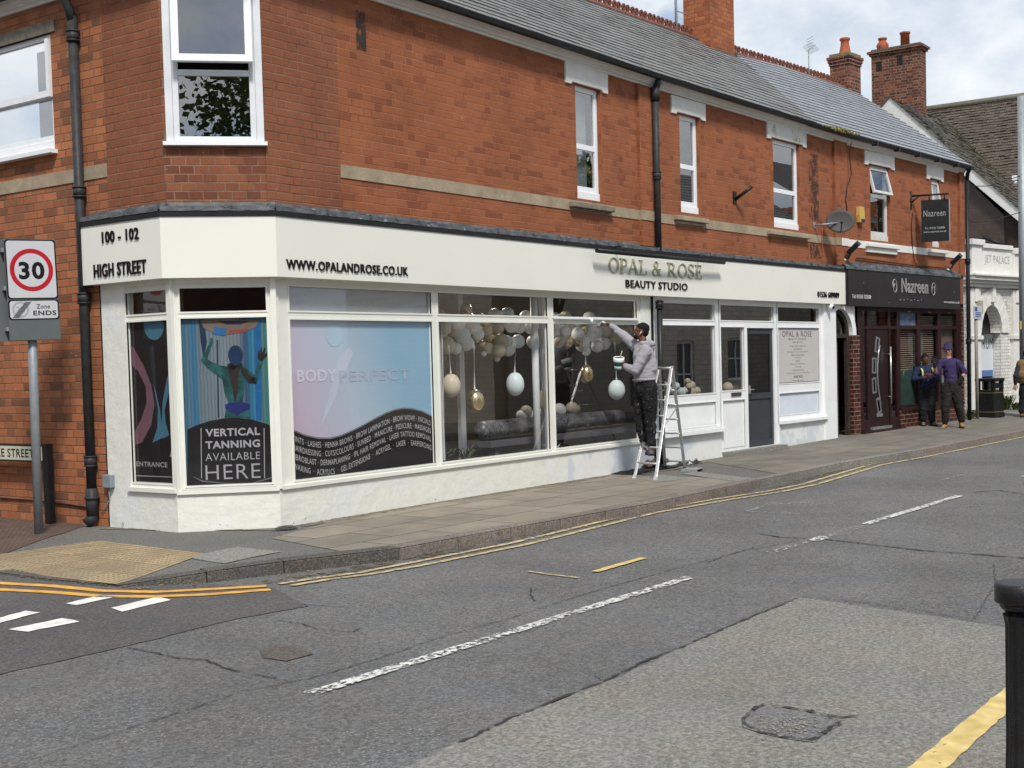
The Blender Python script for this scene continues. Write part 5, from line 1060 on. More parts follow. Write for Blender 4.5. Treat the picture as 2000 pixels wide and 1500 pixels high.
# ------------------------------------------------------------- the dark neighbouring shopfront
def uc(px, y=700, off=0.): return FC.on(px, y, off)[0]
NO = .12; n0, n1 = uc(1657, 560, NO), uc(1876, 570, NO); nz1, nz0 = FC.on(1700, 527, NO)[1], FC.on(1700, 597.5, NO)[1]
nz1 = FC.on(1760, 530.5, NO)[1]; nz0 = FC.on(1760, 600.5, NO)[1]
NF = bx(FC, 'dark_fascia', M_DARKBOARD, [(n0, n1, 0, NO, nz0, nz1)]); bx(FC, 'fascia_screw', M_STEEL, [(uc(1672+4, 546)-.02, uc(1676, 546), NO, NO+.005, nz0+.45, nz0+.47), (uc(1853, 563), uc(1853, 563)+.02, NO, NO+.005, nz0+.37, nz0+.39), (uc(1725, 588), uc(1725, 588)+.02, NO, NO+.005, nz0+.08, nz0+.1)], par=NF)
lead(FC, n0-.12, n1+.02, nz1-.03, NO, nz1+.13, .5)
M_LG = mat('silver_letters', (.33, .33, .33), .35, metal=.2, var=.05); M_LW = mat('pale_letters', (.5, .5, .5), .5)
ftext('Nazreen', FC, 1760, 1812, 543, 574, m=M_LG, bold=.014, par=NF, off=NO)
for k, (px_, py_, mir) in enumerate([(1748, 560, 1), (1822, 566, -1)]):
    s, z = FC.on(px_, py_, NO); pts = [(s+mir*(-.02-.12*math.cos(t_*.55)*math.exp(-t_*.05)), -NO-.006, z+.17*math.sin(t_*.55)*math.exp(-t_*.04)) for t_ in range(14)]; MB().tube(pts, .010, 6).build('fascia_scroll', M_LG, NF, FC.M)
    pts = [(s+mir*(-.0-.06*math.cos(t_*.6)), -NO-.006, z-.03+.09*math.sin(t_*.6)) for t_ in range(10)]; MB().tube(pts, .008, 6).build('fascia_scroll', M_LG, NF, FC.M)
ftext('Tel: 01536 725588', FC, 1664, 1701, 574.5, 584, m=M_LW, bold=.02, par=NF, off=NO, ext=.003); ftext('www.nazreen.co.uk', FC, 1843, 1874, 587, 593, m=M_LW, bold=.015, par=NF, off=NO, ext=.003)
ftext('- - · - · - ·', FC, 1757, 1800, 583, 588, m=M_LG, bold=.01, par=NF, off=NO, ext=.003)
s_ = [uc(x, 700, -.05) for x in (1683, 1693, 1696, 1735, 1737, 1751, 1756, 1791, 1797, 1831, 1837, 1868, 1874)]
zt2 = nz0-.04; ztr2 = FC.on(1710, 640, -.05)[1]; zb2 = FC.on(1760, 792, -.05)[1]
base = [(s_[6]-.02, s_[12]+.03)]
mb = MB(); mb.wall(ax1+.30, s_[6]-.06, .0, nz0+.05, [(s_[0], s_[1], .32, ztr2-.03), (s_[0], s_[1], ztr2+.03, zt2-.04), (s_[2]-.01, s_[3]+.01, .16, ztr2-.03), (s_[2]+.03, s_[3]-.03, ztr2+.04, zt2-.04), (s_[4]+.02, s_[5]-.01, .32, ztr2-.03), (s_[4]+.02, s_[5]-.01, ztr2+.03, zt2-.04)], y=.03, reveal=.06)
fr1 = mb.build('maroon_shop_frame', M_MAROON, T, FC.M)
mb = MB(); wins = [(s_[6]+.02, s_[7]), (s_[8], s_[9]), (s_[10], s_[11])]
mb.wall(s_[6]-.06, s_[12]+.04, zb2-.08, nz0+.05, [(a, b, zb2, ztr2-.03) for a, b in wins]+[(a, b, ztr2+.05, zt2-.05) for a, b in wins], y=.03, reveal=.06); fr2 = mb.build('maroon_shop_frame', M_MAROON, T, FC.M)
gN = glass(.16, (.8, .8, .8))
for a, b in wins:
    for c, d in ((zb2, ztr2-.03), (ztr2+.05, zt2-.05)): MB().quad((a-.01, .06, c-.01), (b+.01, .06, c-.01), (b+.01, .06, d+.01), (a-.01, .06, d+.01)).build('pane', gN, fr2, FC.M)
    bx(FC, 'vent_handle', M_STEEL, [((a+b)/2-.06, (a+b)/2+.06, -.03, -.015, zt2-.04, zt2-.025)], par=fr2)
for a, b in ((s_[0], s_[1]), (s_[4]+.02, s_[5]-.01)): MB().quad((a-.01, .06, .3), (b+.01, .06, .3), (b+.01, .06, zt2), (a-.01, .06, zt2)).build('pane', gN, fr1, FC.M)
MB().quad((s_[2], .06, ztr2), (s_[3], .06, ztr2), (s_[3], .06, zt2), (s_[2], .06, zt2)).build('pane', gN, fr1, FC.M)
# slatted blinds behind the neighbour's windows
mb = MB()
for a, b in wins[:2]+wins[2:]:
    z = 1.15 if a < wins[2][0] else 1.2
    while z < zt2-.1: mb.box(a, b, .14, .16, z, z+.022); z += .045
mb.build('window_blind', mat('beige_slats', (.42, .33, .26), .6, var=.1), T, FC.M)
bx(FC, 'frosted_film', mat('green_frost', (.06, .12, .10), .6, var=.3, scale=2), [(wins[0][0], wins[0][1], -.10, -.095, zb2, 1.28)], label='dark green lower film in the neighbour\'s first window')
bx(FC, 'curtain', mat('pale_curtain', (.38, .40, .42), .8), [(wins[2][0]+.15, wins[2][1], -.22, -.2, zb2, ztr2)])
bx(FC, 'frosted_film', mat('blue_frost', (.25, .33, .50), .6, var=.35, scale=7), [(wins[0][0], wins[0][1], -.08, -.075, ztr2+.05, zt2-.05)], label='blue patterned film in the small top pane')
bx(FC, 'brick_stall_riser', M_BRICKG, [(s_[6]-.06, LC, -.10, .0, -.1, zb2-.09)]); bx(FC, 'sill', M_MAROON, [(s_[6]-.06, s_[12]+.04, -.03, .05, zb2-.088, zb2-.045)]); bx(FC, 'brick_pier', M_BRICKG, [(s_[12]+.045, LC, -.10, .005, zb2-.088, nz0+.02)])
bx(FC, 'threshold', M_MAROON, [(ax1+.30, s_[6]-.02, -.1, .10, .0, .10)]); 
# dark door with its curved lights and long bar
d0, d1 = s_[2]+.01, s_[3]-.01; dz0, dz1 = .17, ztr2-.04
dd = bx(FC, 'dark_door', M_DDOOR, [(d0, d1, -.075, -.045, dz0, dz1)])
bx(FC, 'threshold_bar', M_STEEL, [(d0, d1, -.04, .02, .11, .165)], par=dd)
for k, (cx_, cy_, hh_, an) in enumerate([(1713, 674, .24, -14), (1707, 714, .24, -3), (1707, 753, .24, 4), (1716, 792, .24, 16)]):
    s, z = FC.on(cx_, cy_, -.045); Mx = FC.M @ Matrix.Translation((s, .045, z)) @ Matrix.Rotation(R(-an), 4, 'Y')
    mb = MB(); mb.frame(-.085, .085, -hh_/1.5, hh_/1.5, .035, -.012, .0); mb.build('door_light', M_STEEL, dd, Mx)
    MB().box(-.05, .05, -.004, .0, -hh_/1.5+.035, hh_/1.5-.035).build('pane', glass(.15, (.5, .5, .5)), dd, Mx)
pts = [FC.on(x, y, -.02) for x, y in [(1720, 674), (1717, 690), (1715.5, 710), (1715, 730), (1716, 750), (1718, 768), (1722.5, 789)]]
MB().tube([(p[0], .035, p[1]) for p in pts], .014, 6).build('curved_trim', M_STEEL, dd, FC.M)
pts = [FC.on(1732, 677, .02), FC.on(1735, 789, .02)]; mb = MB(); mb.cyl((d1-.07, -.04, pts[1][1]), (d1-.07, -.04, pts[0][1]), .017); mb.cyl((d1-.07, -.04, pts[1][1]+.15), (d1-.07, .045, pts[1][1]+.15), .01); mb.cyl((d1-.07, -.04, pts[0][1]-.15), (d1-.07, .045, pts[0][1]-.15), .01); mb.build('handle', M_STEEL, dd, FC.M)
bx(FC, 'letter_plate', M_STEEL, [((d0+d1)/2-.13, (d0+d1)/2+.13, -.045, -.035, .36, .43)], par=dd)
# ================================================================= WHITE SHOP AND GABLED HOUSE BEYOND
WS = thing('white_arched_shop', 'small white painted brick shop with arched doorway and moulded parapet beyond the terrace', 'building', PW)
def wr(*q, off=0.): return FW.rect(*q, off=off)
WW = 3.0; wz1 = 4.38
aL, aR = FW.on(1914, 650)[0]+.02, FW.on(1955, 650)[0]; wcx = (aL+aR)/2; wr_ = (aR-aL)/2; asp = FW.on(1930, 650)[1]
mb = MB(); mb.wall(-.25, WW, -.1, asp, [(aL, aR, -.1, asp)], reveal=.3)
n = 20; pr = [(wcx+wr_*math.cos(math.pi*k/n), asp+wr_*1.25*math.sin(math.pi*k/n)) for k in range(n+1)]; ztop = 3.75
for k in range(n): mb.quad((pr[k+1][0], 0, pr[k+1][1]), (pr[k][0], 0, pr[k][1]), (pr[k][0], 0, ztop), (pr[k+1][0], 0, ztop)); mb.quad((pr[k+1][0], 0, pr[k+1][1]), (pr[k+1][0], .3, pr[k+1][1]), (pr[k][0], .3, pr[k][1]), (pr[k][0], 0, pr[k][1]))
mb.wall(-.25, aL, asp, ztop); mb.wall(aR, WW, asp, ztop); mb.build('painted_brick_wall', M_BRICKW, WS, FW.M)
mb = MB(); ri = [(wcx+wr_*math.cos(math.pi*k/n), asp+wr_*1.25*math.sin(math.pi*k/n)) for k in range(n+1)]; ro = [(wcx+(wr_+.42)*math.cos(math.pi*k/n), asp+(wr_*1.25+.42)*math.sin(math.pi*k/n)) for k in range(n+1)]
for k in range(n): mb.prism([ri[k], ro[k], ro[k+1], ri[k+1]], -.05+.006*(k % 2), .02)
mb.build('arch_voussoirs', M_STONEW, WS, FW.M)
mb = MB()
for q in [[(-.2, .36, -.1, 3.3, .09), (-.22, .4, 1.95, 2.05, .14)], [(2.25, 2.75, -.1, 3.3, .09), (2.2, 2.8, 1.95, 2.05, .14)]]:
    mb = MB()
    for (a, b, z0, z1, o_) in q: mb.box(a, b, -o_, 0, z0, z1)
    mb.build('pilaster', M_STONEW, WS, FW.M)
CZ = FW.on(1930, 565, .3)[1]
mb = MB(); ends = [(-.3, 0), (WW, 0)]
for z, o_, h in [(3.35, .12, .09), (3.441, .2, .08), (3.522, .3, .10), (3.623, .36, .06)]: mb.box(-.3-o_*.3, WW, -o_, .25, z, z+h)
mb.box(-.2, .36, -.14, .2, 3.684, 4.45); mb.box(2.25, 2.75, -.14, .2, 3.684, 4.30); mb.box(.361, 2.249, -.06, .2, 3.684, 4.40); mb.box(-.27, .43, -.2, .25, 4.451, 4.60); mb.box(.431, 2.24, -.12, .25, 4.401, 4.52); mb.box(2.241, 2.85, -.2, .25, 4.301, 4.46)
mb.box(wcx-.08, wcx+.08, -.13, 0, 2.95, 3.348); mb.box(.0, .2, -.13, -.09, 2.95, 3.3); mb.box(2.4, 2.6, -.13, -.09, 2.95, 3.3)
mb.build('parapet', M_STONEW, WS, FW.M, bevel=.012)
ta, tb = FW.on(1916, 483, .06)[0], FW.on(1965, 500, .06)[0]; tzt = FW.on(1916, 480, .06)[1]; tzb = FW.on(1965, 503, .06)[1]
text('JET PALACE', .66, 2.12, 3.95, 4.22, -.061, mat('faded_grey_letters', (.30, .30, .31), .7), WS, FW.M, ext=.004, bold=-.006)
mb = MB(); mb.box(-.25, 0, 0, 7, -.1, 3.7); mb.box(WW-.001, WW+.8, .1, 7, -.1, 4.2); mb.box(-.2, WW, .25, 7, 3.5, 3.72); mb.build('side_wall', M_BRICKW, WS, FW.M)
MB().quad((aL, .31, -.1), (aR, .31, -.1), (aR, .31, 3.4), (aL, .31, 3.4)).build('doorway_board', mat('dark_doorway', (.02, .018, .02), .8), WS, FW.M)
pa_, pb_ = FW.on(1913, 700, -.2)[0]+.12, FW.on(1943, 700, -.2)[0]+.12
pz1, pz0 = FW.on(1930, 652, -.2)[1], FW.on(1930, 735, -.2)[1]
PO = bx(FW, 'white_poster', mat('white_poster', (.62, .66, .72), .5, var=.04), [(aL+.02, aR-.02, -.24, -.22, pz0, pz1)], par=WS)
text('DRUM', aL+.34, aR-.04, pz0+.75, pz0+1.05, .219, M_DARKIN, PO, FW.M, ext=.002, bold=-.004)
bx(FW, 'blue_notice', mat('blue_notice', (.10, .18, .38), .5), [(aL+.04, aR-.06, -.219, -.21, pz0, pz0+.17)], par=PO)
mb = MB(); 
for z in (1.1, 1.13): pass
bx(FW, 'alarm_box', mat('cream_box', (.42, .38, .28), .6), [(.1, .26, .09, .2, 2.62, 2.98)], par=WS)
# gabled house
XG = 40.0; XN = Vector((1, 0, 0))
def gx(x, y, xg=XG): d = ray(x, y); q = CAM+d*((xg-CAM.x)/d.x); return q
ap, ft, lf = gx(1738, 190), gx(1990, 409), gx(1700, 232)
GH = thing('gabled_house', 'brown tile hung house with white bargeboards and clay tiled roofs behind the terrace end', 'building', (XG, 12.5, 0))
sl_r = (ap.z-ft.z)/(ap.y-ft.y)   # rise per metre towards the street
by = ap.y+(ap.z-ft.z)/sl_r
M_HUNG = slate('tile_hung_wall', (.055, .036, .028), .17, .24, (.012, .01, .01)); 
mb = MB(); mb.add([(XG+.25, ft.y+.5, 0), (XG+.25, by-.5, 0), (XG+.25, by-.5, ft.z-.1), (XG+.25, ap.y, ap.z-.3), (XG+.25, ft.y+.5, ft.z-.1)], [(0, 1, 2, 3, 4)]); mb.add([(XG+.25, ft.y+.5, 0), (XG+.25, ft.y+.5, ft.z), (XG+12, ft.y+.5, ft.z), (XG+12, ft.y+.5, 0)], [(0, 1, 2, 3)]); mb.build('tile_hung_wall', M_HUNG, GH)
mb = MB()
for sg, e in ((1, (ft.y, ft.z)), (-1, (by, ft.z))):
    t_ = Vector((0, ap.y, ap.z)); f_ = Vector((0, e[0], e[1])); d_ = .36; ex = XG
    vs = [Vector((x, p.y, p.z+dz)) for x in (ex, ex+.06) for p, dz in ((t_, 0), (f_, 0), (f_, -d_), (t_, -d_*1.35))]
    mb.add(vs, [(0, 1, 2, 3), (7, 6, 5, 4), (0, 4, 5, 1), (1, 5, 6, 2), (2, 6, 7, 3)])
mb.build('bargeboard', mat('weathered_bargeboard', (.60, .60, .57), .7, var=.1, scale=4, dirt=((.35, .34, .30), .60, 5), bump=.2), GH)
mb = MB(); mb.add([(XG+.06, ap.y, ap.z-.45), (XG+.06, ft.y, ft.z-.36), (XG+.3, ft.y, ft.z-.36), (XG+.3, ap.y, ap.z-.45)], [(0, 1, 2, 3)]); mb.build('soffit', M_BLACK, GH)
rg = gx(1815, 215, 43.5); RXE = 46.0
# main ridge runs across, back from the street
m0, m1 = gx(1815, 215, RXE), gx(2000, 188, RXE); zr = (m0.z+m1.z)/2
courses('tiled_roof_gable', (XG-.05, ft.y, ft.z), (XG+7, ft.y, ft.z), (XG+7, ap.y, ap.z), (XG-.05, ap.y, ap.z), M_TILEMOSS, .12, par=GH, step=.012, ragged=.03, wd=.17)
courses('tiled_roof_gable', (XG+7, by, ft.z), (XG-.05, by, ft.z), (XG-.05, ap.y, ap.z), (XG+7, ap.y, ap.z), M_TILEMOSS, .12, par=GH, step=.012)
zt0 = 5.2
courses('tiled_roof', (XG+1.0+.6, 26, 4.6), (XG+1.6, m1.y-4.6, 4.6), (RXE, m1.y-4.6, zr), (RXE, 26, zr), M_TILE, .13, par=GH, step=.02, ragged=.035, wd=.17)
mb = MB(); mb.cyl((RXE, 26, zr+.02), (RXE, m1.y-4.6, zr+.02), .12, seg=10); mb.build('ridge_tiles', M_TILEMOSS, GH)
mb = MB(); mb.add([(RXE, m1.y-4.6, zr), (RXE, 26, zr), (RXE+6, 26, 4.6), (RXE+6, m1.y-4.6, 4.6)], [(0, 1, 2, 3)]); mb.build('rear_roof', M_TILE, GH)
mb = MB(); mb.tube([(XG-.02, ft.y-.12, ft.z-.42), (XG+5, ft.y-.12, ft.z-.42)], .06, 8); mb.tube([(XG-.5, ft.y+.9, 5.0), (XG+.0, ft.y+.1, 4.6)], .05, 8); mb.build('gutter', M_BLACK, GH)
# its big chimney: wide side towards the side street
q0_, q1_ = gx(1698, 105, XG+.9), gx(1801, 90, XG+.9)
cy = (q0_.y+q1_.y)/2; wy = abs(q0_.y-q1_.y); zc_ = (q0_.z+q1_.z)/2+.05
Mc = Matrix.Translation((XG+.9+.26, cy, 0))
POT2 = [(.14, 0), (.16, .04), (.19, .13), (.185, .20), (.12, .28), (.11, .33), (.14, .35), (.14, .40), (.10, .41)]; POT3 = [(.14, 0), (.14, .40), (.165, .41), (.165, .46), (.14, .47)]
ch = stack(GH, 'chimney', Mc, .52, wy-.12, ap.z-3.2, zc_, M_BRICKD, mat('grey_cap', (.11, .11, .085), .9, var=.3), steps=2, over=.09, pots=[(0, wy*.30, POT2), (0, -wy*.13, POT3)])
mb = MB()
for x_, z_ in ((.32, -.42), (-.08, -.33)): mb.box(XG+.895, XG+.90, cy+x_*wy-.09, cy+x_*wy+.09, zc_+z_-.12-.1, zc_+z_+.1)
mb.build('chimney_vent', M_DARKIN, GH)
mb = MB()
for k in range(9):
    t_ = k/8; f_ = .07+.26*t_; y_ = ap.y+(ft.y-ap.y)*f_; z_ = ap.z+(ft.z-ap.z)*f_
    mb.box(XG+.85, XG+.895, y_-.07, y_+.05, z_-.02, z_+.15)
mb.build('lead_flashing', M_LEAD, GH)
# ================================================================= THINGS FIXED TO THE WALLS
def tl(name, label, cat, fr, s, out_, z, group=None): return thing(name, label, cat, fr.at(s, out_, z), group)
# satellite dish
s, z = FB.on(1641, 433, .35); D = tl('satellite_dish', 'grey oval satellite dish on a wall arm above the neighbouring dark fascia', 'satellite dish', FB, s, 0, z)
ppm = px_per_m(FB.at(s, .35, z)); rr = 28/ppm; tocam = (CAM-FB.at(s, .35, z)).normalized(); nd = (tocam+Vector((-.35, -.3, .35))).normalized()
q = nd.to_track_quat('Z', 'Y').to_matrix().to_4x4(); Md = Matrix.Translation(FB.at(s, .35, z)) @ q
mb = MB(); prof = [(rr*t_, rr*.16*t_*t_) for t_ in (.02, .3, .55, .8, 1.0)]+[(rr*1.0, rr*.16-.012), (rr*.5, -.01), (.02, -.012)]; mb.lathe(prof, 32); mb.build('dish', mat('dish_grey', (.07, .07, .068), .6, var=.15, scale=6), D, Md @ Matrix.Scale(.82, 4, (0, 1, 0)))
tip = Md @ Vector((.0, -rr*.35, rr*.95)); base = Md @ Vector((0, -rr*.78, .02)); mb = MB(); mb.tube([base, base.lerp(tip, .5)+Vector((0, 0, -.03)), tip], .010, 8); mb.build('feed_arm', M_BLACK, D)
MB().cyl(tip, tip+(Md.translation-tip).normalized()*.07, .025, .02).build('receiver', M_BLACK, D)
wl = FB.at(s-.36, 0, z-.06); mb = MB(); mb.tube([wl, wl-FB.n*.22, Md.translation-FB.n*.0-nd*.06], .016, 8); mb.cyl(wl, wl-FB.n*.012, .06); mb.build('wall_bracket', M_GREY, D)
# alarm box
s, z = FC.on(1681, 421, .05); A_ = tl('alarm_box', 'yellow burglar alarm box with blue strip on the brick beside the dish', 'alarm box', FC, s, 0, z)
mb = MB(); mb.prism([(-.09, -.14), (.09, -.14), (.11, 0), (.09, .17), (-.09, .17), (-.11, 0)], -.09, 0); mb.build('box', mat('alarm_yellow', (.55, .38, .10), .4), A_, FC.M @ Matrix.Translation((s, 0, z)), bevel=.01)
mb = MB(); mb.box(-.06, .09, -.094, -.0905, -.13, -.07); mb.build('light_strip', mat('alarm_blue', (.02, .03, .10), .3), A_, FC.M @ Matrix.Translation((s, 0, z)))
# hanging sign: a projecting arm square to the wall with the board under it, facing along the street
s, z = FC.on(1783, 388, .05); H = tl('hanging_sign', 'black projecting salon sign board hanging from a wall arm', 'hanging sign', FC, s, 0, z)
Pw = FC.at(s, 0, z); Pe = plane_hit = None
# board is read from the camera side, so it stands out square from the wall
bw = .62; d0_ = px_per_m(Pw)
def outp(px, py): # point on the vertical plane through the bracket, square to the wall, turned a little
    n_ = Vector((math.cos(FC.a+R(22)), math.sin(FC.a+R(22)), 0)); d = ray(px, py); return CAM+d*((Pw-FC.n*.05-CAM).dot(n_)/d.dot(n_))
tl_, tr_, br_, bl_ = outp(1799, 391), outp(1853, 388), outp(1853, 470), outp(1799, 473)
hd_ = (tr_-tl_); hd_.z = 0; Wb = hd_.length; hd_.normalize(); Hb = ((tl_.z-bl_.z)+(tr_.z-br_.z))/2; Mh = Matrix.Translation((tl_.x, tl_.y, (tl_.z+tr_.z)/2-Hb)) @ Matrix(((hd_.x, -hd_.y, 0), (hd_.y, hd_.x, 0), (0, 0, 1))).to_4x4()
bd = MB().box(0, Wb, 0, .05, 0, Hb).build('board', M_BLACK, H, Mh, bevel=.004); MB().box(Wb+.001, Wb+.02, -.004, .054, 0, Hb).build('board_edge', M_GREY, H, Mh)
text('Nazreen', Wb*.08, Wb*.88, Hb*.60, Hb*.75, -.001, M_LG, bd, Mh, ext=.002, bold=.004); text('Tel: 01536 725588', Wb*.12, Wb*.84, Hb*.30, Hb*.345, -.001, M_LW, bd, Mh, ext=.001); text('www.nazreen.co.uk', Wb*.08, Wb*.90, Hb*.215, Hb*.26, -.001, M_LW, bd, Mh, ext=.001)
aw = Pw; mb = MB(); e0_ = Vector((Pw.x, Pw.y, tl_.z+.10)); e1_ = Vector((tr_.x, tr_.y, tl_.z+.10)); mb.tube([e0_, e1_], .022, 8)
for t_ in (.3, .85): p_ = Vector((tl_.x, tl_.y, 0)).lerp(Vector((tr_.x, tr_.y, 0)), t_); mb.tube([Vector((p_.x, p_.y, tl_.z+.09)), Vector((p_.x, p_.y, tl_.z-.01))], .014, 6)
mb.tube([e0_+Vector((0, 0, .1)), e0_+Vector((0, 0, -.28))], .025, 6); mb.tube([e0_+Vector((0, 0, -.14)), e0_.lerp(e1_, .25)], .016, 6); mb.build('wall_arm', M_BLACK, H)
# other small fixings
def flood(px, py, lab):
    s, z = FC.on(px, py, .15); F_ = tl('floodlight', lab, 'floodlight', FC, s, .03, z-.18, 'floodlights over the dark fascia'); M_ = FC.M @ Matrix.Translation((s, 0, z))
    MB().box(-.09, .09, -.06, .04, -.13, .13).build('lamp_head', M_BLACK, F_, M_ @ Matrix.Translation((0, -.22, .02)) @ Matrix.Rotation(R(50), 4, 'X') @ Matrix.Rotation(R(20), 4, 'Z'))
    MB().tube([(0, 0, -.2), (0, -.12, -.17), (0, -.2, -.02)], .018, 8).build('arm', M_BLACK, F_, M_); MB().ball((0, -.04, -.2), (.05, .04, .03)).build('sensor', M_UPVC, F_, M_)
flood(1660, 486, 'black floodlight at the left end above the dark salon fascia'); flood(1861, 508, 'black floodlight at the right end above the dark salon fascia')
s, z = FB.on(1436, 386, .02); K = tl('flag_bracket', 'short black angled pole holder bolted to the brick above the white fascia', 'bracket', FB, s, 0, z)
MB().box(s-.05, s+.05, -.02, 0, z-.10, z+.10).build('back_plate', M_BLACK, K, FB.M); p1_ = (s+.07, -.30, z+.16); MB().cyl((s, -.02, z-.03), p1_, .028).build('tube', M_BLACK, K, FB.M)
s, z = FB.on(1624, 599, .12); K = tl('security_camera', 'white dome security camera under the end of the white fascia', 'security camera', FB, s, 0, z)
MB().ball((s, -.10, z), (.065, .065, .065)).build('housing', M_UPVC, K, FB.M); MB().ball((s+.0, -.15, z-.015), .035).build('lens', M_BLACK, K, FB.M); MB().cyl((s, 0, z+.02), (s, -.08, z+.02), .045).build('mount', M_UPVC, K, FB.M)
s, z = FL.on(212, 940, .03); K = tl('meter_box', 'small grey plastic socket box on the white plinth by the corner downpipe', 'junction box', FL, s, 0, z)
MB().box(s-.07, s+.07, -.06, 0, z-.07, z+.07).build('box', mat('box_grey', (.22, .25, .28), .5), K, FL.M, bevel=.008); MB().tube([(s, -.03, z-.07), (s-.01, -.02, z-.2), (s-.10, -.02, z-.3), (s-.16, -.02, z-.36)], .006, 6).build('cable', M_GREY, K, FL.M)
def cable(fr, pts, off, lab, r_=.009, m=M_BLACK):
    P = [fr.on(x, y, off) for x, y in pts]; mb = MB(); mb.tube([(a, -off, b) for a, b in P], r_, 6); tag(mb.build('cable', m, None, fr.M), lab, 'cable')
cable(FC, [(1665, 266), (1659, 300), (1663, 340), (1655, 365), (1652, 390), (1655, 412)], .075, 'thin black cable hanging from the gutter down to the satellite dish')
cable(FC, [(1783, 415), (1780, 440), (1782, 480), (1786, 510), (1795, 522), (1815, 530)], .02, 'thin black cable running down from the hanging sign to the dark fascia')
cable(FB, [(1606, 445), (1605, 470), (1608, 492), (1603, 502)], .02, 'short brown cable dangling below the satellite dish', m=M_TERRA)
cable(FC, [(1672, 504), (1700, 507), (1740, 513), (1790, 519), (1850, 524)], .03, 'black cable clipped along the brick above the dark fascia', .012)
cable(FL, [(0, 973), (60, 977), (110, 982), (150, 988), (176, 992)], .015, 'thin black cable low along the side street brickwork')
# aerials and moss
pb_ = FC.on(1580, 140, -3.0); K = tl('tv_aerial', 'thin spiky television aerial behind the crested roof ridge', 'aerial', FC, pb_[0], -3.0, pb_[1]-.4); z0 = pb_[1]; s = pb_[0]; zt_ = FC.on(1580, 97, -3)[1]
mb = MB(); mb.cyl((s, 3, z0-.4), (s, 3, zt_), .014, seg=6); mb.build('mast', M_GREY, K, FC.M)
mb = MB(); a_ = Vector((s-.12, 3, zt_-.06)); b_ = Vector((s+.34, 3, zt_+.16)); mb.cyl(a_, b_, .008, seg=6)
for t_ in range(9): p_ = a_.lerp(b_, .1+.1*t_); mb.cyl(p_+Vector((.03, -.1, -.10)), p_+Vector((-.03, .1, .10)), .004, seg=5)
for t_ in range(5): mb.cyl((s-.12+.0*t_, 2.8, zt_-.02+.07*t_), (s+.12, 3.1, zt_+.02+.06*t_), .004, seg=5)
mb.build('antenna', M_GREY, K, FC.M)
pa_ = FB.on(1321, 55, -3.0); K = tl('aerial_pole', 'grey aerial pole standing left of the orange brick chimney', 'aerial', FB, pa_[0], -3.0, pa_[1]-.4); mb = MB(); mb.cyl((pa_[0], 3, pa_[1]-.5), (pa_[0], 3, pa_[1]+1.6), .028, seg=8); mb.cyl((pa_[0], 3, pa_[1]+.35), (pa_[0]+.3, 2.9, pa_[1]+.3), .012, seg=6); mb.build('mast', M_GREY, K, FB.M)
mb = MB(); s, z = FC.on(1640, 256, .28)
for k in range(260):
    a = random.gauss(0, .32); r_ = random.uniform(.006, .022); mb.ball((s+a, -.27+random.uniform(-.07, .03), z+.0+random.uniform(-.03, .05)*math.exp(-a*a*3)), (r_, r_, r_*1.4), None, 5, 3)
o = mb.build('gutter_moss', mat('moss', (.13, .12, .03), .95, var=.5, scale=20, c2=(.22, .19, .07)), None, FC.M, kind='stuff', label='yellow green moss growing out of the gutter')
# ================================================================= STREET FURNITURE
gB = depth_at(1996, 1300, 4.1); bxy = Vector((gB.x, gB.y, 0))
BZ = EYE-(1140-686)/F_PX*4.1
K = thing('bollard', 'black fluted cast iron bollard with flat cap at the near pavement edge', 'bollard', bxy)
Mb = Matrix.Translation((bxy.x, bxy.y, BZ))
cap = [(.076, -.062), (.080, -.058), (.080, -.006), (.076, .0), (.070, .002), (.01, .004)]
M_IRON = mat('cast_iron_black', (.010, .010, .011), .28, spec=.5, var=.4, scale=20, bump=.35, bscale=160)
MB().lathe([(.05, -.09), (.062, -.078), (.066, -.07), (.06, -.062), (.076, -.0615)], 40).build('collar', M_IRON, K, Mb); MB().lathe(cap, 40).build('cap', M_IRON, K, Mb)
mb = MB(); seg = 96; prof = [(.056, -.10), (.050, -.13), (.051, -.5), (.056, -BZ+.25), (.075, -BZ+.18), (.085, -BZ+.01)]; vs = []
for i, (r_, z) in enumerate(prof):
    for k in range(seg): rr_ = r_-(.0055*abs(math.sin(k*math.pi*12/seg)) if 0 < i < 4 else 0); vs.append((rr_*math.cos(2*math.pi*k/seg), rr_*math.sin(2*math.pi*k/seg), z))
mb.add(vs, [(i*seg+k, (i+1)*seg+k, (i+1)*seg+(k+1) % seg, i*seg+(k+1) % seg) for i in range(len(prof)-1) for k in range(seg)], True); mb.build('fluted_post', M_IRON, K, Mb)
# speed limit sign
sp0 = gp(76, 1043); K = thing('speed_limit_sign', 'grey pole with 30 speed limit plate and zone ends panel beside the side street wall', 'road sign', sp0)
dep = (sp0-CAM).dot(fw); top = depth_at(64, 668, dep); top = Vector((sp0.x, sp0.y, depth_at(64, 668, dep).z))
lean = (depth_at(66.5, 668, dep)-sp0); lean.z = 0
ax = Vector((lean.x*.5, lean.y*.5, top.z-sp0.z)).normalized(); MB().cyl(sp0-ax*.05, sp0+ax*(top.z-sp0.z+1.0), .047, seg=20).build('pole', M_GREY, K)
cx_, cy_ = 64, 566; pc = depth_at(cx_, cy_, dep-.15); tc_ = (CAM-pc); tc_.z = 0; tc_.normalize(); ang = math.atan2(tc_.y, tc_.x)+R(16); Ms = Matrix.Translation(pc) @ Matrix.Rotation(ang+R(90), 4, 'Z') @ Matrix.Rotation(R(-1.2), 4, 'Y')
ppm = F_PX/(dep-.09); w2 = 49/ppm; h2 = 98/ppm
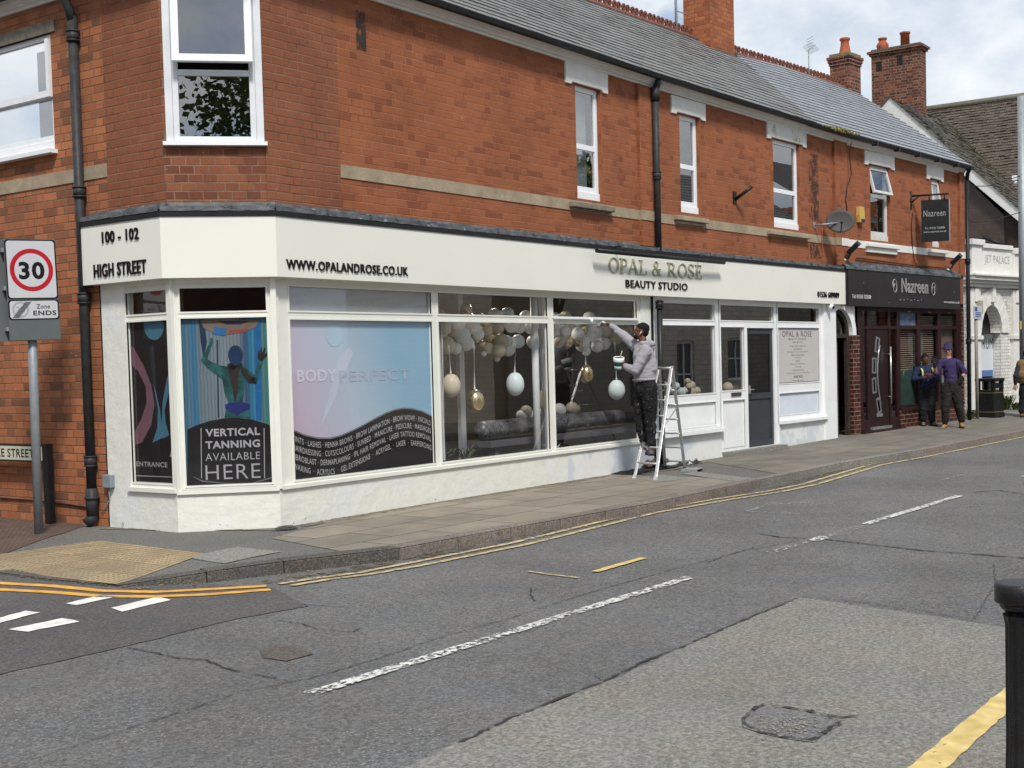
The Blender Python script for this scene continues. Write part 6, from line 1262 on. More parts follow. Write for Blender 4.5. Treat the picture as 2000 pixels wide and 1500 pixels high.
M_SIGNG = mat('sign_back_grey', (.11, .125, .13), .5, var=.05); M_SIGNW = mat('sign_white', (.52, .53, .56), .35, var=.03); M_SRED = mat('sign_red', (.42, .012, .025), .35, var=.05)
plate = MB().box(-w2, w2, 0, .02, -h2, h2).build('sign_plate', M_SIGNG, K, Ms, bevel=.006)
MB().box(-w2-.07, w2-.3, .10, .13, -h2, h2).build('rear_plate', M_SIGNG, K, Ms)
for z in (-h2*.8, 0, h2*.75): MB().box(-w2-.02, w2-.1, .021, .10, z, z+.04).build('clamp', M_GREY, K, Ms)
zk = h2*.0; zq = -h2*.18; zr_ = -h2*.59
def rrect(mb, a, b, c, d, y, th, rad=.03):
    pts = []
    for cx2, cz2, a0 in ((b-rad, c+rad, -90), (b-rad, d-rad, 0), (a+rad, d-rad, 90), (a+rad, c+rad, 180)):
        for k in range(6): an = R(a0+k*18); pts.append((cx2+rad*math.cos(an), cz2+rad*math.sin(an)))
    mb.prism(pts, y-th, y)
mb = MB(); rrect(mb, -w2+.004, w2-.004, zq, h2-.004, -.0005, .002); rrect(mb, -w2+.004, w2-.004, zr_, zq-.008, -.0005, .002); mb.build('black_border', M_LET, plate, Ms)
mb = MB(); rrect(mb, -w2+.018, w2-.018, zq+.012, h2-.018, -.003, .001); rrect(mb, -w2+.018, w2-.018, zr_+.012, zq-.02, -.003, .001); mb.build('white_face', M_SIGNW, plate, Ms)
zc = (zq+h2)/2-.01; ro_, ri_ = w2*.84, w2*.665; mb = MB()
for k in range(48): a0, a1 = R(k*7.5), R(k*7.5+7.5); mb.add([(r_*math.cos(a), -.0055, zc+r_*math.sin(a)) for r_, a in ((ri_, a0), (ro_, a0), (ro_, a1), (ri_, a1))], [(0, 1, 2, 3)])
mb.build('red_ring', M_SRED, plate, Ms)
text('30', -w2*.50, w2*.50, zc-w2*.37, zc+w2*.33, -.005, M_LET, plate, Ms, ext=.001, bold=.035)
text('Zone', w2*.10, w2*.62, zr_+.112, zr_+.158, -.004, M_LET, plate, Ms, ext=.001, bold=.012); text('ENDS', -w2*.04, w2*.86, zr_+.042, zr_+.092, -.004, M_LET, plate, Ms, ext=.001, bold=.025)
M_PG = mat('sign_pale_grey', (.33, .35, .36), .4); mb = MB(); cxx, czz = -w2*.52, (zr_+zq)/2; r1_, r2_ = .082, .066
for k in range(32): a0, a1 = R(k*11.25), R(k*11.25+11.25); mb.add([(cxx+r_*math.cos(a), -.0055, czz+r_*math.sin(a)) for r_, a in ((r2_, a0), (r1_, a0), (r1_, a1), (r2_, a1))], [(0, 1, 2, 3)])
mb.build('pale_ring', M_PG, plate, Ms); text('20', cxx-.045, cxx+.045, czz-.03, czz+.03, -.004, M_PG, plate, Ms, ext=.001, bold=.02)
mb = MB()
for k in range(5):
    o_ = -.03+.013*k; mb.add([(-w2+.03+o_+.04, -.0075, zr_+.02), (-w2+.036+o_+.04, -.0075, zr_+.02), (-w2*.2+o_+.006, -.0075, zq-.028), (-w2*.2+o_, -.0075, zq-.028)], [(0, 1, 2, 3)])
mb.build('cancel_stripes', M_LET, plate, Ms)
# street name plate on its two posts, in front of the side street wall
so_ = .16; a_, zt_ = FL.on(-62, 868, so_); b_, _ = FL.on(83, 872, so_); zb_ = FL.on(60, 899, so_)[1]; zt_ = FL.on(60, 872, so_)[1]
K = tl('street_name_sign', 'low black posted street nameplate against the side street brick wall', 'street sign', FL, (a_+b_)/2, so_, 0)
bdd = MB().box(a_, b_+.08, -so_, -so_+.03, zb_-.02, zt_+.02).build('backboard', M_BLACK, K, FL.M); MB().box(a_+.02, b_-.0, -so_-.006, -so_-.001, zb_, zt_).build('nameplate', mat('nameplate_cream', (.56, .56, .44), .5, var=.06), bdd, FL.M)
st0 = FL.on(-28, 883, so_)[0]; st1 = FL.on(66.5, 883, so_)[0]
text('DUKE STREET', st0, st1, zb_+.03, zt_-.03, -so_-.007, M_LET, bdd, FL.M, ext=.001, bold=.012)
pz_ = FL.on(88, 870, so_); bx(FL, 'post', M_BLACK, [(b_+.005, b_+.10, so_-.06, so_+.012, -.05, zt_+.03)], par=K); bx(FL, 'post', M_BLACK, [(a_-.10, a_+.0, so_-.06, so_+.012, -.05, zt_+.03)], par=K)
# litter bin
bn = gp(1918, 815); K = thing('litter_bin', 'black square litter bin with gold bands and open hood beside the white arched shop', 'litter bin', bn)
dep = (bn-CAM).dot(fw); hh_ = 76*dep/F_PX; wd_ = .46; Mn = Matrix.Translation((bn.x+.16, bn.y-.14, bn.z)) @ Matrix.Rotation(R(-12), 4, 'Z')
mb = MB(); mb.box(-wd_/2, wd_/2, -wd_/2, wd_/2, .03, hh_*.70); mb.build('body', M_BLACK, K, Mn, bevel=.012)
mb = MB(); [mb.box(x-.04, x+.04, y-.04, y+.04, hh_*.70, hh_*.92) for x in (-wd_/2+.04, wd_/2-.04) for y in (-wd_/2+.04, wd_/2-.04)]; mb.box(-.15, .15, -wd_/2+.02, -wd_/2+.03, hh_*.74, hh_*.88); mb.build('corner_posts', M_BLACK, K, Mn)
MB().box(-wd_/2-.02, wd_/2+.02, -wd_/2-.02, wd_/2+.02, hh_*.92, hh_).build('hood', M_BLACK, K, Mn, bevel=.012); MB().box(-wd_/2-.015, wd_/2+.015, -wd_/2-.015, wd_/2+.015, 0, .10).build('plinth', M_BLACK, K, Mn)
M_GB = mat('bin_gold', (.20, .16, .07), .5); mb = MB()
for z in (.12, hh_*.62): mb.box(-wd_/2-.004, wd_/2+.004, -wd_/2-.004, wd_/2+.004, z, z+.015)
mb.build('gold_bands', M_GB, K, Mn); text('LITTER', -.19, -.02, hh_*.655, hh_*.685, -wd_/2-.001, M_GB, K, Mn, ext=.002)
# parking plate pole, street lamp column
pp = gp(1909, 818); K = thing('parking_sign', 'rusty grey pole with a small parking plate behind the litter bin', 'road sign', pp); dep = (pp-CAM).dot(fw); hz_ = depth_at(1905, 598, dep).z
MB().cyl(pp, Vector((pp.x-.03, pp.y, hz_)), .038, seg=12).build('pole', mat('rusty_grey_pole', (.26, .25, .22), .6, var=.2, scale=4, dirt=((.22, .10, .05), .58, 3)), K)
mb = MB(); mb.box(-.09, .12, -.06, -.045, hz_-.30, hz_); sgn = mb.build('plate', mat('parking_plate', (.36, .40, .48), .4), K, Matrix.Translation((pp.x-.03, pp.y, 0)) @ Matrix.Rotation(R(-40), 4, 'Z'))
mb = MB(); mb.box(-.06, .0, -.064, -.061, hz_-.12, hz_-.03); [mb.box(-.05, .09, -.064, -.061, hz_-.17-.04*k, hz_-.15-.04*k) for k in range(3)]; mb.build('plate_text', mat('plate_blue', (.05, .08, .22), .4), sgn, Matrix.Translation((pp.x-.03, pp.y, 0)) @ Matrix.Rotation(R(-40), 4, 'Z'))
cpx = gp(2001, 812); K = thing('lamp_column', 'tall grey steel street lamp column with small white camera at the right edge', 'lamp post', cpx); dep = (cpx-CAM).dot(fw); zt_ = depth_at(1996, 193, dep).z; r_ = 7.5*dep/F_PX
MB().cyl(cpx, Vector((cpx.x-.0, cpx.y, zt_)), r_*1.1, r_, seg=20).build('column', M_GREY, K)
pcm = depth_at(1985, 348, dep-.1); mb = MB(); mb.box(-.10, .10, -.08, .08, -.06, .06); mb.build('camera_box', M_UPVC, K, Matrix.Translation(pcm), bevel=.01); MB().ball(pcm+Vector((-.03, -.02, -.12)), .07).build('camera_dome', M_UPVC, K)
py_ = depth_at(1999, 635, dep-.15); MB().box(-.08, .25, -.01, .01, -.10, .10).build('hydrant_plate', mat('hydrant_yellow', (.55, .42, .08), .5), K, Matrix.Translation(py_) @ Matrix.Rotation(R(-54), 4, 'Z')); text('H', -.04, .04, -.05, .05, -.011, M_LET, K, Matrix.Translation(py_) @ Matrix.Rotation(R(-54), 4, 'Z'), ext=.002, bold=.02)
for k, (ya, yb, xx) in enumerate([(335, 345, 1905), (412, 415, 1985)]):
    a_ = P3+Vector((.05, .2, 5.4 if k == 0 else 4.6)); b_ = Vector((cpx.x, cpx.y, depth_at(1996, yb, dep).z)); tag(MB().tube([a_, a_.lerp(b_, .5)-Vector((0, 0, .12)), b_], .010, 6).build('cable', M_BLACK), ['upper', 'lower'][k]+' thin overhead cable strung from the terrace end to the lamp column', 'cable')
# weeds
def tuft(name, c, h, n, m, lab, spread=.2, wd=.012):
    mb = MB(); c = Vector(c)
    for k in range(n):
        a = random.uniform(0, 6.28); L_ = h*random.uniform(.5, 1); d = Vector((math.cos(a), math.sin(a), 0)); b = c+d*random.uniform(0, spread*.4); sd_ = Vector((-d.y, d.x, 0))*wd*random.uniform(.6, 1.6)
        m1_ = b+d*L_*.35+Vector((0, 0, L_*.7)); t_ = b+d*L_*.8+Vector((0, 0, L_*.75))
        mb.add([b-sd_*.5, b+sd_*.5, m1_+sd_, m1_-sd_, t_], [(0, 1, 2, 3), (3, 2, 4)])
    return tag(mb.build(name, m), lab, 'plant')
M_LEAF = mat('weed_green', (.05, .085, .025), .8, var=.4, scale=14, c2=(.11, .13, .05))
tuft('weed', gp(1893, 818), .28, 60, M_LEAF, 'low green weeds at the foot of the terrace end downpipe', .3); tuft('weed', gp(1965, 800), .55, 90, M_LEAF, 'leafy weed growing at the white shop wall right of the bin', .25, .016); tuft('weed', gp(1983, 800), .28, 50, M_LEAF, 'small weed near the right edge by the white wall', .2, .014)
# ================================================================= LADDER, DUST SHEET
F1_, F2_ = ground(1239, 935), ground(1280, 938); R2_ = ground(1338, 918); R1_ = R2_+(F1_-F2_)*1.0
apn = depth_at(1311, 719, ((F2_+R2_)/2-CAM).dot(fw)); apf = apn+(F1_-F2_)*.62
LD = thing('step_ladder', 'paint spattered aluminium A frame ladder under the painter', 'ladder', (F1_+F2_+R1_+R2_)/4)
mb = MB()
def stile(a, b, n='stile', w_=.017):
    mb = MB(); d = (b-a).normalized(); q = d.to_track_quat('Z', 'X').to_matrix().to_4x4(); L_ = (b-a).length; mb.box(-.010, .010, -.022, .022, 0, L_); mb.build(n, M_ALU, LD, Matrix.Translation(a) @ q, bevel=.004)
    MB().box(-.014, .014, -.027, .027, -.01, .05).build('foot', M_BLACK if n == 'rear_stile' else M_ALU, LD, Matrix.Translation(a) @ q)
stile(F1_, apf); stile(F2_, apn); stile(R1_, apf+Vector((.02, 0, .02)), 'rear_stile'); stile(R2_, apn+Vector((.02, 0, .03)), 'rear_stile')
for i in range(1, 7):
    t_ = i/7.1; MB().cyl(F1_.lerp(apf, t_), F2_.lerp(apn, t_), .014, seg=10).build('rung', M_ALU, LD); t2_ = (i-.4)/7.1; MB().cyl(R1_.lerp(apf, t2_), R2_.lerp(apn, t2_), .012, seg=10).build('rear_rung', M_ALU, LD)
MB().cyl(apf, apn, .02).build('hinge_bar', M_ALU, LD)
MB().tube([F2_.lerp(apn, .45), R2_.lerp(apn, .62)], .008, 6).build('stay', M_ALU, LD); MB().tube([F1_.lerp(apf, .45), R1_.lerp(apf, .62)], .008, 6).build('stay', M_ALU, LD)
def crumple(name, c, w_, d_, rot, h, m, lab, cat, seed, nx=34, ny=22, folds=9., par=None):
    mb = MB(); vs = []; random.seed(seed)
    for j in range(ny+1):
        for i in range(nx+1):
            u_, v_ = i/nx-.5, j/ny-.5; p = Vector((u_*w_, v_*d_, 0)); n_ = noise.noise(Vector((u_*folds+seed, v_*folds*.8, seed))); n2_ = noise.noise(Vector((u_*folds*2.3, v_*folds*2, seed+4)))
            n2_ *= .35; e = max(0, 1-(2*u_)**4)*max(0, 1-(2*v_)**4); p += Vector((n2_*.05, n_*.06, h*(.15+abs(n_)*1.5+.3*n2_)*(.35+e))); vs.append(p+Vector((0, 0, .012)))
    mb.add(vs, [(j*(nx+1)+i, j*(nx+1)+i+1, (j+1)*(nx+1)+i+1, (j+1)*(nx+1)+i) for j in range(ny) for i in range(nx)], True)
    o = mb.build(name, m, None, Matrix.Translation(c) @ Matrix.Rotation(R(rot), 4, 'Z')); so2 = o.modifiers.new('t', 'SOLIDIFY'); so2.thickness = .004; return tag(o, lab, cat)
crumple('dust_sheet', gp(1262, 919), 1.55, .42, 2, .03, mat('black_sheet', (.012, .013, .014), .55, var=.4), 'black dust sheet laid along the wall foot under the ladder', 'dust sheet', 3, folds=5)
crumple('rumpled_cloth', gp(1268, 914)+Vector((.03, .0, .03)), .72, .34, 8, .11, mat('brown_cloth', (.11, .075, .052), .9, var=.35, scale=12), 'brown rumpled cloth heaped on the black dust sheet', 'cloth', 8, folds=4.5, nx=70, ny=44)
crumple('paint_rag', gp(1345, 907), .62, .25, 5, .05, mat('paint_rag', (.03, .03, .032), .7, var=.3, dirt=((.7, .7, .68), .52, 7)), 'black and white paint covered rag on the pavement right of the ladder', 'rag', 12, folds=4.5, nx=70, ny=40)
K = thing('paint_tray', 'small grey paint tray lying on the pavement behind the ladder foot', 'paint tray', gp(1352, 921)); mb = MB(); mb.wall(0, .1, 0, .1) if 0 else mb.box(-.16, .16, -.12, .12, 0, .008); mb.frame(-.16, .16, 0, .045, .008, -.12, .12); mb.build('tray', mat('tray_grey', (.25, .27, .28), .5), K, Matrix.Translation(gp(1352, 921)) @ Matrix.Rotation(R(12), 4, 'Z'))
# ================================================================= PEOPLE
def remeshed(mb, name, m, parent, voxel=.009, smooth=6, wrinkle=0., wscale=9., fold=None):
    me = bpy.data.meshes.new('t'); me.from_pydata(mb.v, [], mb.f); o = bpy.data.objects.new('t', me); COL.objects.link(o)
    r_ = o.modifiers.new('r', 'REMESH'); r_.mode = 'VOXEL'; r_.voxel_size = voxel; r_.use_smooth_shade = True
    s_ = o.modifiers.new('s', 'SMOOTH'); s_.iterations = smooth; s_.factor = .5
    dg = bpy.context.evaluated_depsgraph_get(); me2 = bpy.data.meshes.new_from_object(o.evaluated_get(dg)); bpy.data.objects.remove(o)
    if wrinkle:
        nr = [v.normal.copy() for v in me2.vertices]
        for v, n_ in zip(me2.vertices, nr):
            p = v.co; a = noise.noise(Vector((p.x*wscale, p.y*wscale, p.z*wscale*1.7))); b = noise.noise(Vector((p.x*wscale*2.4+5, p.y*wscale*2.4, p.z*wscale*4))); v.co = p+n_*wrinkle*(a+.6*b)
    loc = ORG[parent.name]
    for v in me2.vertices: v.co -= loc
    for p in me2.polygons: p.use_smooth = True
    me2.materials.clear(); me2.materials.append(m); me2.name = name; ob = bpy.data.objects.new(name, me2); COL.objects.link(ob); ob.parent = parent; ORG[ob.name] = loc; return ob
def cap_(mb, a, b, ra, rb, seg=14):
    a, b = Vector(a), Vector(b); d = b-a; L_ = d.length
    if L_ < 1e-4: mb.ball(a, ra, None, 12, 8); return
    q = d.to_track_quat('Z', 'Y').to_matrix(); vs = []; rings = []
    for k in range(5): t_ = math.pi/2*(k/4); rings.append((-ra*math.cos(t_), ra*math.sin(t_)))
    for k in range(5): t_ = math.pi/2*(k/4); rings.append((L_+rb*math.sin(t_), rb*math.cos(t_)))
    for z_, r_ in rings:
        for k in range(seg): vs.append(a+q @ Vector((max(r_, .0005)*math.cos(2*math.pi*k/seg), max(r_, .0005)*math.sin(2*math.pi*k/seg), z_)))
    n = len(rings); mb.add(vs, [(i*seg+k, i*seg+(k+1) % seg, (i+1)*seg+(k+1) % seg, (i+1)*seg+k) for i in range(n-1) for k in range(seg)]+[tuple(reversed(range(seg))), tuple((n-1)*seg+k for k in range(seg))], True)
def chain(mb, pts, rs):
    for a, b, ra, rb in zip(pts, pts[1:], rs, rs[1:]): cap_(mb, a, b, ra, rb)
def hand(mb, wr, d, pn, side, curl=.5, k=1., spread=.15):
    """palm, four unequal bent fingers and a thumb leaving the side of the palm; d along the hand, pn palm normal"""
    d = Vector(d).normalized(); pn = (Vector(pn)-d*Vector(pn).dot(d)).normalized(); sx = d.cross(pn)*side; wr = Vector(wr)
    for i in (-1.5, -.5, .5, 1.5): cap_(mb, wr+sx*i*.012*k, wr+d*.085*k+sx*i*.021*k, .014*k, .012*k, 8)
    for i, L_ in ((-1.5, .072), (-.5, .080), (.5, .074), (1.5, .058)):
        p = wr+d*.088*k+sx*i*.021*k; dd = (d+sx*i*spread).normalized(); c_ = 0; r_ = .0098*k
        for j, f in enumerate((.46, .31, .23)):
            c_ += curl*(.75 if j == 0 else .9); v = dd*math.cos(c_)+pn*math.sin(c_); q = p+v*L_*f*k; cap_(mb, p, q, r_, r_*.92, 8); p = q; r_ *= .92
    t0_ = wr+d*.025*k-sx*.026*k; t1_ = t0_+(d*.55-sx*.8+pn*.35).normalized()*.042*k; t2_ = t1_+(d*.9-sx*.25+pn*(.3+curl*.4)).normalized()*.032*k; t3_ = t2_+(d*.9+sx*.1+pn*(.4+curl*.5)).normalized()*.026*k
    cap_(mb, t0_, t1_, .014*k, .012*k, 8); cap_(mb, t1_, t2_, .012*k, .0105*k, 8); cap_(mb, t2_, t3_, .0105*k, .009*k, 8)
def head(mb, c, f, upv, k=1.):
    """skull, jaw, nose, ears; f is where the face looks"""
    f = Vector(f).normalized(); upv = (Vector(upv)-f*Vector(upv).dot(f)).normalized(); sx = f.cross(upv); M3 = Matrix((sx, f, upv)).transposed(); c = Vector(c)
    P = lambda x, y, z: c+M3 @ Vector((x*k, y*k, z*k))
    mb.ball(P(0, -.012, .03), (.076*k, .094*k, .09*k), M3); mb.ball(P(0, .022, -.035), (.058*k, .062*k, .075*k), M3); mb.ball(P(0, .045, -.085), (.034*k, .032*k, .026*k), M3)
    mb.ball(P(0, .070, .035), (.052*k, .016*k, .016*k), M3); cap_(mb, P(0, .080, .022), P(0, .102, -.018), .009*k, .014*k, 8)
    for s_ in (-1, 1): mb.ball(P(s_*.078, -.008, -.005), (.010*k, .020*k, .032*k), M3); mb.ball(P(s_*.036, .062, -.02), (.022*k, .018*k, .02*k), M3)
    mb.ball(P(0, .080, -.055), (.024*k, .011*k, .006*k), M3); mb.ball(P(0, .078, -.068), (.021*k, .011*k, .007*k), M3)
    return P, M3
def eyes(P, M3, parent, k=1.):
    for s_ in (-1, 1):
        mb = MB(); mb.ball(P(s_*.031, .080, .004), (.012*k, .006*k, .005*k), M3, 10, 6); mb.build('eye', mat('eye_white', (.28, .25, .22), .5), parent)
        mb = MB(); mb.ball(P(s_*.031, .0865, .004), (.006*k, .003*k, .006*k), M3, 8, 5); mb.build('iris', mat('eye_dark', (.015, .01, .008), .2), parent)
def shoe(mb, heel, toe, k=1., h=.09, boot=0.):
    heel, toe = Vector(heel), Vector(toe); d = (toe-heel); d.z = 0; d.normalize(); s_ = Vector((-d.y, d.x, 0)); z_ = Vector((0, 0, 1))
    for x_, r_, zz in ((.0, .040, .045), (.06, .042, .045), (.12, .043, .038), (.18, .044, .032), (.225, .038, .028)):
        p = heel+d*x_*k; mb.ball(p+z_*zz*.9, (r_*k, r_*k, zz), None, 12, 8)
    cap_(mb, heel+d*.02+z_*.05, heel+d*.03+z_*(.11+boot), .045*k, .047*k); cap_(mb, heel+d*.05+z_*.06, heel+d*.14+z_*.045, .042*k, .038*k)
def sole(heel, toe, m, parent, k=1.):
    heel, toe = Vector(heel), Vector(toe); d = toe-heel; d.z = 0; d.normalize(); s_ = Vector((-d.y, d.x, 0)); pts = []
    for x_, w_ in ((-.045, .02), (-.03, .038), (.06, .040), (.17, .049), (.235, .036), (.262, .012)): pts.append((x_, w_))
    poly_ = [heel+d*x*k+s_*w_*k for x, w_ in pts]+[heel+d*x*k-s_*w_*k for x, w_ in reversed(pts)]; mb = MB(); n = len(poly_)
    vs = [Vector((p.x, p.y, heel.z+z_)) for z_ in (0, .026) for p in poly_]; mb.add(vs, [tuple(reversed(range(n))), tuple(n+k_ for k_ in range(n))]+[(k_, (k_+1) % n, n+(k_+1) % n, n+k_) for k_ in range(n)]); mb.build('sole', m, parent)
UP = Vector((0, 0, 1))
# ---- the painter, standing on the ladder, back half turned, brush arm stretched to the transom
d0 = 18.28
def J(x, y, dd=0., base=None): return depth_at(x, y, (base or d0)+dd)
K = thing('person', 'painter in grey hoodie and paint spattered black joggers reaching up from the ladder', 'person', J(1263, 888))
M_SK1 = mat('skin_deep_brown', (.13, .058, .035), .5, var=.1, scale=20); M_SK2 = mat('skin_light', (.42, .21, .15), .5, var=.08, scale=20)
wR = J(1190, 634, .34); shR, elR = J(1243, 678, .16), J(1214, 652, .27); shL, elL, wL = J(1261, 686, -.17), J(1241, 724, -.20), J(1220, 715, .0)
hipR, knR, anR = J(1253, 760, .08), J(1250, 812, .10), J(1257, 862, .07); hipL, knL, anL = J(1268, 760, -.09), J(1270, 812, -.06), J(1271, 868, -.07)
ftR0, ftR1 = J(1258, 882, .03), J(1252, 883, .25); ftL0, ftL1 = J(1273, 890, -.10), J(1267, 892, .06)
fc = Vector((math.cos(R(121)), math.sin(R(121)), .10)); hc = J(1252, 648, .0)
mb = MB(); chain(mb, [J(1261, 752), J(1259, 720), J(1257, 690), J(1257, 672), J(1254, 658)], [.12, .115, .13, .07, .05]); P_h, M3_h = head(mb, hc, fc, UP)
chain(mb, [shR, elR, wR], [.05, .04, .027]); chain(mb, [shL, elL, wL], [.05, .04, .027]); chain(mb, [J(1257, 680), shR], [.07, .05]); chain(mb, [J(1257, 684), shL], [.07, .05])
chain(mb, [hipR, knR, anR], [.085, .055, .04]); chain(mb, [hipL, knL, anL], [.085, .055, .04]); cap_(mb, anR, ftR0+UP*.04, .04, .035); cap_(mb, anL, ftL0+UP*.04, .04, .035)
dR = (J(1180, 630, .27)-wR).normalized(); hand(mb, wR, dR, Vector((.2, .2, -1)), 1, .85); dL = (J(1208, 708, .06)-wL).normalized(); hand(mb, wL, dL, Vector((-.2, .7, .5)), -1, .75)
body = remeshed(mb, 'body', M_SK1, K, .0065, 3); eyes(P_h, M3_h, K)
mb = MB(); mb.ball(P_h(0, -.022, .050), (.081, .096, .083), M3_h); mb.ball(P_h(0, -.055, .0), (.072, .055, .07), M3_h); remeshed(mb, 'hair', mat('hair_black', (.008, .007, .007), .8, bump=.5, bscale=200), K, .008, 1, .003, 60)
mb = MB(); mb.ball(P_h(0, .055, -.075), (.05, .045, .035), M3_h); mb.build('beard', MATS['hair_black'], K)
mb = MB(); mb.ball(P_h(-.085, .0, -.01), .009); mb.cyl(P_h(-.088, .004, -.012), P_h(-.086, .02, -.045), .004); mb.build('earbud', M_UPVC, K)
M_HOOD = mat('grey_marl', (.31, .305, .335), .9, var=.08, scale=60, bump=.2, bscale=150)
mb = MB(); chain(mb, [J(1259, 738), J(1258, 718), J(1257, 695), J(1257, 684)], [.150, .150, .155, .12]); mb.ball(J(1266, 715, .0), (.13, .13, .2)); chain(mb, [J(1257, 680, .04), shR, elR, wR+(elR-wR)*.12], [.11, .085, .062, .043]); chain(mb, [J(1258, 688, -.04), shL, elL, wL+(elL-wL)*.12], [.11, .088, .068, .045])
for x_, y_, dd_, r_ in ((1264, 671, .0, .082), (1270, 672, -.02, .075), (1256, 671, -.06, .06), (1256, 670, .07, .06), (1273, 678, .0, .06)): mb.ball(J(x_, y_, dd_), (r_, r_, r_*.72))
cap_(mb, J(1252, 676, -.05), J(1244, 682, 0), .05, .04)
hd = remeshed(mb, 'hoodie', M_HOOD, K, .010, 5, .011, 8.)
mb = MB(); vs = []
for i in range(28): an = 2*math.pi*i/28; vs.append(J(1258.5, 741)+Vector((.152*math.cos(an), .152*math.sin(an), 0)))
mb.tube(vs+[vs[0]], .018, 8); mb.build('hem_band', M_HOOD, hd)
M_JOG = mat('black_joggers', (.010, .010, .012), .85, var=.3, scale=20, dirt=((.55, .56, .58), .60, 38), bump=.2, bscale=100)
mb = MB(); chain(mb, [J(1260, 748), J(1261, 764)], [.145, .14]); chain(mb, [hipR, J(1250, 790, .09), knR, J(1253, 840, .08), anR], [.12, .108, .088, .074, .055]); chain(mb, [hipL, J(1270, 790, -.08), knL, J(1271, 840, -.06), anL], [.12, .108, .088, .074, .055]); mb.ball(J(1268, 757, -.02), (.12, .12, .12)); remeshed(mb, 'joggers', M_JOG, K, .010, 4, .012, 8.)
M_TRN = mat('grey_trainer', (.13, .125, .125), .7, var=.4, scale=30, dirt=((.45, .06, .06), .60, 14))
for h_, t_, nm in ((ftR0, ftR1, 0), (ftL0, ftL1, 1)):
    mb = MB(); shoe(mb, h_-UP*.0, t_); remeshed(mb, 'trainer', M_TRN, K, .009, 2); sole(h_-UP*.0, t_, M_BLACK if nm else M_ALU, K)
# brush and tub
bh = wR+dR*.10; bt = J(1167, 631, .62); K2 = thing('paint_brush', 'small white paint brush roller held against the window transom', 'paint brush', bh)
mb = MB(); mb.tube([bh-dR*.03, bh+dR*.05], .013, 8); mb.build('grip', M_UPVC, K2); e_ = bh+dR*.05; mb = MB(); mb.tube([e_, J(1170, 634, .19), J(1162, 637, .13), J(1157, 635, .09), J(1156, 629, .07)], .0055, 6); mb.build('wire_frame', M_ALU, K2); MB().cyl(J(1155, 621, .06), J(1156, 631, .06), .024).build('roller', M_UPVC, K2)
tb = J(1208.5, 709, .05); K3 = thing('paint_tub', 'white and green paint tub held in the painter\'s left hand', 'paint tub', tb-UP*.08); Mt = Matrix.Translation(tb) @ Matrix.Rotation(R(-10), 4, 'Y') @ Matrix.Rotation(R(9), 4, 'X')
MB().lathe([(.058, -.085), (.072, .075)], 28).build('tub', mat('tub_green', (.01, .11, .075), .4, var=.3, scale=9), K3, Mt); MB().lathe([(.0722, .02), (.0775, .028), (.0775, .08), (.07, .083), (.068, .07), (.001, .068)], 28).build('rim', M_UPVC, K3, Mt); MB().lathe([(.0595, -.083), (.0645, -.04), (.0585, -.04)], 28).build('label_band', mat('tub_pale', (.42, .48, .5), .4), K3, Mt)
MB().cyl(Mt @ Vector((.03, 0, .05)), Mt @ Vector((.085, .0, .16)), .006).build('stirring_stick', mat('pale_wood', (.5, .42, .3), .7), K3)
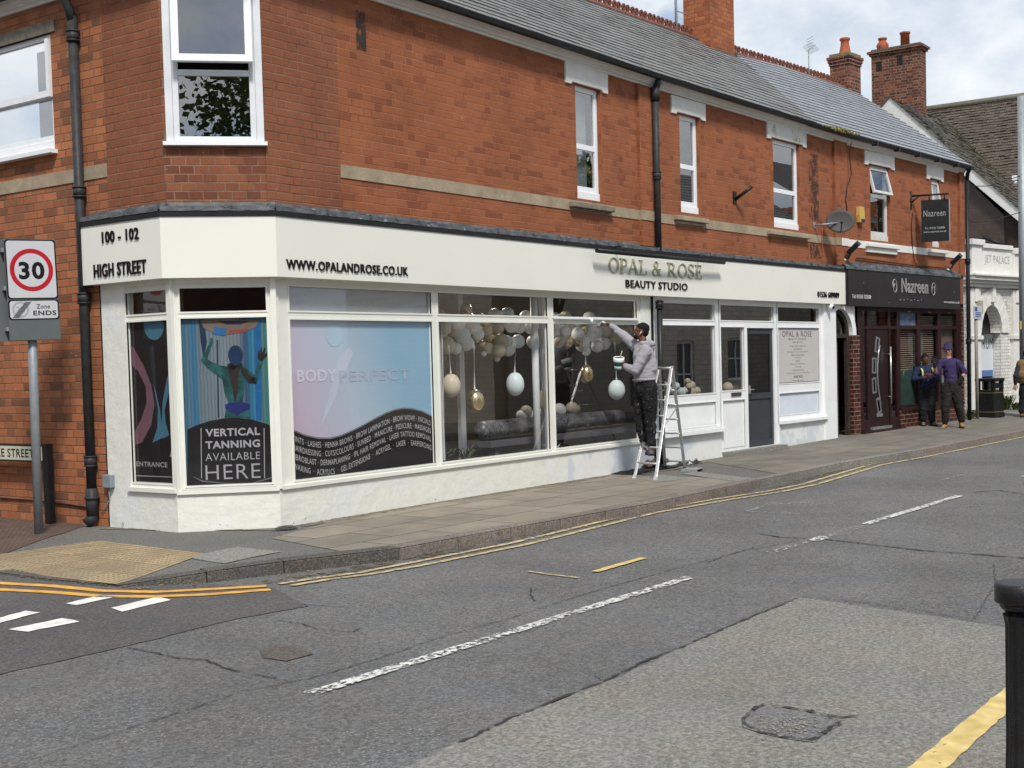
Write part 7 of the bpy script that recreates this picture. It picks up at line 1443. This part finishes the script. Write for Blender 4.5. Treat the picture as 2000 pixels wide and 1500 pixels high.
# ---- two men on the pavement
def standing(lab, d0, jt, skin, top, trous, boots, hair, hat=None, extra=None, glove=None, facev=None, soles=M_BLACK, tr_mat=None):
    K = thing('person', lab, 'person', jt['org']); J = lambda n: jt[n]
    mb = MB(); chain(mb, [J('pel'), J('waist'), J('chest'), J('neck0'), J('neck1')], [.125, .12, .13, .065, .052]); P_, M3 = head(mb, J('head'), facev, UP)
    for s_ in 'RL':
        chain(mb, [J('neck0')-UP*.05, J('sh'+s_), J('el'+s_), J('wr'+s_)], [.07, .055, .042, .028]); chain(mb, [J('hip'+s_), J('kn'+s_), J('an'+s_)], [.085, .055, .042]); cap_(mb, J('an'+s_), J('ft'+s_)+UP*.05, .042, .036)
        if not glove: hand(mb, J('wr'+s_), J('hd'+s_), J('pn'+s_), 1 if s_ == 'R' else -1, jt['curl'+s_], 1.0)
    b = remeshed(mb, 'body', skin, K, .009, 3); eyes(P_, M3, K)
    if glove:
        for s_ in 'RL': mb = MB(); cap_(mb, J('wr'+s_)-Vector(J('hd'+s_)).normalized()*.03, J('wr'+s_)+Vector(J('hd'+s_)).normalized()*.03, .038, .034); hand(mb, J('wr'+s_), J('hd'+s_), J('pn'+s_), 1 if s_ == 'R' else -1, jt['curl'+s_], 1.18, .2); remeshed(mb, 'glove', glove, K, .008, 2)
    mb = MB(); chain(mb, [J('pel')+UP*.0, J('waist'), J('chest'), J('neck0')-UP*.07], [.145, .138, .145, .10])
    for s_ in 'RL':
        sl = top.get('sleeve', 1.0); e_ = J('sh'+s_).lerp(J('el'+s_), min(1, sl*1.9)) if sl < .6 else J('el'+s_); chain(mb, [J('chest')+UP*.08, J('sh'+s_), e_], [.11, .078, .070 if sl < .6 else .062])
        if sl >= 1: chain(mb, [J('el'+s_), J('wr'+s_)+(J('el'+s_)-J('wr'+s_))*.15], [.066, .048])
    tp = remeshed(mb, top['name'], top['m'], K, .012, 4, .012, 9.)
    mb = MB(); chain(mb, [J('pel')+UP*.02, J('pel')-UP*.08], [.155, .15])
    for s_ in 'RL': k1_ = J('hip'+s_).lerp(J('kn'+s_), .5); k2_ = J('kn'+s_).lerp(J('an'+s_), .5); chain(mb, [J('hip'+s_), k1_, J('kn'+s_), k2_, J('an'+s_)+UP*.04], [.12, .108, .090, .080, .074])
    remeshed(mb, 'trousers', trous, K, .012, 4, .014, 8.)
    for s_ in 'RL': mb = MB(); shoe(mb, J('ft'+s_), J('to'+s_), 1.08, boot=.11); remeshed(mb, 'boot', boots, K, .011, 2, .003, 30); sole(J('ft'+s_), J('to'+s_), soles, K, 1.08)
    if hair: mb = MB(); mb.ball(P_(0, -.026, .052), (.079, .092, .074), M3); mb.ball(P_(0, -.05, .01), (.074, .058, .07), M3); remeshed(mb, 'hair', hair, K, .009, 1, .003, 60)
    return K, P_, M3, tp
tcv = Vector((-.80, -.58, 0))   # roughly towards the camera
def jset(dep, gz, **k): return {n: (depth_at(v[0], v[1], dep+v[2]) if len(v) == 3 else Vector(v[0])) for n, v in k.items()}
pg = gp(1860, 836); dP = (pg-CAM).dot(fw)
jt = jset(dP, 0, org=(1860, 837, 0), pel=(1858, 752, 0), waist=(1857, 738, 0), chest=(1855, 715, 0), neck0=(1853, 702, 0), neck1=(1852, 694, 0), head=(1851, 684.5, 0), shR=(1837, 709, 0), elR=(1828, 731, -.02), wrR=(1826, 712, -.17), shL=(1871, 709, 0), elL=(1884, 729, .02), wrL=(1877, 739, -.12), hipR=(1850, 757, 0), knR=(1847, 793, -.04), anR=(1846, 826, -.0), hipL=(1866, 757, 0), knL=(1872, 792, -.02), anL=(1878, 823, .04), ftR=(1846, 837, .05), toR=(1840, 841, -.2), ftL=(1877, 834, .1), toL=(1880, 836, -.12))
jt.update(hdR=Vector((.0, 0, 1)), pnR=tcv, curlR=.12, hdL=Vector((-.35, .3, -.65)), pnL=Vector((.5, .6, 0)), curlL=.6)
M_PUR = mat('purple_cotton', (.040, .028, .090), .85, var=.15, scale=9, bump=.15); M_WORK = mat('work_trousers', (.020, .018, .017), .9, var=.4, scale=7, dirt=((.06, .054, .048), .62, 8)); M_BOOT = mat('tan_boot', (.30, .17, .055), .75, var=.25, scale=12, bump=.3)
M_GLV = mat('black_glove', (.014, .014, .015), .8, var=.2)
K, P_, M3, tp = standing('man in purple bucket hat and purple shirt waving a gloved hand on the pavement', dP, jt, M_SK2, dict(name='polo_shirt', m=M_PUR, sleeve=.48), M_WORK, M_BOOT, None, glove=M_GLV, facev=tcv+Vector((.1, -.2, 0)))
mb = MB(); mb.lathe([(.145, -.02), (.147, -.014), (.10, .035), (.092, .09), (.075, .125), (.03, .142), (.001, .145), (.001, .13), (.06, .115), (.08, .07), (.09, .03), (.135, -.022)], 28); mb.build('bucket_hat', M_PUR, K, Matrix.Translation(P_(0, -.012, .045)) @ Matrix.Scale(.86, 4) @ Matrix.Rotation(R(6), 4, 'X'))
mb = MB(); cap_(mb, jt['pel']+Vector((0, 0, .02))+Vector((.59, -.8, 0))*.15, jt['pel']+Vector((.59, -.8, 0))*.17-UP*.14, .06, .05); cap_(mb, jt['pel']-Vector((.59, -.8, 0))*.16, jt['pel']-Vector((.59, -.8, 0))*.18-UP*.14, .06, .05); remeshed(mb, 'tool_pouch', M_GLV, K, .012, 3, .006, 12)
mb = MB(); o_ = tcv*.165; mb.tube([jt['chest']+Vector((.59, -.8, 0))*.11+UP*.12+tcv*.05, jt['chest']+Vector((.59, -.8, 0))*.12+o_*.95, jt['waist']+Vector((.59, -.8, 0))*.13+o_*.7], .013, 6); mb.build('rucksack_strap', M_GLV, K)
ng = gp(1813, 832); dN = (ng-CAM).dot(fw)
jt = jset(dN, 0, org=(1813, 832, 0), pel=(1811, 762, 0), waist=(1810, 748, 0), chest=(1808, 728, 0), neck0=(1807, 718, 0), neck1=(1806, 710, -.02), head=(1806.5, 703, -.05), shR=(1793, 723, 0), elR=(1784, 741, -.02), wrR=(1806, 738, -.24), shL=(1822, 723, 0), elL=(1832, 741, -.02), wrL=(1819, 738, -.24), hipR=(1804, 768, 0), knR=(1803, 797, -.02), anR=(1803, 822, 0), hipL=(1817, 768, 0), knL=(1819, 797, -.02), anL=(1820, 822, 0), ftR=(1803, 831, .1), toR=(1804, 834, -.14), ftL=(1820, 831, .1), toL=(1827, 834, -.12))
rgt = Vector((.59, -.8, 0)); jt.update(hdR=rgt*.8+tcv*.4+UP*.25, pnR=UP+rgt*.2, curlR=.5, hdL=-rgt*.8+tcv*.4+UP*.25, pnL=UP-rgt*.2, curlL=.5)
M_NAVY = mat('navy_sweatshirt', (.018, .026, .065), .9, var=.2, scale=12, bump=.15); M_DRKT = mat('dark_trousers', (.013, .013, .016), .9, var=.3, scale=9); M_BOOT2 = mat('olive_boot', (.14, .11, .06), .8, var=.25)
K, P_, M3, tp = standing('man in navy hoodie with yellow straps looking down at his phone by the salon window', dN, jt, M_SK1, dict(name='hoodie', m=M_NAVY, sleeve=1.0), M_DRKT, M_BOOT2, MATS['hair_black'], facev=tcv+Vector((0, 0, -.75))+rgt*.1)
M_HV = mat('hi_vis_yellow', (.50, .60, .16), .6); 
for sg in (-1, 1): c_ = jt['chest']+rgt*sg*.115; MB().tube([c_+UP*.125, c_+tcv*.16+UP*.04, c_+tcv*.17-UP*.10], .020, 8).build('hi_vis_strap', M_HV, K)
mb = MB(); c_ = jt['chest']+tcv*.172-UP*.03
pts = [c_+rgt*(-.11+.02*i)+UP*(.022*math.sin(i*1.9)) for i in range(12)]; mb.tube(pts, .006, 5); mb.build('pink_lettering', mat('pink_print', (.55, .05, .14), .6), tp)
ph = (jt['wrR']+jt['wrL'])/2+tcv*.10+UP*.03; K2 = thing('phone', 'black phone held in both hands by the man in the navy hoodie', 'phone', ph); MB().box(-.036, .036, -.004, .004, -.07, .07).build('handset', M_BLACK, K2, Matrix.Translation(ph) @ Matrix.Rotation(math.atan2(rgt.y, rgt.x), 4, 'Z') @ Matrix.Rotation(R(-50), 4, 'X'), bevel=.003)
# ---- walker leaving the frame on the right, tan rucksack on the back
wg = gp(2003, 815); dW = (wg-CAM).dot(fw)
jt = jset(dW, 0, org=(2003, 815, 0), pel=(2004, 755, 0), waist=(2003, 742, 0), chest=(2002, 722, 0), neck0=(2004, 710, 0), neck1=(2005, 702, 0), head=(2006, 693, .0), shR=(1999, 715, .18), elR=(2004, 734, .22), wrR=(2012, 746, .2), shL=(1991, 714, -.16), elL=(1984, 734, -.22), wrL=(1983, 750, -.18), hipR=(2006, 760, .09), knR=(2014, 787, .1), anR=(2010, 812, .1), hipL=(2000, 760, -.09), knL=(1998, 784, -.08), anL=(1995.5, 806, -.12), ftR=(2010, 818, .1), toR=(2020, 819, .1), ftL=(1996, 815, -.12), toL=(2004, 817, -.05))
jt.update(hdR=Vector((.2, -.1, -1)), pnR=Vector((-.5, .5, 0)), curlR=.35, hdL=Vector((-.1, .1, -1)), pnL=Vector((.6, .3, 0)), curlL=.35)
K, P_, M3, tp = standing('walker in dark jacket and black trousers half out of frame at the right edge', dW, jt, M_SK2, dict(name='jacket', m=mat('dark_jacket', (.025, .03, .036), .9, var=.2), sleeve=1.0), M_DRKT, mat('brown_boot', (.12, .08, .04), .8, var=.3), mat('hair_dark', (.02, .016, .014), .8), facev=Vector((.8, -.1, 0)))
c_ = jt['chest']+Vector((-.20, .03, -.03)); K2 = thing('rucksack', 'tan rucksack on the back of the walker at the right edge', 'rucksack', c_-UP*.2); mb = MB(); chain(mb, [c_+UP*.16, c_-UP*.17], [.12, .14]); mb.ball(c_+Vector((-.10, -.02, -.09)), (.08, .11, .11)); remeshed(mb, 'bag', mat('tan_canvas', (.16, .11, .05), .9, var=.2, scale=14, bump=.2), K2, .012, 3, .006, 12)
K2_ = MB().tube([c_+Vector((.05, -.1, .2)), c_+Vector((.2, -.14, .24)), c_+Vector((.34, -.13, .05)), c_+Vector((.2, -.14, -.18))], .015, 6).build('strap', mat('tan_strap', (.10, .07, .035), .9), K2)
# ================================================================= BALLOONS AND SHOP DISPLAY
M_BAL = {'white': mat('balloon_white', (.80, .81, .80), .35, var=.03), 'pale blue': mat('balloon_blue', (.66, .75, .76), .35, var=.03), 'beige': mat('balloon_beige', (.57, .51, .39), .35, var=.03), 'gold': mat('balloon_gold', (.66, .52, .27), .24, metal=.95, var=.05)}
M_RIB = mat('white_ribbon', (.70, .71, .76), .6)
def bmesh_(r_, hz_=1.):
    mb = MB(); prof = [(.001, -1.13), (.05, -1.13), (.07, -1.10), (.035, -1.06), (.16, -1.0)]+[(math.sin(R(a)), -math.cos(R(a))*(1.06 if a < 90 else .97)) for a in range(20, 180, 12)]+[(.001, .97)]
    mb.lathe(prof, 28); return mb
PROTO = {}
for c in M_BAL:
    o = bmesh_(1).build('balloon', M_BAL[c]); PROTO[c] = o.data; bpy.data.objects.remove(o)
CL = {'w': 'white', 'b': 'pale blue', 'e': 'beige', 'g': 'gold'}
def bal(fr, px, py, rpx, c, off, hang=False, rz=None, tilt=None, ry=None):
    s, z = fr.on(px, py, off); P = fr.at(s, off, z); r_ = rpx/px_per_m(P); P = P+Vector((random.uniform(-.02, .02), random.uniform(0, .12) if not hang else 0, 0))
    o = bpy.data.objects.new('balloon', PROTO[c]); COL.objects.link(o); o.location = P; k = (ry or rpx)/px_per_m(P)/1.02; o.scale = (r_, r_, k)
    o.rotation_euler = (random.uniform(-.9, .9), random.uniform(-.9, .9), random.uniform(0, 6)) if not hang else (math.pi, 0, random.uniform(0, 6)); o['category'] = 'balloon'; return o, P
garland = """258 54 50 e|206 54 30 w|425 56 42 g|505 61 50 g|280 81 58 e|235 100 50 g|365 86 45 e|410 69 70 w|448 94 66 b|555 82 56 g|643 98 52 g|300 114 72 e|360 120 50 w|470 110 60 b|550 104 22 g|585 112 30 g|540 118 22 g|700 80 48 e|735 107 65 e|810 75 60 w|812 106 46 b|893 106 55 b|795 122 55 w|690 125 55 e|730 139 28 w|900 78 50 w|610 120 45 e|650 68 50 g|1000 107 60 w|990 77 60 w|595 131 20 w|470 75 40 w|570 62 40 e|760 66 50 w|860 66 45 w"""
rows = []
for it in garland.split('|'): a, b, c, d = it.split(); rows.append((800+float(a)/4, 560+float(b), float(c)/4, d, 'middle'))
for it in """1115 215 40 w|1160 255 60 w|1165 370 56 b|1205 425 50 e|1115 452 38 e|1268 428 55 g|1260 330 62 e|1350 330 48 g|1322 420 48 g|1402 380 60 w|1440 335 55 w|1492 352 48 b|1570 345 50 e|1650 388 62 e|1405 450 58 w|1487 462 50 w|1575 440 52 w|1400 245 52 w|1385 505 35 w|1225 245 55 e|1700 340 55 e|1500 285 50 w|1620 300 45 w|1135 495 20 e|1540 300 40 e|1310 280 50 w""".split('|'): a, b, c, d = it.split(); rows.append((800+float(a)/4, 560+float(b)/4, float(c)/4, d, 'right'))
random.seed(21)
for k in range(16): rows.append((855+k*12.6+random.uniform(-4, 4), 622+random.uniform(-12, 34)+8*math.sin(k), random.uniform(11, 15), random.choice('wwbe'), 'middle'))
for k in range(13): rows.append((1083+k*11.6+random.uniform(-4, 4), 628+random.uniform(-12, 40), random.uniform(11, 14.5), random.choice('wwbe'), 'right'))
low = [(1020, 812, 12, 'w'), (1037, 803, 12, 'e'), (1048, 812, 12, 'w'), (1099, 801, 14, 'w'), (1121, 797, 12.5, 'e'), (1135, 799, 9, 'e'), (1122, 812, 8, 'e'), (1132, 808, 7, 'e'), (1094, 816, 11, 'w'), (1063, 806, 12, 'w')]
lowB = [(1328, 754, 8, 'b'), (1332, 766, 10, 'b'), (1321, 745, 5, 'b'), (1348, 744, 6, 'e'), (1358, 752, 8, 'e'), (1347, 755, 7, 'e'), (1357, 765, 11, 'e'), (1372, 763, 8, 'e'), (1298, 752, 7, 'e'), (1313, 762, 7, 'w'), (1340, 762, 7, 'w')]
lowC = [(1422, 757, 11, 'e'), (1442, 759, 7, 'e'), (1413, 765, 6, 'e'), (1432, 765, 7, 'w')]
ORD = ['first', 'second', 'third', 'fourth', 'fifth', 'sixth', 'seventh', 'eighth', 'ninth', 'tenth', 'eleventh', 'twelfth', 'thirteenth', 'fourteenth', 'fifteenth', 'sixteenth', 'seventeenth', 'eighteenth', 'nineteenth', 'twentieth']+['twenty-'+q for q in ('first', 'second', 'third', 'fourth', 'fifth', 'sixth', 'seventh', 'eighth', 'ninth')]+['thirtieth']
def batch(items, where, grp, fr, off):
    cnt = {}
    for it in sorted(items, key=lambda t: t[0]):
        c = CL[it[3]]; cnt[c] = cnt.get(c, 0)+1; o, P = bal(fr, it[0], it[1], it[2], c, off+random.uniform(-.10, .08)); o['label'] = '%s %s balloon from the left in %s' % (ORD[cnt[c]-1], c, where); o['group'] = grp
batch([r for r in rows if r[4] == 'middle'], 'the garland behind the middle pane', 'balloons in the ceiling garland', FA, -.55); batch([r for r in rows if r[4] == 'right'], 'the garland behind the painter', 'balloons in the ceiling garland', FA, -.55)
batch(low, 'the floor cluster behind the silver roll', 'balloons lying on the display floor', FA, -.95); batch(lowB, 'the sill cluster right of the ladder', 'balloons on the right window sill', FB, -.3); batch(lowC, 'the cluster behind the letterbox panel', 'balloons on the right window sill', FB, -.3)
for px, py, rx_, ry_, c, tx, ty, lab in [(880.5, 754, 19, 23.5, 'e', 877, 690, 'beige balloon hanging on a white ribbon, leftmost in the middle pane'), (929.5, 784, 18.5, 23, 'g', 926, 682, 'shiny gold balloon hanging lowest on a ribbon in the middle pane'), (1006.5, 751, 18, 23.5, 'b', 1007, 682, 'pale blue balloon hanging on a ribbon left of the white column'), (1060, 782, 9, 20, 'e', 1060, 695, 'narrow beige balloon hanging beside the post at the middle pane edge'), (1143.5, 731, 14.5, 18.5, 'g', 1141, 662, 'shiny gold balloon hanging on a ribbon beside the reflected painter'), (1203.5, 762, 16.5, 20, 'b', 1201, 680, 'pale blue balloon hanging on a ribbon under the paint tub')]:
    o, P = bal(FA, px, py, rx_, CL[c], -.35, True, ry=ry_); o['label'] = lab; o['group'] = 'balloons hanging on ribbons'; s, z = FA.on(tx, ty, -.35); a_ = FA.at(s, -.35, z+.1); e_ = P+UP*(ry_/px_per_m(P)*1.12); mb = MB(); n = 8; w_ = .014
    vs = []
    for i in range(n+1): p = a_.lerp(e_, i/n); tw = .5*math.sin(i*.4); vs += [p-Vector((w_*math.cos(tw), w_*math.sin(tw), 0)), p+Vector((w_*math.cos(tw), w_*math.sin(tw), 0))]
    mb.add(vs, [(2*i, 2*i+1, 2*i+3, 2*i+2) for i in range(n)]); mb.ball(e_, (.022, .012, .012), None, 8, 5); rb = mb.build('ribbon', M_RIB); rb.parent = o; o.matrix_basis = Matrix.LocRotScale(o.location, o.rotation_euler, o.scale); rb.matrix_parent_inverse = o.matrix_basis.inverted()
# silver crushed velvet roll, plant, bench
a_, za_ = FA.on(944, 838, -.75); b_, zb_ = FA.on(1206, 820, -.75); K = thing('velvet_roll', 'long silver crushed velvet roll lying across the display window', 'roll', FA.at((a_+b_)/2, -.75, (za_+zb_)/2-.15)); m_, t, b = newmat('crushed_velvet'); tc = N(t, 'ShaderNodeTexCoord'); v = N(t, 'ShaderNodeTexNoise', i_Scale=22.0, i_Detail=6.0, i_Roughness=.7, i_Distortion=1.2); t.links.new(tc.outputs['Object'], v.inputs['Vector']); rp = ramp(t, [(.38, (.02, .02, .023)), (.56, (.10, .10, .11)), (.70, (.34, .34, .36))], v.outputs['Fac']); t.links.new(rp.outputs[0], b.inputs['Base Color']); b.inputs['Roughness'].default_value = .4
mb = MB(); cap_(mb, (a_, .75, (za_+zb_)/2), (b_, .75, (za_+zb_)/2), .135, .135, 24); mb.build('roll', m_, K, FA.M)
bz_ = (za_+zb_)/2-.137; K = thing('display_bench', 'dark low bench under the silver velvet roll', 'bench', FA.at((a_+b_)/2, -.8, 0)); MB().box(a_-.1, b_+.1, .55, 1.0, bz_-.08, bz_).build('seat', mat('bench_grey', (.09, .09, .1), .7), K, FA.M)
for x_ in (a_+.1, b_-.1): MB().box(x_-.04, x_+.04, .6, .95, 0, bz_-.081).build('leg', MATS['bench_grey'], K, FA.M)
s_, z_ = FA.on(925, 850, -.4); mb = MB()
for k in range(26):
    an = random.uniform(0, 6.28); L_ = random.uniform(.3, .5); d = Vector((math.cos(an), math.sin(an)*.5, 0)); p0_ = Vector((s_-.05, .5, .35)); pr_ = p0_
    for i in range(5): q_ = p0_+d*L_*(i+1)/5+UP*(.5*L_*math.sin((i+1)/5*2.2)); n_ = Vector((-d.y, d.x, 0))*.012; mb.add([pr_-n_, pr_+n_, q_+n_*.8, q_-n_*.8], [(0, 1, 2, 3)]); pr_ = q_
tag(mb.build('palm_plant', mat('silk_palm', (.06, .08, .05), .6, var=.3), None, FA.M), 'small palm plant behind the glass left of the silver roll', 'plant')
# ================================================================= ACROSS THE STREET (seen only as reflections in the shop glass)
SO = thing('stone_cottage_row', 'cream stone terrace opposite, mirrored in the shop windows', 'building', (36, -1.2, 0)); OF = Frame((29, -1.25, 0), R(0))
M_CREAM = brick('cream_stone', [(.56, .51, .41), (.62, .56, .46), (.66, .60, .50), (.58, .52, .43)], (.42, .38, .31), course=.16, period=.55, joint=.014)
WH = [(2.0, 3.0, 3.6, 5.0), (6, 7.4, 3.6, 5.0), (9.5, 10.9, 3.6, 5.0), (2.2, 3.4, .9, 2.3), (6.5, 7.5, .1, 2.2), (9.6, 10.9, .9, 2.3), (12.6, 13.8, .9, 2.3), (13, 14, 3.6, 5.0)]
mb = MB(); mb.wall(0, 15.5, -.1, 6.4, WH, reveal=-.18); mb.box(0, 15.5, -6, -.5, -.1, 6.4); mb.build('stone_wall', M_CREAM, SO, OF.M)
mb = MB()
for h in WH: mb.frame(h[0], h[1], h[2], h[3], .07, -.14, -.08, bars_x=[(h[0]+h[1])/2], bars_z=[(h[2]+h[3])/2], tt=.04)
mb.build('window_frames', M_UPVC, SO, OF.M); mb = MB(); [mb.quad((h[0], -.12, h[2]), (h[1], -.12, h[2]), (h[1], -.12, h[3]), (h[0], -.12, h[3])) for h in WH]; mb.build('window_panes', mat('opposite_panes', (.07, .075, .08), .3), SO, OF.M)
courses('slate_roof', OF.at(-.2, -.3, 6.3), OF.at(15.7, -.3, 6.3), OF.at(15.7, 3.2, 8.3), OF.at(-.2, 3.2, 8.3), M_SLATE, .3, par=SO)
RO = thing('red_brick_shop_row', 'red brick shops opposite, mirrored at the right of the shop windows', 'building', (50, -1.4, 0)); mb = MB(); mb.box(45, 66, -9, -1.4, -.1, 7.2); mb.build('brick_wall', M_BRICKL, RO)
mb = MB(); [mb.box(x, x+1.1, -1.42, -1.37, z, z+1.5) for x in (47, 50.5, 54, 58) for z in (.9, 4.0)]; mb.build('windows', M_UPVC, RO); mb = MB(); mb.add([(44.8, -1.2, 7.2), (66, -1.2, 7.2), (66, -5, 9.6), (44.8, -5, 9.6)], [(0, 1, 2, 3)]); mb.build('tiled_roof', M_TILE, RO)
LO = thing('rendered_house', 'pale rendered house opposite, mirrored faintly in the printed window', 'building', (14, -1.6, 0)); mb = MB(); mb.box(8, 21, -9, -2.2, -.1, 5.8); mb.build('rendered_wall', mat('pale_render', (.45, .43, .38), .8), LO); mb = MB(); [mb.box(x, x+1.0, -2.22, -2.16, z, z+1.3) for x in (9.5, 13, 17) for z in (.9, 3.6)]; mb.build('windows', M_DARKIN, LO); mb = MB(); mb.add([(7.8, -2, 5.8), (21.2, -2, 5.8), (21.2, -5.5, 8), (7.8, -5.5, 8)], [(0, 1, 2, 3)]); mb.build('roof', M_TILE, LO)
M_LEAFT = mat('tree_leaf', (.07, .11, .03), .8, var=.4, scale=9, c2=(.12, .16, .05))
SB = thing('side_street_house', 'brick house across the side street, mirrored in the entrance window', 'building', (-3, 20, 0)); mb = MB(); mb.box(-14, -2.5, 12, 34, -.1, 6.6); mb.build('brick_wall', M_BRICKL, SB); mb = MB(); [mb.box(-2.52, -2.46, y, y+1.1, z, z+1.5) for y in (14, 18, 22, 27) for z in (.9, 3.9)]; mb.build('windows', M_DARKIN, SB); mb = MB(); mb.add([(-2.2, 11.8, 6.6), (-2.2, 34.2, 6.6), (-8, 34.2, 9.6), (-8, 11.8, 9.6)], [(0, 1, 2, 3)]); mb.build('tiled_roof', M_TILE, SB)
CB = thing('dark_brick_house', 'low dark brick house opposite, mirrored in the corner shop window', 'building', (-10, -12, 0)); mb = MB(); mb.box(-24, -5, -22, -9, -.1, 5.4); mb.build('brick_wall', M_BRICKD, CB); mb = MB(); mb.add([(-24.3, -8.7, 5.4), (-4.7, -8.7, 5.4), (-4.7, -15, 8.8), (-24.3, -15, 8.8)], [(0, 1, 2, 3)]); mb.build('tiled_roof', M_TILE, CB)
def tree(x, y, h, cr, lab, seed, n=2600):
    random.seed(seed); K = thing('broadleaf_tree', lab, 'tree', (x, y, 0), 'trees opposite'); mb = MB(); mb.tube([(x, y, 0), (x+.1, y, h*.3), (x, y+.1, h*.55)], [.22, .17, .10], 10); cs = []
    for k in range(9): an = k*.8; e = Vector((x+cr*.6*math.cos(an), y+cr*.6*math.sin(an), h*.6+random.uniform(0, h*.3))); mb.tube([(x, y, h*.3+k*.1), Vector((x, y, h*.45)).lerp(e, .6), e], [.08, .05, .02], 6); cs.append((e, cr*random.uniform(.4, .6)))
    mb.build('trunk', mat('bark', (.09, .07, .05), .9), K); mb = MB()
    for k in range(n):
        c, r_ = random.choice(cs); d = Vector((random.gauss(0, 1), random.gauss(0, 1), random.gauss(0, 1))).normalized()*r_*random.uniform(.5, 1.05); p = c+d; u_ = Vector((random.gauss(0, 1), random.gauss(0, 1), random.gauss(0, 1))).normalized(); v_ = u_.orthogonal().normalized(); s_ = random.uniform(.07, .15); mb.add([p-u_*s_, p+v_*s_*.6, p+u_*s_, p-v_*s_*.6], [(0, 1, 2, 3)])
    mb.build('crown', M_LEAFT, K)
tree(29.5, -.1, 7.4, 1.7, 'leafy tree opposite, mirrored above the balloons in the middle pane', 2); tree(-4.2, -5.8, 9.8, 3.0, 'leafy tree opposite, mirrored in the corner upstairs window', 5, 9000); tree(47.5, -.6, 5, 1.7, 'leafy tree opposite, mirrored in the top lights over the door', 6)
bpy.context.view_layer.update()
